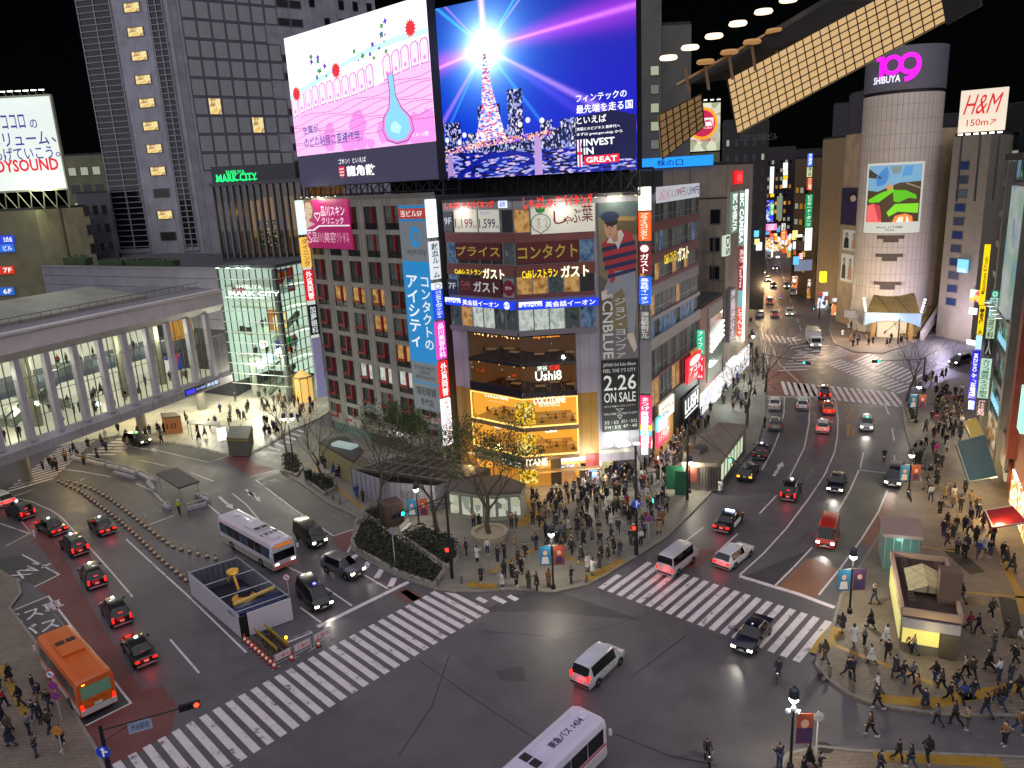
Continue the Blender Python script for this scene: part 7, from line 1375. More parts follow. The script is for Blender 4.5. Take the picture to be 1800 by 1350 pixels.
SEDAN=[(-2.3,.3,.88,.9,.72,.62,0),(-2.2,.22,.94,.98,.82,.7,0),(-1.45,.22,.95,1.0,.85,.68,4),(-1.0,.22,.94,1.42,.85,.6,4),(-.9,.22,.93,1.45,.85,.6,1),(-.02,.22,.92,1.47,.85,.6,1),(.1,.22,.92,1.47,.85,.6,1),(.45,.22,.91,1.44,.85,.6,2),(1.08,.22,.9,.95,.85,.7,2),(2.15,.22,.8,.84,.82,.66,0),(2.32,.3,.72,.74,.74,.6,0)]
JPN=[(-2.15,.3,1.0,1.03,.74,.64,0),(-2.1,.22,1.02,1.1,.82,.68,4),(-1.78,.22,1.02,1.66,.84,.62,4),(-1.6,.22,1.0,1.72,.845,.63,1),(-.5,.22,.98,1.75,.845,.63,1),(.3,.22,.96,1.73,.845,.62,1),(.7,.22,.95,1.66,.845,.6,2),(1.42,.22,.94,1.02,.845,.7,2),(2.0,.22,.8,.86,.82,.66,0),(2.2,.3,.72,.74,.72,.58,0)]
MINIV=[(-2.35,.3,.95,.98,.76,.66,0),(-2.3,.22,1.0,1.1,.86,.72,4),(-2.08,.22,1.0,1.72,.89,.66,4),(-1.9,.22,1.0,1.8,.9,.66,1),(-.3,.22,.98,1.84,.9,.67,1),(.7,.22,.95,1.79,.9,.65,1),(1.0,.22,.95,1.7,.9,.64,2),(1.72,.22,.93,1.02,.88,.7,2),(2.2,.22,.8,.86,.84,.66,0),(2.36,.3,.72,.74,.74,.6,0)]
HIACE=[(-2.35,.32,1.1,1.3,.8,.7,0),(-2.33,.24,1.1,1.2,.84,.78,4),(-2.2,.24,1.1,1.9,.85,.72,4),(-2.05,.24,1.08,1.97,.85,.72,1),(-.5,.24,1.06,1.99,.85,.72,1),(-.35,.24,1.06,1.99,.85,.72,1),(1.2,.24,1.04,1.97,.85,.71,1),(1.45,.24,1.03,1.9,.85,.7,2),(2.15,.24,1.0,1.06,.84,.74,2),(2.33,.26,.86,.9,.82,.72,0),(2.38,.32,.7,.74,.8,.7,0)]
WAGON=[(-2.35,.3,.85,.9,.74,.64,0),(-2.3,.22,.9,.98,.84,.7,4),(-1.85,.22,.92,1.42,.86,.6,4),(-1.7,.22,.92,1.46,.87,.6,1),(-.1,.22,.9,1.5,.88,.61,1),(.4,.22,.89,1.46,.88,.6,2),(1.15,.22,.88,.95,.87,.7,2),(2.15,.22,.76,.82,.83,.66,0),(2.35,.3,.68,.7,.72,.58,0)]
SUVS=[(-2.2,.36,1.0,1.05,.76,.66,0),(-2.15,.28,1.05,1.12,.86,.72,4),(-1.75,.28,1.06,1.6,.89,.64,4),(-1.55,.28,1.05,1.66,.9,.64,1),(-.1,.28,1.02,1.7,.9,.65,1),(.45,.28,1.0,1.64,.9,.64,2),(1.1,.28,.99,1.05,.9,.74,2),(2.0,.28,.92,.96,.86,.7,0),(2.2,.36,.8,.82,.76,.62,0)]
HATCH=[(-1.95,.3,.9,.94,.7,.6,0),(-1.9,.22,.95,1.02,.8,.66,4),(-1.6,.22,.96,1.46,.83,.58,4),(-1.4,.22,.95,1.5,.84,.58,1),(-.1,.22,.92,1.53,.84,.59,1),(.35,.22,.91,1.48,.84,.58,2),(1.1,.22,.9,.96,.84,.66,2),(1.8,.22,.78,.83,.8,.62,0),(1.98,.3,.7,.72,.7,.56,0)]
PROTO={}
def rails(z,col='#7a7c80'):
 def f(t):
  for s in(-1,1):MB().bar((-1.4,s*.56,z),(.6,s*.56,z),.02).build('roof_rail',mat(col,.3,.7,var=0),t)
 return f
def both(*fs):return lambda t:[f(t)for f in fs]
KINDS_=dict(sedan_taxi=(SEDAN,(-1.35,1.38),(.6,.62,.34,.16),(.62,.78,.3,.15),taxi_top(.2,1.46,True,(-1.4,1.02)),'taxi'),cab=(JPN,(-1.3,1.4),(.6,.7,.3,.16),(.68,.9,.14,.42),taxi_top(.35,1.74,True,(-1.95,1.35)),'taxi'),minivan=(MINIV,(-1.4,1.5),(.62,.68,.32,.16),(.7,1.0,.16,.4),None,'car'),van=(HIACE,(-1.35,1.3),(.62,.78,.3,.2),(.74,.8,.14,.34),None,'van'),estate=(WAGON,(-1.35,1.42),(.62,.62,.34,.15),(.66,.74,.3,.2),None,'car'),suv=(SUVS,(-1.3,1.35),(.64,.78,.34,.16),(.68,.9,.26,.2),rails(1.74),'car'),hatchback=(HATCH,(-1.2,1.22),(.58,.68,.3,.18),(.66,.9,.18,.3),None,'car'))
NAMES=dict(sedan_taxi='sedan_taxi',cab='tall_taxi',minivan='minivan',van='delivery_van',estate='estate_car',suv='suv_car',hatchback='hatchback_car')
def beams(p,d,on):
 n=V3((-d.y,d.x,0))
 if on[0]:
  l=bpy.data.lights.new('headlamp_beam','SPOT');l.energy=200;l.color=(1,.93,.8);l.spot_size=1.1;l.spot_blend=.6;l.shadow_soft_size=.1;o=bpy.data.objects.new('headlamp_beam',l);COL.objects.link(o);o.location=p+d*2.6+V3((0,0,.75));o.rotation_euler=(d-V3((0,0,.16))).to_track_quat('-Z','Y').to_euler()
 if on[1]==1:point('tail_lamp_light',p-d*2.7+V3((0,0,.7)),22,'#ff2010',.3)
def car(kind,label,p,q,col='#0d0e12',on=(0,0),lamp=True,group=None,scale=1.,extra=None):
 """p: ground picture point under the middle of the car; q: picture point it heads for."""
 a,b=at(*p),at(*q);rz=atan2(b.y-a.y,b.x-a.x);st,wh,li,ta,ex,cat=KINDS_[kind];group!='cars on the hill street' and beams(a,(b-a).normalized(),on);k=(kind,col,on,lamp)
 if k in PROTO and not extra:return dup(PROTO[k],(a.x,a.y,.009),rz,label,group,scale)
 ex2=ex
 if cat=='taxi' and not lamp:ex2=(lambda t:None)
 t=vehicle(NAMES[kind],label,st,col,wh,.31 if kind!='suv' else .36,.2,li,ta,both(*[f for f in(ex2,extra)if f]),group,cat,on)
 if not extra:PROTO[k]=t;kids(t)
 t.location=(a.x,a.y,.009);t.rotation_euler=(0,0,rz);t.scale=(scale,)*3
 return t
TQ='black taxis queueing in the station lane'
car('sedan_taxi','black sedan taxi with lit tail lamps, frontmost beside the orange bus',(246,1152),(206,1088),on=(0,1),group=TQ)
car('cab','tall black taxi with red tail lamps behind the black sedan taxi',(206,1086),(165,1024),on=(0,1),group=TQ)
car('cab','tall black taxi third in the lane from the orange bus',(165,1022),(133,966),on=(0,1),group=TQ)
car('cab','tall black taxi fourth in the lane, braking near the white lane line',(132,968),(92,932),on=(0,1),group=TQ)
car('sedan_taxi','black sedan taxi fifth in the lane with a glowing roof lamp',(91,934),(37,905),on=(0,1),group=TQ)
car('cab','tall black taxi second from the far end of the station lane',(37,907),(0,890),on=(0,1),group=TQ)
car('sedan_taxi','black sedan taxi alone in the inner lane by the cones',(180,932),(150,906),on=(0,1),group=TQ)
car('estate','white car cut off by the left edge behind the taxi queue',(2,884),(-30,868),'#d8d8d8',(0,1))
car('cab','black taxi with a green roof lamp waiting by the zebra under the walkway',(241,780),(275,786),lamp=False,on=(1,0),extra=lambda t:MB().box((.3,0,1.8),(.2,.3,.14)).build('roof_lamp',glow('#60ff80',4),t))
car('van','black delivery van with lit headlamps beside the white city bus',(546,951),(566,966),on=(1,0))
car('suv','dark grey estate with silver roof rails and lit lamps near the planter',(604,1007),(636,1020),'#4a4c52',(1,0))
car('minivan','black minivan taxi with a blue roof light beside the site fence',(553,1056),(580,1085),on=(1,0),extra=lambda t:MB().box((.5,0,1.86),(.14,.22,.12)).build('roof_lamp',glow('#5060ff',7),t))
car('minivan','silver minivan turning alone in the middle of the crossing',(1052,1181),(1096,1140),'#b4b8c0',(0,1))
car('sedan_taxi','dark blue black sedan taxi driving over the right crosswalk with headlamps on',(1323,1126),(1298,1160),'#0c1026',(1,0),False,extra=lambda t:MB().lathe([(.1,1.47),(.09,1.55),(.04,1.6)],(.2,0,0),10).build('roof_lamp',mat('#b0b4c0',.2,.5),t))
car('van','silver van crossing the right zebra with its rear to us',(1191,996),(1216,976),'#a8aab2',(0,1))
car('estate','silver white estate car waiting beside the stop line with red lamps',(1290,985),(1320,962),'#c4c6cc',(0,1))
def police(t):
 MB().box((.25,0,1.56),(.22,.9,.12)).build('light_bar',glow('#b8c8ff',6),t)
 for s in(-1,1):MB().box((.05,s*.853,.6),(2.0,.012,.5)).build('white_door',mat('#d0d2d4',.4,var=0),t)
car('sedan_taxi','black and white patrol car with a light bar beside the crowd',(1281,924),(1304,898),on=(0,1),lamp=False,extra=police)
car('cab','tall black taxi with red tail lamps in the middle of the right road',(1390,871),(1400,848),on=(0,1))
car('sedan_taxi','dark sedan with cool headlamps coming down the right road',(1471,856),(1462,885),'#0e1220',(1,0),False)
car('minivan','dark minivan with amber lamps parked by the right hand planter',(1572,846),(1563,876),'#11131c',(1,2))
car('van','orange red van with bright headlamps coming down the right road',(1455,949),(1446,980),'#b02e1e',(1,0))
car('sedan_taxi','black sedan taxi parked at the left kerb behind the station kiosk',(1338,800),(1347,778),on=(0,0))
car('estate','black car with amber rear lamps pulled in by the long kiosk',(1315,836),(1328,812),on=(0,2))
car('hatchback','grey hatchback parked at the kerb with a person leaning in',(1362,752),(1365,730),'#74767c',(0,0))
car('sedan_taxi','white sedan parked foremost at the kerb before the far crosswalk',(1362,716),(1364,700),'#c8c8c4',(0,0),False)
car('estate','white estate car waiting in the second lane at the far stop line',(1411,715),(1412,700),'#d4d4d0',(0,0))
car('cab','dark car with bright red lamps first at the far stop line',(1449,697),(1448,682),'#1c0c0c',(0,1),False)
car('sedan_taxi','orange taxi second in the queue at the far stop line',(1455,723),(1451,706),'#c8501c',(0,1))
car('hatchback','white hatchback with red lamps third in the queue at the far stop line',(1447,756),(1451,738),'#d0d0cc',(0,1))
car('hatchback','silver car with a green roof lamp coming down the right road',(1523,752),(1522,770),'#b4b6ba',(1,0),extra=lambda t:MB().box((.3,0,1.6),(.16,.26,.12)).build('roof_lamp',glow('#40f0a0',4),t))
car('cab','black taxi with headlamps entering from the street beside the round tower',(1687,640),(1664,646),on=(1,0))
car('sedan_taxi','black sedan turning at the far corner beside the stair ramp',(1697,596),(1680,592),on=(1,0),lamp=False)
hg='cars on the hill street'
for k,x,y,x2,y2,c,on,lb in(('estate',1387,553,1391,570,'#c8ccd0',(1,0),'white car with bright headlamps lowest on the hill street'),('sedan_taxi',1361,556,1357,540,'#2a2a2c',(0,1),'dark car with red lamps lowest of those going uphill'),('cab',1353,534,1350,520,'#2a2a2c',(0,1),'dark car with red lamps second of those going uphill'),('van',1393,518,1398,532,'#b0aca0',(0,0),'pale van parked on the right of the hill street'),('estate',1382,505,1386,516,'#c8c4b8',(1,0),'white car just above the pale van on the hill street'),('sedan_taxi',1323,527,1320,512,'#1c1a1c',(0,1),'dark car with red lamps at the left kerb of the hill street'),('hatchback',1327,540,1324,526,'#a8a8b0',(0,0),'pale car parked behind the red lamped one at the left kerb'),('estate',1336,556,1334,545,'#8a8a90',(0,0),'grey car parked lowest at the left kerb of the hill street'),('sedan_taxi',1359,504,1363,514,'#26262a',(1,0),'dark car with headlamps third up the hill street'),('estate',1350,494,1354,504,'#c0b8a4',(1,0),'cream car with headlamps fourth up the hill street'),('minivan',1340,481,1343,490,'#b8b8bc',(1,0),'white minivan with headlamps fifth up the hill street'),('estate',1336,467,1339,476,'#c8c8cc',(1,0),'white car with headlamps farthest up the hill street'),('van',1352,456,1355,466,'#a09c88',(0,0),'tan van near the top of the hill street'),('cab',1324,483,1322,474,'#1c1a1c',(0,1),'dark car with red lamps highest at the left kerb'),('hatchback',1362,474,1365,482,'#30302c',(1,0),'dark hatchback in the middle of the upper hill street')):car(k,lb,(x,y),(x2,y2),c,on,False,hg)
def cycle(name,label,p,q,motor=False,cat='bicycle',group=None):
 a,b=at(*p),at(*q);t=thing(name,label,cat,(0,0,0),0,group);fr=mat('#2a2c34' if not motor else '#1c1c22',.35,.4,var=0);r=.33 if not motor else .3;w_=.03 if not motor else .09
 for x in(-.52,.52):
  wl=MB().lathe([(r*.8,-w_/2),(r,-w_/2),(r,w_/2),(r*.8,w_/2),(r*.8,-w_/2)],(x,0,r),16,'y').build('wheel',TYRE,t)
  sp=MB();[sp.bar((x,0,r),(x+r*.85*cos(k*.785),0,r+r*.85*sin(k*.785)),.008)for k in range(8)];sp.build('spokes',RIM,wl)
 f=MB();P_=dict(bb=(-.05,0,.3),seat=(-.2,0,.8),head=(.36,0,.85),rear=(-.52,0,.33),front=(.52,0,.33))
 for u,v in(('bb','seat'),('seat','head'),('bb','head'),('bb','rear'),('seat','rear'),('head','front')):f.bar(P_[u],P_[v],.022 if not motor else .09)
 f.build('frame',fr,t);MB().bar((.3,-.28,1.0),(.3,.28,1.0),.016).bar((.36,0,.82),(.3,0,1.0),.018).build('handlebar',fr,t);MB().box((-.22,0,.84),(.26,.15,.06)).build('saddle',BLKP,t)
 MB().lathe([(.05,0),(.04,.06),(.0,.07)],(.5,0,.8),8,'x').build('lamp',HEAD_ON if motor else glow('#f4f8ff',3),t)
 if motor:MB().box((-.55,0,.95),(.35,.4,.35)).build('top_box',glow('#3030ff',1.5),t)
 else:MB().box((.5,0,.72),(.24,.32,.22)).build('basket',mat('#55585c',.5,.5),t)
 t.location=(a.x,a.y,.009);t.rotation_euler=(0,0,atan2(b.y-a.y,b.x-a.x));return t
cycle('motorcycle','motorcycle with a glowing blue box coming down the hill street',(1372,528),(1376,540),True,'motorcycle')
# box truck
def boxtruck():
 a,b=at(1430,607),at(1447,634);t=thing('box_truck','white box truck with a grey roofed body coming over the far crossing','truck');
 MB().box((-1.1,0,1.95),(5.4,2.2,2.3)).build('cargo_box',mat('#c8c8cc',.5,var=.05),t);MB().box((-1.1,0,3.115),(5.42,2.22,.03)).build('roof',mat('#4f5a58',.5),t)
 P_=[(1.65,.5),(3.3,.5),(3.32,1.2),(3.05,2.2),(1.65,2.25)];q=MB();n=len(P_);q.faces([(x,-1.0,z)for x,z in P_]+[(x,1.0,z)for x,z in P_],[tuple(range(n)),tuple(range(2*n-1,n-1,-1))]+[(i,n+i,n+(i+1)%n,(i+1)%n)for i in range(n)]);q.build('cab',mat('#d4d4d6',.4,var=0),t)
 MB().q((3.345,-.85,1.28),(3.345,.85,1.28),(3.12,.82,2.05),(3.12,-.82,2.05)).build('windscreen',CAR_GLASS,t)
 for s in(-1,1):MB().box((2.6,s*1.005,1.65),(.9,.02,.6)).build('side_window',CAR_GLASS,t);MB().box((3.33,s*.75,.8),(.08,.3,.2)).build('headlight',HEAD_ON,t);MB().box((3.1,s*1.2,1.7),(.1,.2,.35)).build('mirror',BLKP,t)
 MB().box((0,0,.65),(6.2,.8,.3)).build('chassis',BLKP,t);MB().box((3.34,0,.55),(.06,1.9,.2)).build('bumper',mat('#b0b0b4',.4),t)
 for x in(-2.4,2.3):
  for s in(-1,1):w_=MB().lathe([(.2,-.12),(.4,-.12),(.42,0),(.4,.12),(.2,.12)],(x,s*.92,.42),16,'y').build('wheel',TYRE,t);MB().lathe([(.02,s*.125),(.22,s*.12)],(x,s*.92,.42),12,'y').build('rim',RIM,w_)
 t.location=(a.x,a.y,.009);t.rotation_euler=(0,0,atan2(b.y-a.y,b.x-a.x))
boxtruck()
# buses
def bus(label,ctr,ahead,L_,body,lower,band,num=None,rear=None,on=(1,0),name='city_bus',stripe=None,z0=0.,dest=None,unit_x=.4,vents=(-.34,.4)):
 t=thing(name,label,'bus');W2,Hh=1.22,2.98;hl=L_/2
 prof=[(-W2,.34),(-W2-.02,1.2),(-W2,2.55),(-W2+.1,2.86),(-W2+.4,Hh),(W2-.4,Hh),(W2-.1,2.86),(W2,2.55),(W2+.02,1.2),(W2,.34)];n=len(prof)
 st=[(-hl,.96,.94),(-hl+.12,1,1),(hl-.25,1,1),(hl,.96,.95)]
 rg=[[V3((x,y*sy,.34+(z-.34)*sz))for y,z in prof]for x,sy,sz in st];q=MB()
 for a,b in zip(rg,rg[1:]):q.faces(a+b,[(k,k+1,n+k+1,n+k)for k in range(n-1)]+[(n-1,0,n,2*n-1)])
 q.q(*rg[0][::-1]);q.q(*rg[-1]);q.build('body',mat(body,.35,var=.03,coat=.3),t,25)
 for s in(-1,1):
  nw=int(L_/1.5)
  for i in range(nw):
   x0=-hl+.35+(L_-.7)*i/nw;MB().box((x0+(L_-.7)/nw/2,s*(W2+.012),1.95),((L_-.7)/nw-.07,.03,1.05)).build('side_window',mat('#070a10',.06,var=0)if i%3 else mat('#101c2c',.08,es=.05,ecol='#5080b0',var=0),t)
  MB().box((0,s*(W2+.006),.72),(L_-.3,.03,.5)).build('lower_panel',mat(lower,.45,var=.05),t)
  if stripe:MB().box((0,s*(W2+.016),1.28),(L_-.3,.03,.16)).build('stripe',mat(stripe,.4,var=0),t)
  MB().box((hl-.1,s*.86,.85),(.2,.42,.22)).build('headlight',HEAD_ON if on[0]else HEAD_OFF,t);MB().box((-hl+.05,s*1.0,1.0),(.14,.2,.4)).build('tail_light',TAIL_ON if on[1]else TAIL_OFF,t);MB().box((hl+.1,s*(W2+.18),2.0),(.12,.16,.4)).build('mirror',mat('#c8c8c8',.4),t)
  for x in(-hl*.52,hl*.56):w_=MB().lathe([(.22,-.14),(.46,-.14),(.48,0),(.46,.14),(.22,.14)],(x,s*(W2-.1),.48),18,'y').build('wheel',TYRE,t);MB().lathe([(.04,s*.16),(.28,s*.13)],(x,s*(W2-.1),.48),14,'y').build('rim',RIM,w_)
 MB().q((hl+.012,-1.08,1.15),(hl+.012,1.08,1.15),(hl-.005,1.06,2.4),(hl-.005,-1.06,2.4)).build('windscreen',mat('#0a0c10',.06,var=0),t);MB().box((hl+.0,0,2.6),(.05,1.7,.26)).build('destination_sign',glow('#c86a10',.8)if dest is None else dest,t);MB().box((hl+.02,0,.55),(.08,2.35,.3)).build('bumper',mat(band,.4,var=0),t)
 MB().q((-hl-.014,-.95,1.55),(-hl-.014,.95,1.55),(-hl+.0,.92,2.45),(-hl+.0,-.92,2.45)).build('rear_window',mat('#0c1418',.06,var=0)if not rear else mat('#283830',.1,es=.12,ecol='#a8e0c0',var=.4,scale=2),t);MB().box((-hl,0,.6),(.1,2.3,.4)).build('rear_bumper',mat(lower,.45),t);MB().box((-hl-.05,0,.95),(.03,.5,.2)).build('number_plate',PLATE,t)
 u=MB();u.box((unit_x,0,Hh+.1),(2.4,1.5,.2));u.build('roof_unit',mat(body,.4,var=.05),t);q=MB()
 for y in(-.36,.36):q.box((unit_x+.8,y,Hh+.212),(.55,.6,.03))
 q.build('roof_grille',BLKP,t)
 for f in vents:MB().lathe([(.32,0),(.34,.07),(.2,.12),(.02,.13)],(f*L_,0,Hh),16).build('roof_vent',mat(body,.4,var=0),t)
 for s in(-.7,.7):MB().box((-.4,s,Hh+.012),(L_-1.2,.04,.03)).build('roof_rib',mat(body,.45,var=0),t)
 if num:
  s_,x,y,L2,h_,fl=num;q=MB()
  if fl=='long':letters(q,lambda u_,z:V3((x+u_*L2,y+z*h_,Hh+.032)),0,0,1,1,s_,.03)
  else:letters(q,lambda u_,z:V3((x+z*h_*(1 if fl=='up' else-1),y-u_*L2*(1 if fl=='up' else-1),Hh+.032)),0,0,1,1,s_,.03)
  q.build('roof_lettering',mat('#2a2c48',.6,var=0),t,recalc=False)
 t.location=(ctr.x,ctr.y,.009);t.rotation_euler=(0,0,atan2(ahead.y-ctr.y,ahead.x-ctr.x));return t
c_=(at(388,952)+at(524,995))/2;d_=(at(485,1012)-at(386,953))
bus('white city bus with dark windows and roof vents beside the site fence',c_,c_+d_,10.6,'#b4aeb8','#8a8c7a','#c8685c',('1328',3.1,-.8,1.7,.6,'down'),unit_x=.6)
rr=(at(540/3.6,975+1050/3.6)+at(738/3.6,975+962/3.6))/2;hd=(at(120,1150,2.9)-at(172,1212,2.9)).normalized();ob=bus('orange city bus with white lower panels stopped beside the left pavement',rr+hd*4.45,rr+hd*9,8.9,'#c05a22','#b8b4b4','#c05a22',rear=1,on=(0,1),unit_x=.6,vents=())
q=MB();q.box((-4.47,0,1.25),(.02,1.9,.5));q.build('rear_panel',mat('#c8601c',.4,var=0),ob);q=MB();letters(q,lambda u,z:V3((-4.485,-u,z)),-.55,1.2,.55,1.36,'TOKYU BUS');q.build('lettering',mat('#3a1c10',.6),ob,recalc=False);MB().box((-4.46,.7,2.62),(.03,.2,.08)).build('marker_lamp',AMBER,ob)
fr_,fl_=at(1064,1264,2.9),at(1010,1235,2.9);ed=(at(1064,1264,2.9)-at(972,1352,2.9)).normalized();ed.z=0;nose=(fr_+fl_)/2;nose.z=0
bus('white city bus with roof lettering entering at the bottom edge of the crossing',nose-ed*5.2,nose,10.4,'#c2bcd2','#a8a4b4','#a8a4b4',('東急バス 1434',1.2,-.35,3.0,.55,'long'),on=(0,0),stripe='#a82838',unit_x=-1.2,vents=(.43,))
# trees, planters and street furniture
BARK=mat('#4a4138',.85,var=.25,scale=3);TWIG=mat('#3a332d',.85,var=0);LEAFY=speck('evergreen_leaves',['#1e2a16','#32451f','#48602c','#233317'],7,0);SHRUB=speck('dark_shrub_leaves',['#0e130b','#1c2614','#2c3420','#33291c'],6,0)
def tree(label,p,top,spread,leaves=0,seed=1,r0=.2,fork=.32):
 b=at(*p);h=min(15,zat(b,*top));R_=random.Random(seed);t=thing('street_tree',label,'tree',b,0,'trees round the crossing')
 tr,cr,ends=MB(),MB(),[]
 def grow(q,d,L_,r,lv):
  n=3;pts=[q];rs=[r];e=d
  for i in range(n):
   e=(e+V3((R_.gauss(0,.16),R_.gauss(0,.16),R_.gauss(.05,.1)))).normalized();pts.append(pts[-1]+e*L_/n);rs.append(r*(1-.38*(i+1)/n))
  (tr if lv<2 else cr).tube(pts,[max(k_,.02)for k_ in rs],7 if lv==0 else 5 if lv<2 else 3)
  if lv>=3:ends.append(pts[-1]);ends.append(pts[-2])
  if lv>=6 or r<.008:return
  k=5 if lv==0 else R_.choice((2,3,3))if lv<3 else 2;a0=R_.uniform(0,6.3)
  for i in range(k):
   a=a0+6.283*i/k+R_.uniform(-.4,.4);x=e.orthogonal().normalized();y=e.cross(x);tilt=R_.uniform(.35,.75)*(spread if lv<2 else 1);nd=(e+(x*cos(a)+y*sin(a))*tilt+V3((0,0,.12))).normalized()
   grow(pts[-1]if i<2 else pts[-2],nd,L_*R_.uniform(.62,.85),rs[-1]*R_.uniform(.6,.78),lv+1)
 grow(b,V3((R_.uniform(-.06,.06),R_.uniform(-.06,.06),1)),h*fork,r0,0)
 zz=max(v.z for v in cr.v);s_=h/zz
 for m in(tr,cr):m.v=[V3((b.x+(v.x-b.x)*s_,b.y+(v.y-b.y)*s_,v.z*s_))for v in m.v]
 tr.build('trunk',BARK,t,60);cr.build('crown',TWIG,t)
 if leaves:
  lm=MB()
  for e in ends:e=V3((b.x+(e.x-b.x)*s_,b.y+(e.y-b.y)*s_,e.z*s_));leaf_mass(lm,e,(1.4,1.4,1.0),leaves if R_.random()>.35 else 1,.13)
  lm.build('foliage',LEAFY,t,recalc=False)
tree('bare tree in the first planter by the far bus lane, under twin lamps',(507,806),(505,690),.8,0,3,.16);tree('bare tree in the oval planter left of the white hoarding',(567,850),(552,700),1.,0,5,.17);tree('bare forked tree in front of the white hoarding panel',(666,900),(640,735),1.2,0,8,.2)
tree('tallest bare tree rising from the shrub bed beside the crossing',(771,940),(760,735),1.25,0,13,.26);tree('half leafy tree in the round stone planter before the golden shop',(861,945),(850,715),1.1,15,21,.28);tree('green leafy tree standing close against the grey office building',(716,838),(700,700),.9,24,34,.24,.3)
tree('bare tree beside the long station kiosk on the right road',(1312,752),(1310,615),1.3,0,41,.22);tree('bare tree at the kerb before the far crosswalk',(1345,690),(1342,565),1.5,0,52,.22);tree('bare spreading tree at the start of the right pavement',(1593,706),(1590,560),1.2,0,63,.24);tree('thin bare tree far up the left kerb of the hill street',(1333,520),(1330,440),1.,0,71,.2);tree('bare tree near the hill street end before the blue lights',(1348,436),(1345,375),1.,0,77,.2)
def bed(label,pts,n,h=.55,wall=True):
 P_=G(pts,0);t=thing('planter_bed',label,'planter',P_[0]);
 if wall:
  q=MB();m_=[];strip(q,P_+[P_[0]],.3,.5);f=[[q.v[i]for i in k]for k in q.f];q=MB()
  for k in f:q.hexa([V3((p.x,p.y,.02))for p in k],k)
  q.build('stone_edge',mat('#807c74',.8,var=.15,scale=2),t)
 MB().prism([(p.x,p.y)for p in P_],.14,.38).build('soil',mat('#1c1712',.9),t)
 q=MB();xs=[p.x for p in P_];ys_=[p.y for p in P_];c=0
 def inside(x,y):
  r=False
  for i in range(len(P_)):
   a,b=P_[i],P_[i-1]
   if(a.y>y)!=(b.y>y)and x<(b.x-a.x)*(y-a.y)/(b.y-a.y)+a.x:r=not r
  return r
 while c<n:
  x,y=ru(min(xs),max(xs)),ru(min(ys_),max(ys_))
  if inside(x,y):leaf_mass(q,(x,y,.4+h*rnd.random()*.7),(.5,.5,.4),6,.13);c+=1
 q.build('shrubs',SHRUB,t,recalc=False)
bed('large triangular shrub bed along the crossing kerb',[(634,926),(620,957),(627,970),(702,1012),(764,1033),(783,1006),(700,952),(650,918)],620);bed('low shrub bed round the tallest bare tree',[(708,948),(786,1002),(806,986),(800,956),(742,930)],380);bed('small shrub bed at the foot of the forked tree',[(640,906),(690,891),(684,914),(662,922)],160);bed('long kerb planter at the first bare tree',[(498,806),(500,832),(522,840),(532,826),(516,800)],160);bed('oval planter around the bare tree by the hoarding',[(540,850),(571,872),(590,862),(586,848),(556,838)],180)
bed('narrow grassy kerb planter on the right pavement, upper one',[(1592,716),(1600,745),(1612,742),(1602,712)],60,.3);bed('narrow grassy kerb planter on the right pavement, lower one',[(1606,800),(1602,850),(1618,852),(1624,800)],110,.3)
p=at(861,945);t=thing('round_planter','round stone planter ring around the half leafy tree','planter',p);MB().lathe([(1.75,.1),(1.85,.75),(1.45,.75),(1.45,.5),(.3,.55)],p,28).build('stone_ring',mat('#9a8f7a',.7,var=.12,scale=2),t,40)
DK=mat('#1d1e22',.5,.3,var=0);LG=mat('#b8b8b4',.5,.2,var=0)
def banner_pair(t,p,z,cols,d):
 for s,c in zip((-1,1),cols):
  a=p+V3((d.x*.12*s,d.y*.12*s,z));b=a+V3((d.x*.95*s,d.y*.95*s,0));n_=V3((-d.y,d.x,0))*.015;dn=V3((0,0,-1.75))
  f=MB().hexa([a+dn-n_,b+dn-n_,b+dn+n_,a+dn+n_],[a-n_,b-n_,b+n_,a+n_]).build('street_banner',c,t)
  sgn=-1 if(V3((-d.y,d.x,0)).dot(p)>0)else 1
  n3=V3((-d.y,d.x,0))*-.02 if V3((-d.y,d.x)).dot(V3((p.x,p.y)))>0 else V3((-d.y,d.x,0))*.02
  w_=lambda u,v:a+(b-a)*u+dn*(1-v)+n3
  MB().q(*[w_(.5+.2*cos(k*.785),.62+.13*sin(k*.785))for k in range(8)]).build('printed_face',mat('#d0a890',.6),f,recalc=False);MB().q(w_(.15,.05),w_(.85,.05),w_(.75,.42),w_(.25,.42)).build('printed_body',mat('#e0d8d0' if s<0 else '#40305a',.6),f,recalc=False)
 q=MB();[q.bar(p+V3((-d.x*1.1,-d.y*1.1,zz)),p+V3((d.x*1.1,d.y*1.1,zz)),.025)for zz in(z+.03,z-1.78)];q.build('banner_arm',DK,t)
CYB=mat('#3a90c0',.5,es=.12,var=.3,scale=1.2);ORB=mat('#b8583a',.5,es=.12,var=.35,scale=1.5);PUB=mat('#5a3a68',.5,es=.1,var=.4,scale=1.6)
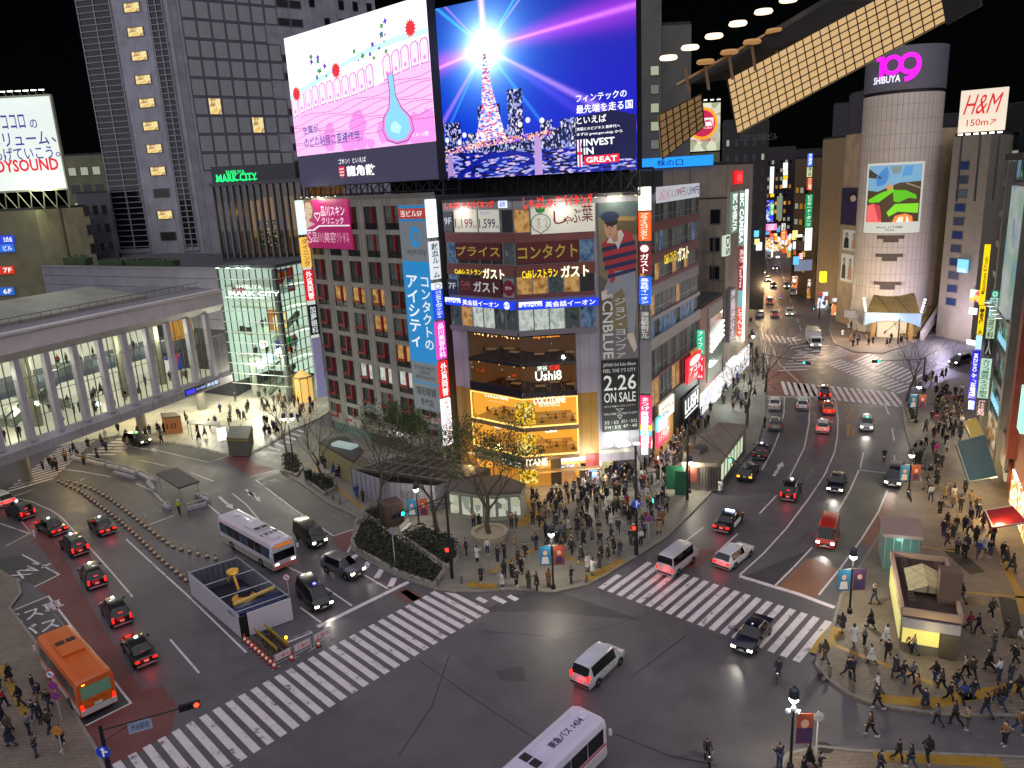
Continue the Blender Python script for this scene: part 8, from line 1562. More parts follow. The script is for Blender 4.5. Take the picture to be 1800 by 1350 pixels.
def lamp_post(label,p,head,banners=None,twin=False,e=700,r=.09):
 b=at(*p);h=zat(b,*head);t=thing('street_lamp',label,'street lamp',b,0,'street lamps');MB().lathe([(.2,0),(.2,.5),(r,.6),(r*.7,h-.2)],b,10).build('post',DK,t,40)
 hs=[V3((0,0,0))]if not twin else[V3((-.5,0,0)),V3((.5,0,0))]
 for k in hs:
  c=b+k+V3((0,0,h));MB().lathe([(.1,.75),(.26,.6),(.3,.1),(.27,.06),(.05,.08)],c,14).build('lamp_hood',mat('#3f4350',.3,.5),t,40);MB().lathe([(.04,.1),(.24,.05),(.27,-.08),(.16,-.22),(.03,-.26)],c,14).build('lamp_globe',glow('#f4fff4',14),t,60)
  point('street_lamp_light',c+V3((0,0,-.5)),e*1.7/len(hs),'#fff2d4',.25)
 if twin:MB().bar(b+V3((-.5,0,h+.2)),b+V3((.5,0,h+.2)),.04).build('cross_arm',DK,t)
 if banners:banner_pair(t,b,h-1.1,banners,V3((RX[0],RX[1],0)).lerp(V3((1,0,0)),.5).normalized())
 return t,b,h
t,b,h=lamp_post('nearest street lamp at the bottom right with an orange banner and cameras',(1389,1356),(1389,1228),None,False,1000);a=b+V3((.15,0,h-.95));f=MB().box(a+V3((.55,0,-1.1)),(.95,.03,2.0)).build('street_banner',ORB,t);MB().box(a+V3((.55,-.02,-1.55)),(.93,.02,1.0)).build('printed_lower_half',PUB,f);MB().q(*[a+V3((.55+.25*cos(k*.785),-.035,-.75+.3*sin(k*.785)))for k in range(8)]).build('printed_face',mat('#e0b090',.6),f)
for s,z in((-.35,-.75),(.25,-.85),(0,-.6)):c=MB();c.lathe([(.02,.16),(.12,.1),(.16,0),(.1,-.12),(.02,-.15)],b+V3((s,-.1,h+z)),10);c.bar(b+V3((s,-.1,h+z+.1)),b+V3((0,0,h+z+.15)),.025);c.build('camera_dome',mat('#c4c8cc',.3),t)
lamp_post('street lamp with blue and orange banners on the crowded corner',(973,1037),(971,938),(CYB,ORB),False,700);lamp_post('street lamp with banners at the right stop line',(1493,1080),(1498,978),(CYB,PUB),False,800);lamp_post('street lamp with banners beside the white hoarding',(737,927),(733,860),(CYB,ORB),False,380);lamp_post('street lamp with banners on the right planter strip',(1597,868),(1603,800),(CYB,ORB),False,500);lamp_post('street lamp at the top of the right pavement',(1610,745),(1613,680),(CYB,ORB),False,500)
lamp_post('twin headed street lamp by the first bare tree',(517,822),(519,735),None,True,500);lamp_post('street lamp beside the long kiosk with a white globe',(1212,868),(1214,812),None,False,600);lamp_post('street lamp in front of the camera shop',(1322,655),(1341,590),None,False,500)
def signal(label,p,top,end,col,board=None,ped=None,arrow_=None):
 b=at(*p);h=zat(b,*top);t=thing('traffic_signal',label,'traffic light',b,0,'traffic signals');MB().lathe([(.17,0),(.15,1),(.1,h)],b,10).build('pole',DK,t,40)
 if end:
  d=ray(*end);e=V3((0,0,HC))+d*((h-.4-HC)/d.z);MB().bar(b+V3((0,0,h-.3)),e,.05,n=6).bar(b+V3((0,0,h-1.1)),b.lerp(e,.35)+V3((0,0,h*.65-.26+.0)),.03).build('arm',DK,t)
  dr=(e-b);dr.z=0;dr.normalize();rz=atan2(dr.y,dr.x);bx=MB().box(e,(1.25,.2,.42),rz).build('signal_head',mat('#22242a',.4,.3),t)
  n_=V3((-dr.y,dr.x,0));n_=n_ if n_.dot(b)<0 else-n_
  for k in(-1,0,1):c=e+dr*.4*k+n_*.11;on_=(k==(1 if col=='red' else-1));MB().q(*[c+dr*.16*cos(a)+V3((0,0,.16*sin(a)))for a in[i*pi/6 for i in range(12)]]).build('lens',glow('#ff2814' if col=='red' else '#18f0c8',9)if on_ else mat('#101214',.2),bx)
  for q_ in(board or[]):c=b.lerp(e,q_[0])+V3((0,0,h-.5-b.lerp(e,q_[0]).z+.1+q_[1]));f=MB().box(c,(q_[2],.05,q_[3]),rz).build('name_board',mat('#8f9cb8',.5,es=.18),t);q=MB();s_=dr if dr.x>0 else-dr;letters(q,lambda u,z:c+s_*u+n_*.035+V3((0,0,z)),-q_[2]*.4,-q_[3]*.3,q_[2]*.4,q_[3]*.3,q_[4]);q.build('lettering',mat('#203060',.5),f,recalc=False)
 if ped:
  for px_,py_,c in ped:c_=b+V3((0,0,max(2.2,zat(b,px_,py_))));c_.x+=.0;f=MB().box(c_+V3((-.25,-.1,0)),(.36,.25,.8)).build('walk_signal',mat('#1a1c20',.5),t);MB().box(c_+V3((-.25,-.235,.2 if c=='red' else-.2)),(.28,.02,.32)).build('lens',glow('#ff2010' if c=='red' else '#10f0c0',7),f)
 if arrow_:
  c=b+V3((0,-.2,zat(b,*arrow_)));MB().lathe([(.02,0),(.42,0),(.42,-.03),(.02,-.03)],c,20,'y').build('blue_disc',mat('#1040c0',.4,es=.25),t);q=MB();q.box(c+V3((0,-.045,-.05)),(.1,.02,.5));q.box(c+V3((.12,-.045,.02)),(.3,.02,.1));q.q(*[c+V3((x,-.056,z))for x,z in((-.16,.16),(.16,.16),(0,.36))]);q.build('white_arrow',mat('#e8e8f0',.5,es=.3),t)
 return t
signal('traffic signal at the bottom left with a red light, name boards and a blue arrow',(197,1375),(186,1276),(333,1241),'red',[(.42,-.35,1.3,.75,'渋谷駅前')],None,(212,1316));signal('traffic signal by the shrub bed with a long grey arm',(795,1018),(785,866),(700,905),'off',None,[(832,966,'red')])
signal('tall signal mast in the crowd with a green light and name board',(1119,978),(1117,783),(1152,884),'green',[(.2,-2.6,1.1,.8,'渋谷')],[(1077,932,'red')],(1100,885));signal('dark signal mast near the long kiosk',(1208,880),(1209,745),(1290,812),'off');signal('signal with a green light near the spreading bare tree',(1623,668),(1623,628),(1540,635),'green');signal('signal arm at the kerb before the far crosswalk',(1341,668),(1341,620),(1418,638),'off');signal('signal with a red light in front of the round tower',(1578,606),(1578,560),(1556,584),'red');signal('green signal far up the hill street',(1440,560),(1438,530),(1429,543),'green')
def disc_sign(label,p,tops,pole=LG):
 b=at(*p);hs=[zat(b,x,y)for x,y,*_ in tops];t=thing('road_sign',label,'road sign',b,0,'road signs');MB().bar(b,b+V3((0,0,max(hs)+.3)),.04,n=8).build('pole',pole,t)
 for(x,y,k),z in zip(tops,hs):
  c=b+V3((0,-.07,z));ring,mid,mark={'turn':('#c02030','#d8d8dc','#2040a0'),'park':('#c02030','#2848a8','#c02030'),'entry':('#c82828','#c82828','#f0f0f0'),'back':('#8a8c90','#8a8c90','#7a7c80'),'amber':('#b87838','#b87838','#a06828')}[k]
  f=MB().lathe([(.02,0),(.32,0),(.32,-.03),(.02,-.03)],c,20,'y').build('sign_disc',mat(ring,.4,es=.2,var=0),t);MB().lathe([(.02,-.03),(.25,-.03),(.25,-.036),(.02,-.036)],c,20,'y').build('disc_centre',mat(mid,.4,es=.2,var=0),f)
  q=MB();q.box(c+V3((0,-.045,0)),(.4,.012,.09),0,.78 if k in('park','turn')else 0);q.build('mark',mat(mark,.5,es=.2,var=0),f)
disc_sign('pole with one white and two blue no parking discs beside the orange bus',(109,1268),[(90,1184,'turn'),(94,1204,'park'),(97,1222,'park')]);disc_sign('no turning sign on a pole at the site fence corner',(512,1072),[(503,1014,'turn')]);disc_sign('grey sign seen from behind in the shrub bed',(695,995),[(692,932,'back')]);disc_sign('red no entry sign on the right pavement',(1640,795),[(1648,730,'entry')],mat('#8a3a30',.5));disc_sign('amber disc sign low at the left edge among people',(112,1330),[(103,1283,'amber')]);disc_sign('small sign post at the crowded bottom right corner',(1434,1330),[(1437,1258,'back')]);disc_sign('blue disc sign on the crowded left corner kerb',(1140,952),[(1138,912,'park')])
# cones
def cone_proto(c1,band):
 t=thing('traffic_cone','cone','traffic cone');MB().box((0,0,.025),(.36,.36,.05)).build('base',mat('#23201e',.7),t);c=MB().lathe([(.14,.05),(.05,.62),(.03,.7)],n=12).build('cone',mat(c1,.5,es=.12),t,40);MB().lathe([(.118,.22),(.087,.4)],(0,0,0),12).build('reflective_band',mat(band,.4,es=.25),c);return t
CP1,CP2=cone_proto('#8a5a44','#d8c8b0'),cone_proto('#e0401c','#f0e0d8');kids(CP1);kids(CP2)
def cone_line(px,step,proto,label,grp,bar=None,skip0=False):
 P_=G(px);out=[];k=0;carry=0
 for a,b in zip(P_,P_[1:]):
  L_=(b-a).length;t_=carry
  while t_<L_:out.append(a+(b-a)*t_/L_);t_+=step
  carry=t_-L_
 for i,c in enumerate(out):
  lb=label%ordinal(i)
  if proto.get('used'):dup(proto,(c.x,c.y,.009),ru(0,1.5),lb,grp)
  else:proto.location=(c.x,c.y,.009);proto['label']=lb;proto['group']=grp;proto['used']=1
 if bar:
  q=MB();[q.bar(a+V3((0,0,.6)),b+V3((0,0,.6)),.03)for a,b in zip(out,out[1:])];o=q.build('barrier_bar',mat('#8a7030',.5,var=.5,scale=2.2),loc=out[0]);tag(o,bar,'barrier')
 return out
cone_line([(103,848),(139,864),(172,889),(206,914),(244,948),(281,984),(333,1028)],1.15,CP1,'pale banded traffic cone of the outer curved line, %s from the walkway end','cones along the taxi lanes','striped bars joining the outer curved line of cones');cone_line([(122,848),(158,859),(192,878),(222,901),(264,934),(300,962),(325,970),(380,985)],1.25,CP1,'pale banded traffic cone of the inner curved line, %s from the walkway end','cones along the taxi lanes','striped bars joining the inner curved line of cones')
cone_line([(431,1128),(485,1176)],.62,CP2,'bright orange red cone beside the site flower boxes, %s from the white fence','orange cones at the site');cone_line([(513,1160),(577,1128)],2.3,CP2,'orange red cone between the site barriers by the zebra, %s from the left','orange cones at the site')
# building site enclosure
A0,B0,C0=at(337,1047),at(425,1124),at(516,1090);D0=A0+(C0-B0)*1.02;hh=2.15
st_=thing('site_enclosure','white walled building site enclosure with corrugated inner sheets','fence',B0)
def sheet(name,a,b,z0,z1,m,th=.08):d=(b-a).normalized();n_=V3((-d.y,d.x,0))*th;return MB().hexa([a+V3((0,0,z0)),b+V3((0,0,z0)),b+n_+V3((0,0,z0)),a+n_+V3((0,0,z0))],[a+V3((0,0,z1)),b+V3((0,0,z1)),b+n_+V3((0,0,z1)),a+n_+V3((0,0,z1))]).build(name,m,st_)
sheet('white_wall',A0,B0,.05,hh,mat('#a4a6ae',.5,var=.06));sheet('white_wall',B0.lerp(C0,.16),C0,.05,hh-.1,mat('#bdb8c4',.5,var=.04));sheet('dark_gap',B0,B0.lerp(C0,.155),.05,hh-.2,DK)
for a,b in((A0,D0),(D0,C0)):
 q=MB();n=18
 for i in range(n):u,v=a.lerp(b,i/n),a.lerp(b,(i+1)/n);d=(b-a).normalized();o_=V3((-d.y,d.x,0))*(.12 if i%2 else-.0);q.q(u+o_,v+o_*(0 if i%2 else 1)+V3((-d.y,d.x,0))*(.12 if not i%2 else 0),v+o_*(0 if i%2 else 1)+V3((-d.y,d.x,0))*(.12 if not i%2 else 0)+V3((0,0,hh)),u+o_+V3((0,0,hh)))
 q.build('corrugated_sheet',mat('#74747e',.45,.4),st_)
q=MB();[q.bar(A0.lerp(D0,t_)+V3((0,0,hh+.25)),B0.lerp(C0,t_)+V3((0,0,hh+.1)),.04)for t_ in(0,.97)];[q.bar(A0.lerp(B0,t_)+V3((0,0,hh+.15)),D0.lerp(C0,t_)+V3((0,0,hh+.15)),.045)for t_ in(.02,.35,.66,.97)];q.build('scaffold_tubes',mat('#9a9ca0',.35,.6),st_);MB().prism([(p.x,p.y)for p in(A0,B0,C0,D0)],.02,.06).build('dark_pit_floor',mat('#101622',.8),st_)
q=MB();q.prism([(p.x,p.y)for p in(B0.lerp(A0,.06),C0.lerp(D0,.06),C0.lerp(D0,.2),B0.lerp(A0,.2))],hh-.5,hh-.3);q.build('blue_sheet',mat('#12204e',.5),st_);MB().bar(B0.lerp(A0,.22)+V3((.6,0,hh)),C0.lerp(D0,.2)+V3((-.4,0,hh+.1)),.16,n=10).build('yellow_pipe',mat('#b89a50',.5),st_)
c=A0.lerp(C0,.55);d=(D0-A0).normalized();e2=(B0-A0).normalized();ex=thing('mini_excavator','yellow mini excavator with a folded arm inside the site enclosure','excavator',c);YE=mat('#b07c18',.4,var=.1);q=MB()
for s in(-.55,.55):q.box(c+d*s+V3((0,0,.3)),(2.0,.35,.5),atan2(e2.y,e2.x))
q.build('crawler_track',DK,ex);MB().lathe([(.5,.55),(.95,.62),(1.0,1.1),(.8,1.2),(.1,1.25)],c,16).build('body',YE,ex,40);MB().box(c+e2*-.1+d*.15+V3((0,0,1.45)),(.9,.8,.6)).build('cab',mat('#26303a',.2),ex);q=MB();f0=c-e2*.8+V3((0,0,1.1));f1=f0-e2*.9+V3((0,0,1.7));f2=f1-e2*.8-d*.2+V3((0,0,-1.0));q.bar(f0,f1,.14,.12);q.bar(f1,f2,.11,.09);q.build('arm',YE,ex);MB().lathe([(.35,0),(.5,.1),(.5,.3),(.2,.32)],f1-V3((0,0,.1)),14).build('yellow_reel',mat('#c89828',.5),ex)
point('site_lamp',c+V3((0,0,3.2)),60,'#d8d8ff',.4)
for k,(x,y)in enumerate(((485,1174),(519,1157),(553,1138))):
 a=at(x,y);b=at(x+29,y-15);t=thing('site_barrier','low white panelled site barrier with red lettering, %s from the cones'%ordn[k],'barrier',a,0,'site barriers by the zebra');q=MB()
 for p in(a,b):q.bar(p,p+V3((0,0,1.05)),.025);q.bar(p+V3((-.2,-.25,0)),p+V3((.2,.25,0)),.03)
 q.bar(a+V3((0,0,1.05)),b+V3((0,0,1.05)),.025);q.bar(a+V3((0,0,.3)),b+V3((0,0,.3)),.02);q.build('frame',LG,t);W_=Wall(a,b);f=MB().wbox(W_,.08,.5,W_.L-.08,1.0,-.01,.02).build('panel',mat('#c8bcc4',.5),t);wtext(W_,.2,.6,W_.L-.2,.9,'工事中',mat('#c04040',.5),f,.03)
for k in(0,1):
 a,b=at(449+k*18,1126-k*8),at(490+k*18,1162-k*8);t=thing('flower_box','%s flower box with a yellow striped rail behind the orange cones'%('left' if not k else 'right'),'planter',a);W_=Wall(a,b);MB().wbox(W_,0,.02,W_.L,.45,-.3,.3).build('box',mat('#4a4844',.7),t);q=MB();
 for i in range(90):leaf_mass(q,W_.p(ru(.1,W_.L-.1),ru(.5,.75),ru(-.25,.25)),(.2,.2,.2),3,.1)
 q.build('flowers',speck('flower_leaves',['#1a2212','#33401e','#5a2436','#222c16'],5,0),t,recalc=False);MB().wbox(W_,0,.9,W_.L,1.15,-.05,.0).build('striped_rail',mat('#9a8420',.5,var=.6,scale=6),t)
a=at(505,1138);MB_=MB().lathe([(.12,.0),(.1,.7),(.04,.75)],a,8).build('warning_lamp_post',mat('#c89020',.5,es=.3),loc=a);tag(MB_,'amber flashing lamp post among the site flower boxes','warning lamp');MB().lathe([(.02,.76),(.12,.82),(.1,.96),(.02,1.0)],a,10).build('bulb',glow('#ffb020',7),MB_)
# shelters, kiosks, hoarding
def hut(name,label,cat,roofpx,zr,wall,roof,th=.2,z0=.1,parts=None,over=0.):
 P_=[at(x,y,zr)for x,y in roofpx];t=thing(name,label,cat,V3((P_[0].x,P_[0].y,0)));cx=sum((p for p in P_),V3())/len(P_);MB().prism([(p.x,p.y)for p in P_],zr,zr+th).build('roof',roof,t)
 if wall:MB().prism([(cx.x+(p.x-cx.x)*(.97-over),cx.y+(p.y-cx.y)*(.97-over))for p in P_],z0,zr-.001).build('wall',wall,t)
 return t,P_
t,P_=hut('station_kiosk','long grey flat roofed station entrance kiosk with a lit glazed side','kiosk',[(1262,744),(1313,751),(1263,818),(1198,816)],3.2,mat('#77706a',.6,var=.1),grid_mat('kiosk_roof','#7d7468','#5a5248',2.6,40,.05,.7,.08,'xy',0),.25);W_=Wall(P_[2]+(P_[2]-P_[3]).normalized()*-.02,P_[1])
W_=Wall(P_[2],P_[1])
for i in range(7):window(t,W_,.8+i*1.55,.9,2.25+i*1.55,3.0,glow('#d8f0c8',.75),.05,'#8a8a84')
q=MB();
W2_=Wall(P_[3],P_[2]);[q.wbox(W2_,2.2+i*.3,.5,2.32+i*.3,3.0,.0,.08)for i in range(7)];q.build('louvre',mat('#2a2a2a',.6),t);MB().wbox(W2_,.5,1.2,1.7,2.9,.0,.06).build('poster',mat('#8a4a40',.5,es=.15,var=.5,scale=1.5),t);c=P_[3].lerp(P_[1],.25);MB().box((c.x,c.y,3.75),(1.8,1.1,.6),.8).build('roof_unit',mat('#4a4542',.6),t)
t,P_=hut('shop_kiosk','flat roofed plaza kiosk with a lit yellow counter and a ribbed skylight','kiosk',[(1567,979),(1662,990),(1690,1095),(1586,1079)],3.1,mat('#6e675e',.6),mat('#35271f',.7),.12)
q=MB();m_=P_+[P_[0]]
for a,b in zip(m_,m_[1:]):d=(b-a).normalized();n_=V3((-d.y,d.x,0))*.12;q.hexa([a-n_,b-n_,b+n_,a+n_],[p+V3((0,0,.5))for p in(a-n_,b-n_,b+n_,a+n_)])
q.build('parapet',mat('#a58a78',.6),t);W_=Wall(P_[3],P_[2]);q=MB();q.wbox(W_,.1,.95,W_.L*.66,2.1,.0,.12);q.build('lit_counter',mat('#d8c860',.5,es=.65,ecol='#f8e888',var=.1),t);MB().wbox(W_,.05,2.15,W_.L,2.9,.0,.16).build('grey_sign_band',mat('#8f8a96',.5),t);MB().wbox(W_,W_.L*.68,.2,W_.L-.1,2.1,.0,.14).build('brown_panel',mat('#4a4038',.6),t);W3_=Wall(P_[0],P_[3]);MB().wbox(W3_,.6,.95,W3_.L-.3,2.6,.0,.08).build('lit_window',mat('#d8d090',.5,es=.45,ecol='#f0e890',var=0),t)
ce=(P_[0]+P_[1]+P_[2]+P_[3])/4;ax=(P_[3]-P_[0]).normalized();ay=(P_[1]-P_[0]).normalized();U_=V3((0,0,1));q=MB()
for s in(-1,1):q.q(ce-ax*1.9+U_*1.0,ce+ax*1.6+U_*1.0,ce+ax*1.6+ay*s*1.25+U_*.4,ce-ax*1.9+ay*s*1.25+U_*.4)
q.q(ce+ax*1.6+U_*1.0,ce+ax*1.6+ay*1.25+U_*.4,ce+ax*1.6-ay*1.25+U_*.4);q.build('skylight',grid_mat('skylight_cloth','#a09878','#6a6450',1.2,.9,.03,.5,.05,'xy',0),t);q=MB()
for i in range(14):q.box(P_[0].lerp(P_[3],.1+i*.055)+ay*.75+U_*.25,(.5,.1,.2),atan2(ay.y,ay.x))
for i in range(10):q.box(P_[1].lerp(P_[2],.08+i*.06)-ay*.6+U_*.25,(.6,.12,.25),atan2(ay.y,ay.x))
q.build('roof_duct_pattern',mat('#5a4a40',.6),t);c=P_[2].lerp(P_[1],.3)-ay*.55;MB().box((c.x,c.y,4.4),(1.1,1.4,2.6),atan2(ax.y,ax.x)).build('brown_vent_tower',mat('#6a5648',.6),t);point('kiosk_lamp',W_.p(2,2.0,1.4),90,'#fff0a0',.3);point('kiosk_lamp',W3_.p(2.5,2.0,1.2),60,'#fff0a0',.3)
t,P_=hut('lift_pavilion','glass lift pavilion with a pale pink flat roof beside the kiosk','pavilion',[(1545,912),(1617,917),(1623,950),(1552,944)],3.2,mat('#5f7a74',.15,es=.1,ecol='#a0d8c8'),mat('#9a807a',.6),.3,.1,None,.06);W_=Wall(P_[3],P_[2]);q=MB();[q.wbox(W_,.25+i*(W_.L-.5)/4-.05,.15,.25+i*(W_.L-.5)/4+.05,3.15,-.3,-.12)for i in range(5)];q.build('glazing_bars',mat('#8aa098',.4,.4),t);point('lift_lamp',W_.p(1.5,2.6,1),60,'#c0fff0',.3)
t,P_=hut('queue_shelter','dark roofed shelter on the taxi island with white posts','shelter',[(311,823),(351,848),(314,860),(274,834)],2.6,None,mat('#2c2a36',.6,var=.15,scale=2),.15);q=MB();[q.bar(p*1+(P_[0]+P_[2])*.0+V3((0,0,-2.5)),p,.06)for p in[x.lerp((P_[0]+P_[2])/2,.12)for x in P_]];q.build('post',mat('#9a98a4',.5),t)
for k,(x,y,x2,y2)in enumerate(((123,806,150,812),(153,812,185,820),(188,821,212,826),(214,827,240,835),(243,836,272,848),(201,833,237,843),(259,850,272,864),(288,892,300,896),(329,898,364,888),(345,872,368,884))):
 a,b=at(x,y),at(x2,y2);W_=Wall(a,b);t=thing('road_barrier','low white road barrier by the taxi island, %s from the walkway'%ordn[k],'barrier',a,0,'white barriers round the taxi island');MB().wbox(W_,.05,.02,W_.L-.05,.4,-.2,.2).build('base',mat('#9a96a0',.6),t);q=MB();q.wbox(W_,.05,.8,W_.L-.05,.9,-.03,.03);[q.wbox(W_,u,.4,u+.06,.8,-.03,.03)for u in(.1,W_.L/2,W_.L-.16)];q.build('rail',mat('#a8a4ae',.5),t)
t,P_=hut('subway_entrance','low subway entrance with a lit skylight roof left of the white hoarding','entrance',[(560,779),(607,770),(640,795),(622,815)],3.0,mat('#5e5840',.6,es=.06,ecol='#fff0b0'),mat('#3e3c38',.6),.3);c=(P_[0]+P_[1]+P_[2]+P_[3])/4;MB().box((c.x,c.y,3.5),(3.4,1.3,.35),-.6).build('skylight',mat('#98a8a0',.3,es=.35,ecol='#d8f0e8'),t)
ha=[at(622,868),at(688,893),at(768,900),at(790,894)];t=thing('site_hoarding','long white site hoarding with panels behind the street trees','fence',ha[0])
for k,(a,b)in enumerate(zip(ha,ha[1:])):W_=Wall(a,b);MB().wbox(W_,.01,.14,W_.L-.01,3.0,-.12,0).build('white_panel',mat('#8d8b94',.55,var=.08),t);q=MB();[q.wbox(W_,W_.L*i/8,.14,W_.L*i/8+.06,3.05,.0,.05)for i in range(9)];q.build('panel_ribs',mat('#6a6870',.5),t)
W_=Wall(ha[1],ha[2]);wtext(W_,1.2,1.3,2.8,2.3,'お知らせ工事',mat('#5a5a66',.6),t,.06)
t=thing('roof_frame','open steel roof frame under construction behind the white hoarding','frame',ha[1]);q=MB();bk_=WB.n*-1
for i in range(11):a=ha[0].lerp(ha[3],i/10)+V3((0,0,3.3));q.bar(a,a+V3((bk_.x*7,bk_.y*7,.8)),.06)
for k in(0,.33,.66,1):o_=V3((bk_.x*7*k,bk_.y*7*k,3.3+.8*k));q.bar(ha[0]+o_,ha[3]+o_,.08);[q.bar(ha[0].lerp(ha[3],j)+o_,ha[0].lerp(ha[3],j)+V3((o_.x,o_.y,0)),.07)for j in(0,.5,1)]
q.build('steel_bars',mat('#6a6660',.5,.4),t);MB().prism([(p.x+bk_.x*s,p.y+bk_.y*s)for p,s in((ha[0],.6),(ha[3],.6),(ha[3],6.5),(ha[0],6.5))],.14,2.7).build('roof_deck',mat('#2e2a26',.7,var=.3),t)
t,P_=hut('glass_entrance','low station entrance with pale lit glass walls beside the round planter','entrance',[(790,850),(880,838),(925,855),(916,868),(850,872),(788,864)],3.0,mat('#55554a',.2,es=.1,ecol='#f4f4d8',var=.7,scale=1.6),mat('#4c4a46',.6,var=.2),.3)
for a_,b_,n in((P_[5],P_[4],3),(P_[4],P_[3],3)):
 W_=Wall(a_,b_)
 for i in range(n):window(t,W_,W_.L*i/n+.1,.6,W_.L*(i+1)/n-.1,2.8,speck('entrance_glass',['#d8d8b8','#a8b0a0','#f0f0dc','#7a8478','#e8ecd8'],1.4,.55,tex='cells'),.06,'#5a5a56')
for k,(lb,x,y,s,c)in enumerate((('brown square plaza plinth beside the white bench',690,922,(2.0,2.0,2.4),'#3a2c28'),('dark square litter bin by the oval planter',543,846,(.8,.8,1.4),'#1c1a1a'))):a=at(x,y);o=MB().box(a+V3((0,0,s[2]/2+.13)),s,.5).box(a+V3((0,0,s[2]+.16)),(s[0]*1.05,s[1]*1.05,.06),.5).build('plinth' if not k else 'litter_bin',mat(c,.6,var=.1),loc=a);tag(o,lb,'plinth' if not k else 'bin')
a=at(715,935);t=thing('metal_bench','white metal bench beside the brown plinth','bench',a);d=(at(728,923)-a).normalized();rz=atan2(d.y,d.x);MB().box(a+V3((0,0,.55)),(2.0,.4,.06),rz).build('seat',LG,t);MB().box(a+V3((-d.y*.2,d.x*.2,.9)),(2.0,.05,.4),rz).build('backrest',LG,t);[MB().box(a+d*s+V3((0,0,.34)),(.06,.4,.4),rz).build('leg',LG,t)for s in(-.8,.8)]
t,P_=hut('notice_kiosk','orange and grey notice box reading 10 on the pale concourse','kiosk',[(282,728),(308,727),(318,733),(288,736)],2.6,mat('#c07a48',.6,es=.2,var=.1),mat('#5a5650',.6),.2);W_=Wall(P_[0],P_[3]);wtext(Wall(P_[3]+WB.n.to_3d()*0,P_[2]),.2,.9,1.6,1.8,'10',mat('#5a2a14',.6),t,.06)
t,P_=hut('bus_stop_shelter','glass bus stop shelter with a lit advert panel on the concourse','shelter',[(328,738),(386,742),(388,750),(334,746)],2.5,None,mat('#8a8c84',.5),.12);q=MB();[q.bar(V3((p.x,p.y,.1)),p,.05)for p in P_];q.build('post',mat('#707470',.5,.4),t);b=P_[2];MB().box((b.x,b.y,1.4),(1.3,.2,1.9),.5).build('lit_advert',glow('#f0f4ff',1.1),t)
t,P_=hut('guard_hut','small dark roofed guard hut with a striped edge at the concourse kerb','hut',[(404,751),(443,750),(436,773),(398,772)],2.5,mat('#4f4f4a',.6),mat('#3a3c38',.6),.15);q=MB().prism([(p.x,p.y)for p in P_],2.3,2.495);q.build('striped_edge',mat('#8a7a20',.5,var=.5,scale=6),t)
q=MB()
for k in range(10):a,b=at(1112+k*6,942-k*9),at(1118+k*6,933-k*9);q.bar(a,a+V3((0,0,1.1)),.03);q.bar(a+V3((0,0,1.1)),b+V3((0,0,1.1)),.03);q.bar(a+V3((0,0,.6)),b+V3((0,0,.6)),.02)
tag(q.build('guard_rail',mat('#8a8a86',.5,.3),loc=at(1112,942)),'grey pipe guard rail running through the crowd by the signal mast','railing')
for k,(x,y,w_)in enumerate(((1186,862,1.9),(1197,872,1.3))):a=at(x,y);tag(MB().box(a+V3((0,0,1.5)),(w_,.1,2.8),-.2).bar(a+V3((-w_*.4,.3,.1)),a+V3((0,.05,1.6)),.04).build('fence_sheet',mat('#1f6a4a',.5,es=.06),loc=a),'%s green fence panel at the crowd end of the long kiosk'%('taller' if not k else 'lower'),'fence panel')
# bollards
for k,(x,y)in enumerate(((598,888),(586,880),(575,872),(1473,1098),(1458,1190),(1497,1218),(1031,1026),(769,1030),(812,1028),(1441,1150))):
 a=at(x,y);o=MB().lathe([(.13,.1),(.12,.8),(.08,.88),(.02,.9)],a,10).build('bollard',mat('#5c544c',.6),loc=a,smooth=40);tag(o,'stubby grey bollard at the kerb, %s counted from the bus lane'%ordn[k],'bollard','kerb bollards')
# people
def skinned(name,vs,es,rs,root=0,lv=1):
 me=bpy.data.meshes.new('t');me.from_pydata(vs,es,[]);o=bpy.data.objects.new('t',me);COL.objects.link(o);bpy.context.view_layer.objects.active=o
 o.modifiers.new('s','SKIN')
 sv=me.skin_vertices[0].data if me.skin_vertices else None
 if sv is None:
  bpy.context.view_layer.update();sv=me.skin_vertices[0].data
 for i,r in enumerate(rs):sv[i].radius=r if isinstance(r,tuple)else(r,r);sv[i].use_root=(i==root)
 if lv:o.modifiers.new('u','SUBSURF').levels=lv
 bpy.context.view_layer.update();m=bpy.data.meshes.new_from_object(o.evaluated_get(bpy.context.evaluated_depsgraph_get()));m.name=name
 bpy.data.objects.remove(o);bpy.data.meshes.remove(me);m.polygons.foreach_set('use_smooth',[True]*len(m.polygons));return m
def limb(p,a,L_,side=0.):return(p[0]+sin(a)*L_,p[1]+side,p[2]-cos(a)*L_)
def raw(mb,name,smooth=True):
 me=bpy.data.meshes.new(name);me.from_pydata(mb.v,[],mb.f);bm=bmesh.new();bm.from_mesh(me);bmesh.ops.recalc_face_normals(bm,faces=bm.faces);bm.to_mesh(me);bm.free();me.polygons.foreach_set('use_smooth',[smooth]*len(me.polygons));return me
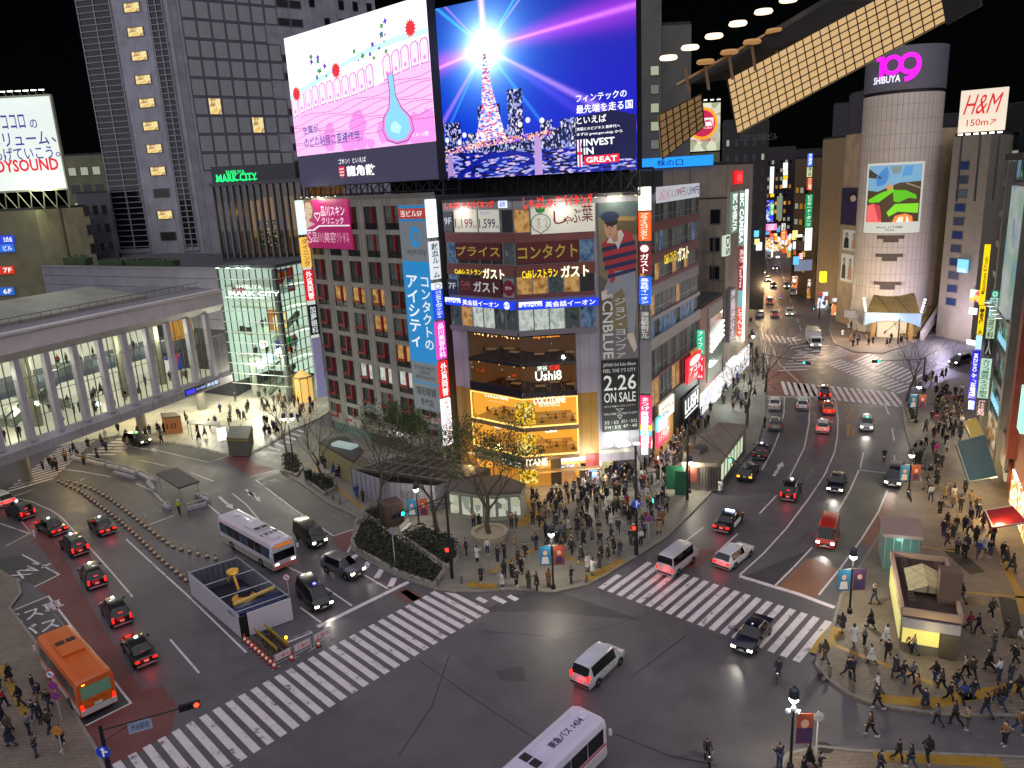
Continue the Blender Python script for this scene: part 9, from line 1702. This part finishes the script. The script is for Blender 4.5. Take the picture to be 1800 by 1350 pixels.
def figure(legs,arms,coat,lean=0.,sit=0.,hairlong=False):
 """legs: (thigh, shin) angles for both sides; arms: (upper, fore) angles. Returns the part meshes."""
 Z=-sit;L0=lambda x,z:(x+sin(lean)*(z-.95),0,.95+Z+(z-.95)*cos(lean))
 J={};sp=[L0(0,.95),L0(0,1.1),L0(.01,1.3),L0(.0,1.44),L0(.015,1.5),L0(.03,1.585),L0(.02,1.68)]
 vs=list(sp);es=[(i,i+1)for i in range(6)];rs=[.12,.11,.13,.07,.052,.085,.075]
 jv,je,jr=list(sp[:4]),[(0,1),(1,2),(2,3)],[(.165,.165),.155,.17,.09];tv,te,tr_=[sp[0]],[],[.15];hands=MB();shoes=MB()
 for s,(a,k),(ua,fa)in zip((1,-1),legs,arms):
  hp=(sp[0][0],.095*s,.9+Z);kn=limb(hp,a,.42,.01*s);an=limb(kn,k,.42);to=(an[0]+.15*cos(k*.4),an[1]+.02*s,an[2]-.05+.1*sin(-k*.6))
  i=len(vs);vs+=[hp,kn,an,to];es+=[(0,i),(i,i+1),(i+1,i+2),(i+2,i+3)];rs+=[.095,.062,.042,.035]
  i=len(tv);tv+=[hp,kn,(an[0],an[1],an[2]+.03)];te+=[(0,i),(i,i+1),(i+1,i+2)];tr_+=[.115,.085,.07]
  d=V3((to[0]-an[0],to[1]-an[1],0)).normalized();shoes.hexa([V3(an)+V3(q)for q in((-.08,-.045,-.08),(.18,-.05,-.08),(.18,.05,-.08),(-.08,.045,-.08))],[V3(an)+V3(q)for q in((-.07,-.04,.05),(.06,-.035,.04),(.06,.035,.04),(-.07,.04,.05))])
  sh=(sp[3][0]+.0,.185*s,sp[3][2]-.06);el=limb(sh,ua,.28,.05*s);wr_=limb(el,fa,.25,-.01*s);hd=limb(wr_,fa,.07)
  i=len(vs);vs+=[sh,el,wr_,hd];es+=[(2,i),(i,i+1),(i+1,i+2),(i+2,i+3)];rs+=[.055,.042,.03,.034]
  i=len(jv);jv+=[sh,el,(wr_[0],wr_[1],wr_[2])];je+=[(2,i),(i,i+1),(i+1,i+2)];jr+=[.085,.065,.05]
  f=V3((sin(fa),0,-cos(fa)));n_=V3((cos(fa),0,sin(fa)))
  for q in range(4):
   b_=V3(hd)+n_*(q-1.5)*.02+f*.01;L_=(.07,.08,.076,.06)[q];c_=b_+f*L_*.6;hands.tube([b_,c_,c_+(f*.7-V3((0,s*.5,0))).normalized()*L_*.5],[.011,.01,.007],4)
  b_=V3(hd)+n_*.03-f*.03;hands.tube([b_,b_+(n_*.7+f).normalized()*.035,b_+(n_*.4+f).normalized()*.065],[.012,.011,.008],4)
 hc=V3(sp[5])
 i=len(vs);vs.append(tuple(hc+V3((.1,0,-.0))));es.append((5,i));rs.append(.02)
 body=skinned('body',vs,es,rs)
 bm=bmesh.new();bm.from_mesh(body);hm=raw(hands,'h');bm.from_mesh(hm);ears=MB();[ears.box(hc+V3((0,s*.088,.0)),(.035,.018,.055))for s in(-1,1)];em=raw(ears,'e');bm.from_mesh(em);bm.to_mesh(body);bm.free();bpy.data.meshes.remove(hm);bpy.data.meshes.remove(em)
 parts={'body':body,'jacket':skinned('jacket',jv,je,jr),'trousers':skinned('trousers',tv,te,tr_),'shoes':raw(shoes,'shoes',False)}
 if coat:
  q=MB();n=14;w0=V3(sp[1]);st=max(abs(legs[0][0]),abs(legs[1][0]));b=len(q.v)
  for z,rx,ry in((1.12,.165,.185),(.95,.185,.2),(.7,.2+st*.2,.21),(.5,.21+st*.34,.22)):
   for k in range(n):t_=6.2832*k/n;q.v.append(V3((sp[0][0]+rx*cos(t_),ry*sin(t_),z+Z)))
  for r_ in range(3):
   for k in range(n):q.f.append((r_*n+k,r_*n+(k+1)%n,(r_+1)*n+(k+1)%n,(r_+1)*n+k))
  bm=bmesh.new();bm.from_mesh(parts['jacket']);cm=raw(q,'c');bm.from_mesh(cm);bm.to_mesh(parts['jacket']);bm.free();bpy.data.meshes.remove(cm)
 h=MB();n=12;b=0
 for el_,k_ in((-.5,1.0),(-.1,1.05),(.3,1.06),(.7,1.05),(1.1,1.03),(1.5,1.0)):
  for k in range(n):
   t_=6.2832*k/n;fr_=cos(t_)>.35 and el_<.75;r_=.098*k_*(.86 if fr_ else 1);low=(-.2 if hairlong and el_<0 and not fr_ else 0);h.v.append(hc+V3((-.008+r_*1.05*cos(t_)*cos(el_),r_*.98*sin(t_)*cos(el_),.03+(.11*sin(el_))+low if not(fr_ and el_<.3)else .055+.11*sin(.35))))
 for r_ in range(5):
  for k in range(n):h.f.append((r_*n+k,r_*n+(k+1)%n,(r_+1)*n+(k+1)%n,(r_+1)*n+k))
 h.f.append(tuple(range(5*n,6*n)));parts['hair']=raw(h,'hair')
 e=MB();[e.box(hc+V3((.083,s*.034,.012)),(.012,.022,.012))for s in(-1,1)];e.box(hc+V3((.084,0,-.05)),(.01,.045,.008));parts['eyes']=raw(e,'eyes',False)
 m=MB();m.hexa([hc+V3(q)for q in((.03,-.082,-.075),(.085,-.045,-.08),(.085,.045,-.08),(.03,.082,-.075))],[hc+V3(q)for q in((.035,-.085,-.01),(.1,-.04,-.008),(.1,.04,-.008),(.035,.085,-.01))]);parts['face_mask']=raw(m,'face_mask',False)
 return parts
d2=radians
STAND=((d2(2),d2(0)),(d2(-2),d2(-2)));WALK=((d2(24),d2(6)),(d2(-18),d2(-38)));WALKB=((d2(-18),d2(-38)),(d2(24),d2(6)))
POSES=[('standing',figure(STAND,((d2(6),d2(14)),(d2(-4),d2(10))),False)),('standing',figure(STAND,((d2(4),d2(20)),(d2(2),d2(16))),True,0,0,True)),('walking',figure(WALK,((d2(-22),d2(-6)),(d2(22),d2(40))),False,.05)),('walking',figure(WALKB,((d2(20),d2(34)),(d2(-20),d2(-4))),True,.05,0,True)),('on phone',figure(STAND,((d2(14),d2(110)),(d2(4),d2(12))),False,.03)),('walking',figure(WALKB,((d2(24),d2(44)),(d2(-22),d2(-8))),False,.06,0,True)),('on phone',figure(STAND,((d2(0),d2(10)),(d2(18),d2(118))),True,.02,0,True))]
RIDE=figure(((d2(58),d2(-18)),(d2(30),d2(-4))),((d2(48),d2(62)),(d2(48),d2(62))),False,.32)
fab=lambda c:mat(c,.85,var=.1,scale=4)
JK=[('black',fab('#111114'),9),('navy',fab('#161b30'),4),('charcoal',fab('#2a2b30'),4),('brown',fab('#33261e'),2),('beige',fab('#8a7658'),2),('grey',fab('#5c5d62'),2),('white',fab('#b8b8b8'),1.5),('olive',fab('#3a3c28'),1.2),('red',fab('#8a1c22'),.5),('camel',fab('#7a5634'),1),('blue',fab('#223c78'),.7),('magenta',fab('#a8327c'),.0)]
TR=[('black',fab('#0d0d10'),6),('navy',fab('#1a2036'),3),('grey',fab('#44454a'),2),('denim',fab('#2c3c58'),2),('beige',fab('#7c6c54'),1)]
SKINS=[mat(c,.6,var=0)for c in('#b98a6c','#c69a7c','#a87c60')];HAIRS=[mat(c,.6,var=0)for c in('#0c0a0a','#18120e','#2c1d14')];SHOE=mat('#121212',.6,var=0);SHOEW=mat('#a0a09c',.6,var=0);EYE=mat('#120c0a',.4,var=0);MASK=mat('#c4ccd0',.7,var=0)
CNT={}
def wpick(L_):return rnd.choices(L_,[x[2]for x in L_])[0]
def add_person(p,rz,zone,land,grp,pose=None,jk=None,parts=None,sc=None,act=None):
 name,P_=POSES[pose if pose is not None else rnd.choices(range(7),(2,2,3,3,1,2,1))[0]];P_=parts or P_;name=act or name
 J,T_=(next(x for x in JK if x[0]==jk)if jk else wpick(JK)),wpick(TR);long_=len(P_['jacket'].polygons)!=LENJ;kind='coat' if long_ else 'jacket'
 k=(J[0],kind,T_[0],name,zone);CNT.setdefault(k,0);n=CNT[k];CNT[k]+=1
 r=bpy.data.objects.new('person',None);r.empty_display_size=.3;COL.objects.link(r);r.location=p;r.rotation_euler=(0,0,rz);s=sc or ru(.92,1.06);r.scale=(s,s,s)
 r['label']='%s';r['category']='person';r['group']=grp;r['k']=str(k)
 PEOPLE.append((r,k,land,zone,J[0],kind,T_[0],name))
 for nm,m in(('body',rnd.choice(SKINS)),('jacket',J[1]),('trousers',T_[1]),('shoes',SHOE if rnd.random()>.25 else SHOEW),('hair',rnd.choice(HAIRS)),('eyes',EYE),('face_mask',MASK)):
  if nm=='face_mask' and rnd.random()<.35:continue
  me=P_[nm];o=bpy.data.objects.new('coat' if nm=='jacket' and long_ else nm,me);COL.objects.link(o);o.parent=r
  if not me.materials:me.materials.append(SHOE)
  o.material_slots[0].link='OBJECT';o.material_slots[0].material=m
 return r
PEOPLE=[];LENJ=len(POSES[0][1]['jacket'].polygons)
def in_poly(x,y,P_):
 r=False
 for i in range(len(P_)):
  a,b=P_[i],P_[i-1]
  if(a[1]>y)!=(b[1]>y)and x<(b[0]-a[0])*(y-a[1])/(b[1]-a[1])+a[0]:r=not r
 return r
TAKEN=[]
def scatter(poly,n,z=.14,md=.62,W_=None):
 P_=[(p.x,p.y)for p in(G(poly,z)if not W_ else poly)];xs=[p[0]for p in P_];ys_=[p[1]for p in P_];out=[];tr=0
 while len(out)<n and tr<n*60:
  tr+=1;x,y=ru(min(xs),max(xs)),ru(min(ys_),max(ys_))
  if in_poly(x,y,P_)and all((x-a)**2+(y-b)**2>md*md for a,b in TAKEN):out.append(V3((x,y,z)));TAKEN.append((x,y))
 return out
def heading(a,b):d=at(*b)-at(*a);return atan2(d.y,d.x)
for x,y in((846,1024),(883,1034),(887,1014),(900,1018),(908,1030),(930,1034),(944,1037),(839,987),(875,987),(887,981),(911,992),(924,981),(905,961),(899,927),(908,925),(937,921),(833,927),(843,928),(965,1031),(1004,1025),(1033,1004),(1042,1011),(1054,998),(1069,987),(1079,972),(1118,974),(1055,962),(857,975),(820,975),(917,1008)):
 p=at(x,y,.14);TAKEN.append((p.x,p.y));add_person(p,rnd.choice((heading((950,1000),(1150,1100)),heading((950,1000),(700,1100)),heading((950,1000),(1000,880))))+rnd.gauss(0,.4),'corner kerb','the near kerb lamp','people waiting on the corner',rnd.choice((0,1,4,6,2)),'white' if(x,y)in((1042,1011),(1033,1004),(857,975))else None)
for x,y,j in((1450,1164,None),(1489,1192,'black'),(1497,1193,None),(1542,1221,None),(1542,1246,None),(1574,1189,None),(1586,1201,'black'),(1603,1199,'grey'),(1612,1225,'camel'),(1643,1203,None),(1625,1249,'navy'),(1647,1275,'grey'),(1678,1275,None),(1700,1282,None),(1530,1294,'brown'),(1578,1339,None),(1601,1352,'black'),(1630,1339,None),(1411,1305,None),(1500,1135,'white'),(1519,1136,'grey'),(1530,1104,'black'),(1536,1062,'navy'),(1557,1133,'white'),(1597,1146,'camel'),(1607,1149,'beige'),(1531,1168,'white'),(1703,1110,None),(1719,1114,'black'),(1747,1144,'olive'),(1697,1189,'beige'),(1708,1194,None),(1742,1086,'olive'),(1755,1197,None),(1783,1169,None),(1732,1261,'black'),(1761,1247,None),(1750,1240,'camel'),(1790,1290,None),(1770,1235,None),(1765,1310,'camel'),(1370,1350,None),(1422,1348,'black'),(1412,1372,None),(1440,1365,'navy'),(1560,1160,'black'),(1480,1110,None),(1790,1225,'black'),(1775,1200,None),(1680,1215,'black'),(1668,1235,None),(1692,1240,'blue'),(1655,1215,None),(1546,1360,'navy'),(1710,1230,None),(1738,1180,None),(1690,1060,'black'),(1640,1050,None),(1770,1120,'brown'),(1790,1140,'white')):
 p=at(x,y,.14 if y<1200 or y>1330 else .0);TAKEN.append((p.x,p.y));add_person(p,rnd.choice((2.4,-.8,2.0,-1.2,3.0))+rnd.gauss(0,.4),'kiosk plaza','the kiosk counter','people round the plaza kiosk',rnd.choice((2,3,5,2,3,5,4)),j)
for poly,n,zone,land,grp in(([(935,880),(1050,858),(1090,845),(1175,885),(1168,938),(1090,985),(1000,1000),(930,960)],102,'corner crowd','the signal mast','the crowd on the corner'),([(1060,845),(1110,838),(1180,790),(1215,745),(1262,735),(1190,840),(1170,880)],36,'side street pavement','the black shop','people on the side street pavement'),([(1618,690),(1690,690),(1692,770),(1668,850),(1628,850)],40,'upper right pavement','the yellow awning','people on the right pavement'),([(1628,850),(1700,850),(1735,930),(1785,1010),(1690,985),(1640,950)],36,'lower right pavement','the red awning','people on the right pavement'),([(0,1195),(60,1190),(92,1240),(125,1300),(150,1350),(60,1350),(0,1300)],16,'bottom left pavement','the orange bus','people on the bottom left pavement')):
 for p in scatter(poly,n):add_person(p,rnd.choice((heading((1640,900),(1640,700)),heading((1640,700),(1640,900)),ru(0,6.28)))+rnd.gauss(0,.4),zone,land,grp)
add_person(at(1645,802,.14),1.2,'upper right pavement','the yellow awning','people on the right pavement',2,'magenta')
LM={'the near kerb lamp':(973,1037),'the kiosk counter':(1620,1130),'the signal mast':(1119,978),'the black shop':(1222,730),'the yellow awning':(1710,765),'the red awning':(1745,926),'the orange bus':(178,1256)}
GR={}
for e in PEOPLE:GR.setdefault(e[1],[]).append(e)
for k,L_ in GR.items():
 q=at(*LM[L_[0][2]]);L_.sort(key=lambda e:(e[0].location-q).length)
 for i,(r,_,land,zone,j,kind,tr_,act)in enumerate(L_):
  r['label']='person in %s %s, %s trousers, %s, %s, %s nearest %s'%(j,kind,tr_,act,zone,ordinal(i),land)if len(L_)>1 else 'only person in %s %s and %s trousers %s, %s'%(j,kind,tr_,act,zone)
  del r['k']
def solo(label,p,rz,pose,j,z=.01,parts=None,hat=None):
 r=add_person(at(*p,z),rz,'x','x','x',pose,j,parts,1.0);PEOPLE.pop();del r['group'];del r['k'];r['label']=label
 if hat:o=MB().lathe([(.13,0),(.11,.06),(.03,.12)],(.02,0,1.66),12).build('safety_helmet',mat('#d8d8d0',.4),r);MB().box((0,0,1.25),(.36,.36,.3)).build('reflective_vest',mat('#a8c020',.6,es=.15),r)
 return r
JK.append(('bright',fab('#8a9a20'),0))
solo('traffic guard in a bright yellow vest and helmet at the taxi shelter',(316,904),1.0,0,'bright',.01,None,1);solo('person in black leaning towards the grey parked hatchback',(1344,752),.2,4,'black',.14);solo('person standing beside the far taxi under the walkway',(285,782),2.5,2,'black');solo('person walking with a white coat near the long kiosk',(1266,868),1.0,3,'white')
for lb,p,q in(('cyclist in dark jacket riding past the blue black taxi',(1368,1195),(1362,1215)),('cyclist in dark jacket at the bottom edge behind the white bus',(1243,1340),(1250,1362)),('cyclist riding down the right hand lane past the parked minivan',(1554,812),(1551,830))):
 c=cycle('bicycle',lb.replace('cyclist in dark jacket','bicycle under the cyclist').replace('cyclist riding','bicycle of the cyclist'),p,q);r=solo(lb,p,c.rotation_euler[2],0,'charcoal',0,RIDE);r.location=c.location+V3((0,0,.03))-V3((cos(c.rotation_euler[2]),sin(c.rotation_euler[2]),0))*.2
for k,(x,y,a)in enumerate(((1614,786,.4),(1623,800,1.2),(1628,830,.2),(1598,880,2.0),(1645,1150,.1))):cycle('bicycle','parked bicycle on the right pavement, %s from the far crosswalk'%ordn[k],(x,y),(x+20*cos(a),y-14*sin(a)),False,'bicycle','parked bicycles')
cm={}
def crowd_add(p,rz,P_):
 R_=Matrix.Rotation(rz,4,'Z');s=ru(.92,1.05)
 for nm,m in(('body',SKINS[0]),('jacket',wpick(JK)[1]),('trousers',wpick(TR)[1]),('hair',HAIRS[0])):
  me=P_[nm];mb=cm.setdefault(m.name,(m,MB()))[1];M_=Matrix.Translation(p)@R_@Matrix.Scale(s,4);b=len(mb.v);mb.v+=[M_@v.co for v in me.vertices];mb.f+=[tuple(b+i for i in f.vertices)for f in me.polygons];mb.mi+=[0]*len(me.polygons)
LOW=[figure(STAND,((d2(6),d2(14)),(d2(-4),d2(10))),False),figure(WALK,((d2(-22),d2(-6)),(d2(22),d2(40))),True,.05)]
far=[(p,None)for p in scatter([(330,770),(400,790),(445,790),(475,772),(550,735),(560,700),(470,695),(420,700),(380,730)],62)+scatter([(1240,725),(1290,640),(1330,620),(1338,690),(1310,735)],34)+scatter([(1275,640),(1318,560),(1330,600),(1300,660)],16)+scatter([(60,835),(150,778),(240,760),(232,785),(110,840)],20,.01)+scatter([(1470,590),(1500,612),(1550,616),(1610,596),(1600,580),(1500,572)],30)+scatter([(1455,560),(1445,520),(1470,520),(1480,560)],12)+scatter([(200,760),(330,735),(340,765),(262,770)],10)+scatter([(565,800),(600,840),(650,880),(635,885),(560,815)],9)+scatter([(1595,680),(1665,660),(1660,672),(1600,695)],8)]
far+=[(p,None)for p in scatter([(1060,838),(1120,825),(1150,860),(1090,880),(1000,890),(960,880)],40)+scatter([(1150,830),(1215,735),(1240,728),(1190,820)],26)+scatter([(1640,690),(1690,690),(1690,760),(1650,780)],20)]
far+=[(KW.p(ru(-2,33),8.22,-ru(1.2,10)),None)for _ in range(46)]+[(KW.p(ru(16,34),13.12,-ru(6,11)),None)for _ in range(10)]+[(W1.p(ru(2,10),z,-ru(2.5,7)),None)for z in(7.12,11.62)for _ in range(5)]
for p,_ in far:crowd_add(p,ru(0,6.28),rnd.choice(LOW))
ms=list(cm.values());mb=MB();mts=[]
for m,q in ms:b=len(mb.v);mb.v+=q.v;mb.f+=[tuple(b+i for i in f)for f in q.f];mb.mi+=[len(mts)]*len(q.f);mts.append(m)
o=mb.build('crowd',mts,recalc=False);o.data.polygons.foreach_set('use_smooth',[True]*len(o.data.polygons));tag(o,'far off crowd on the concourse, in the walkway and by the round tower','crowd',None,'stuff')
for o in[x for x in bpy.data.objects if x.type=='EMPTY' and not x.children]:bpy.data.objects.remove(o)
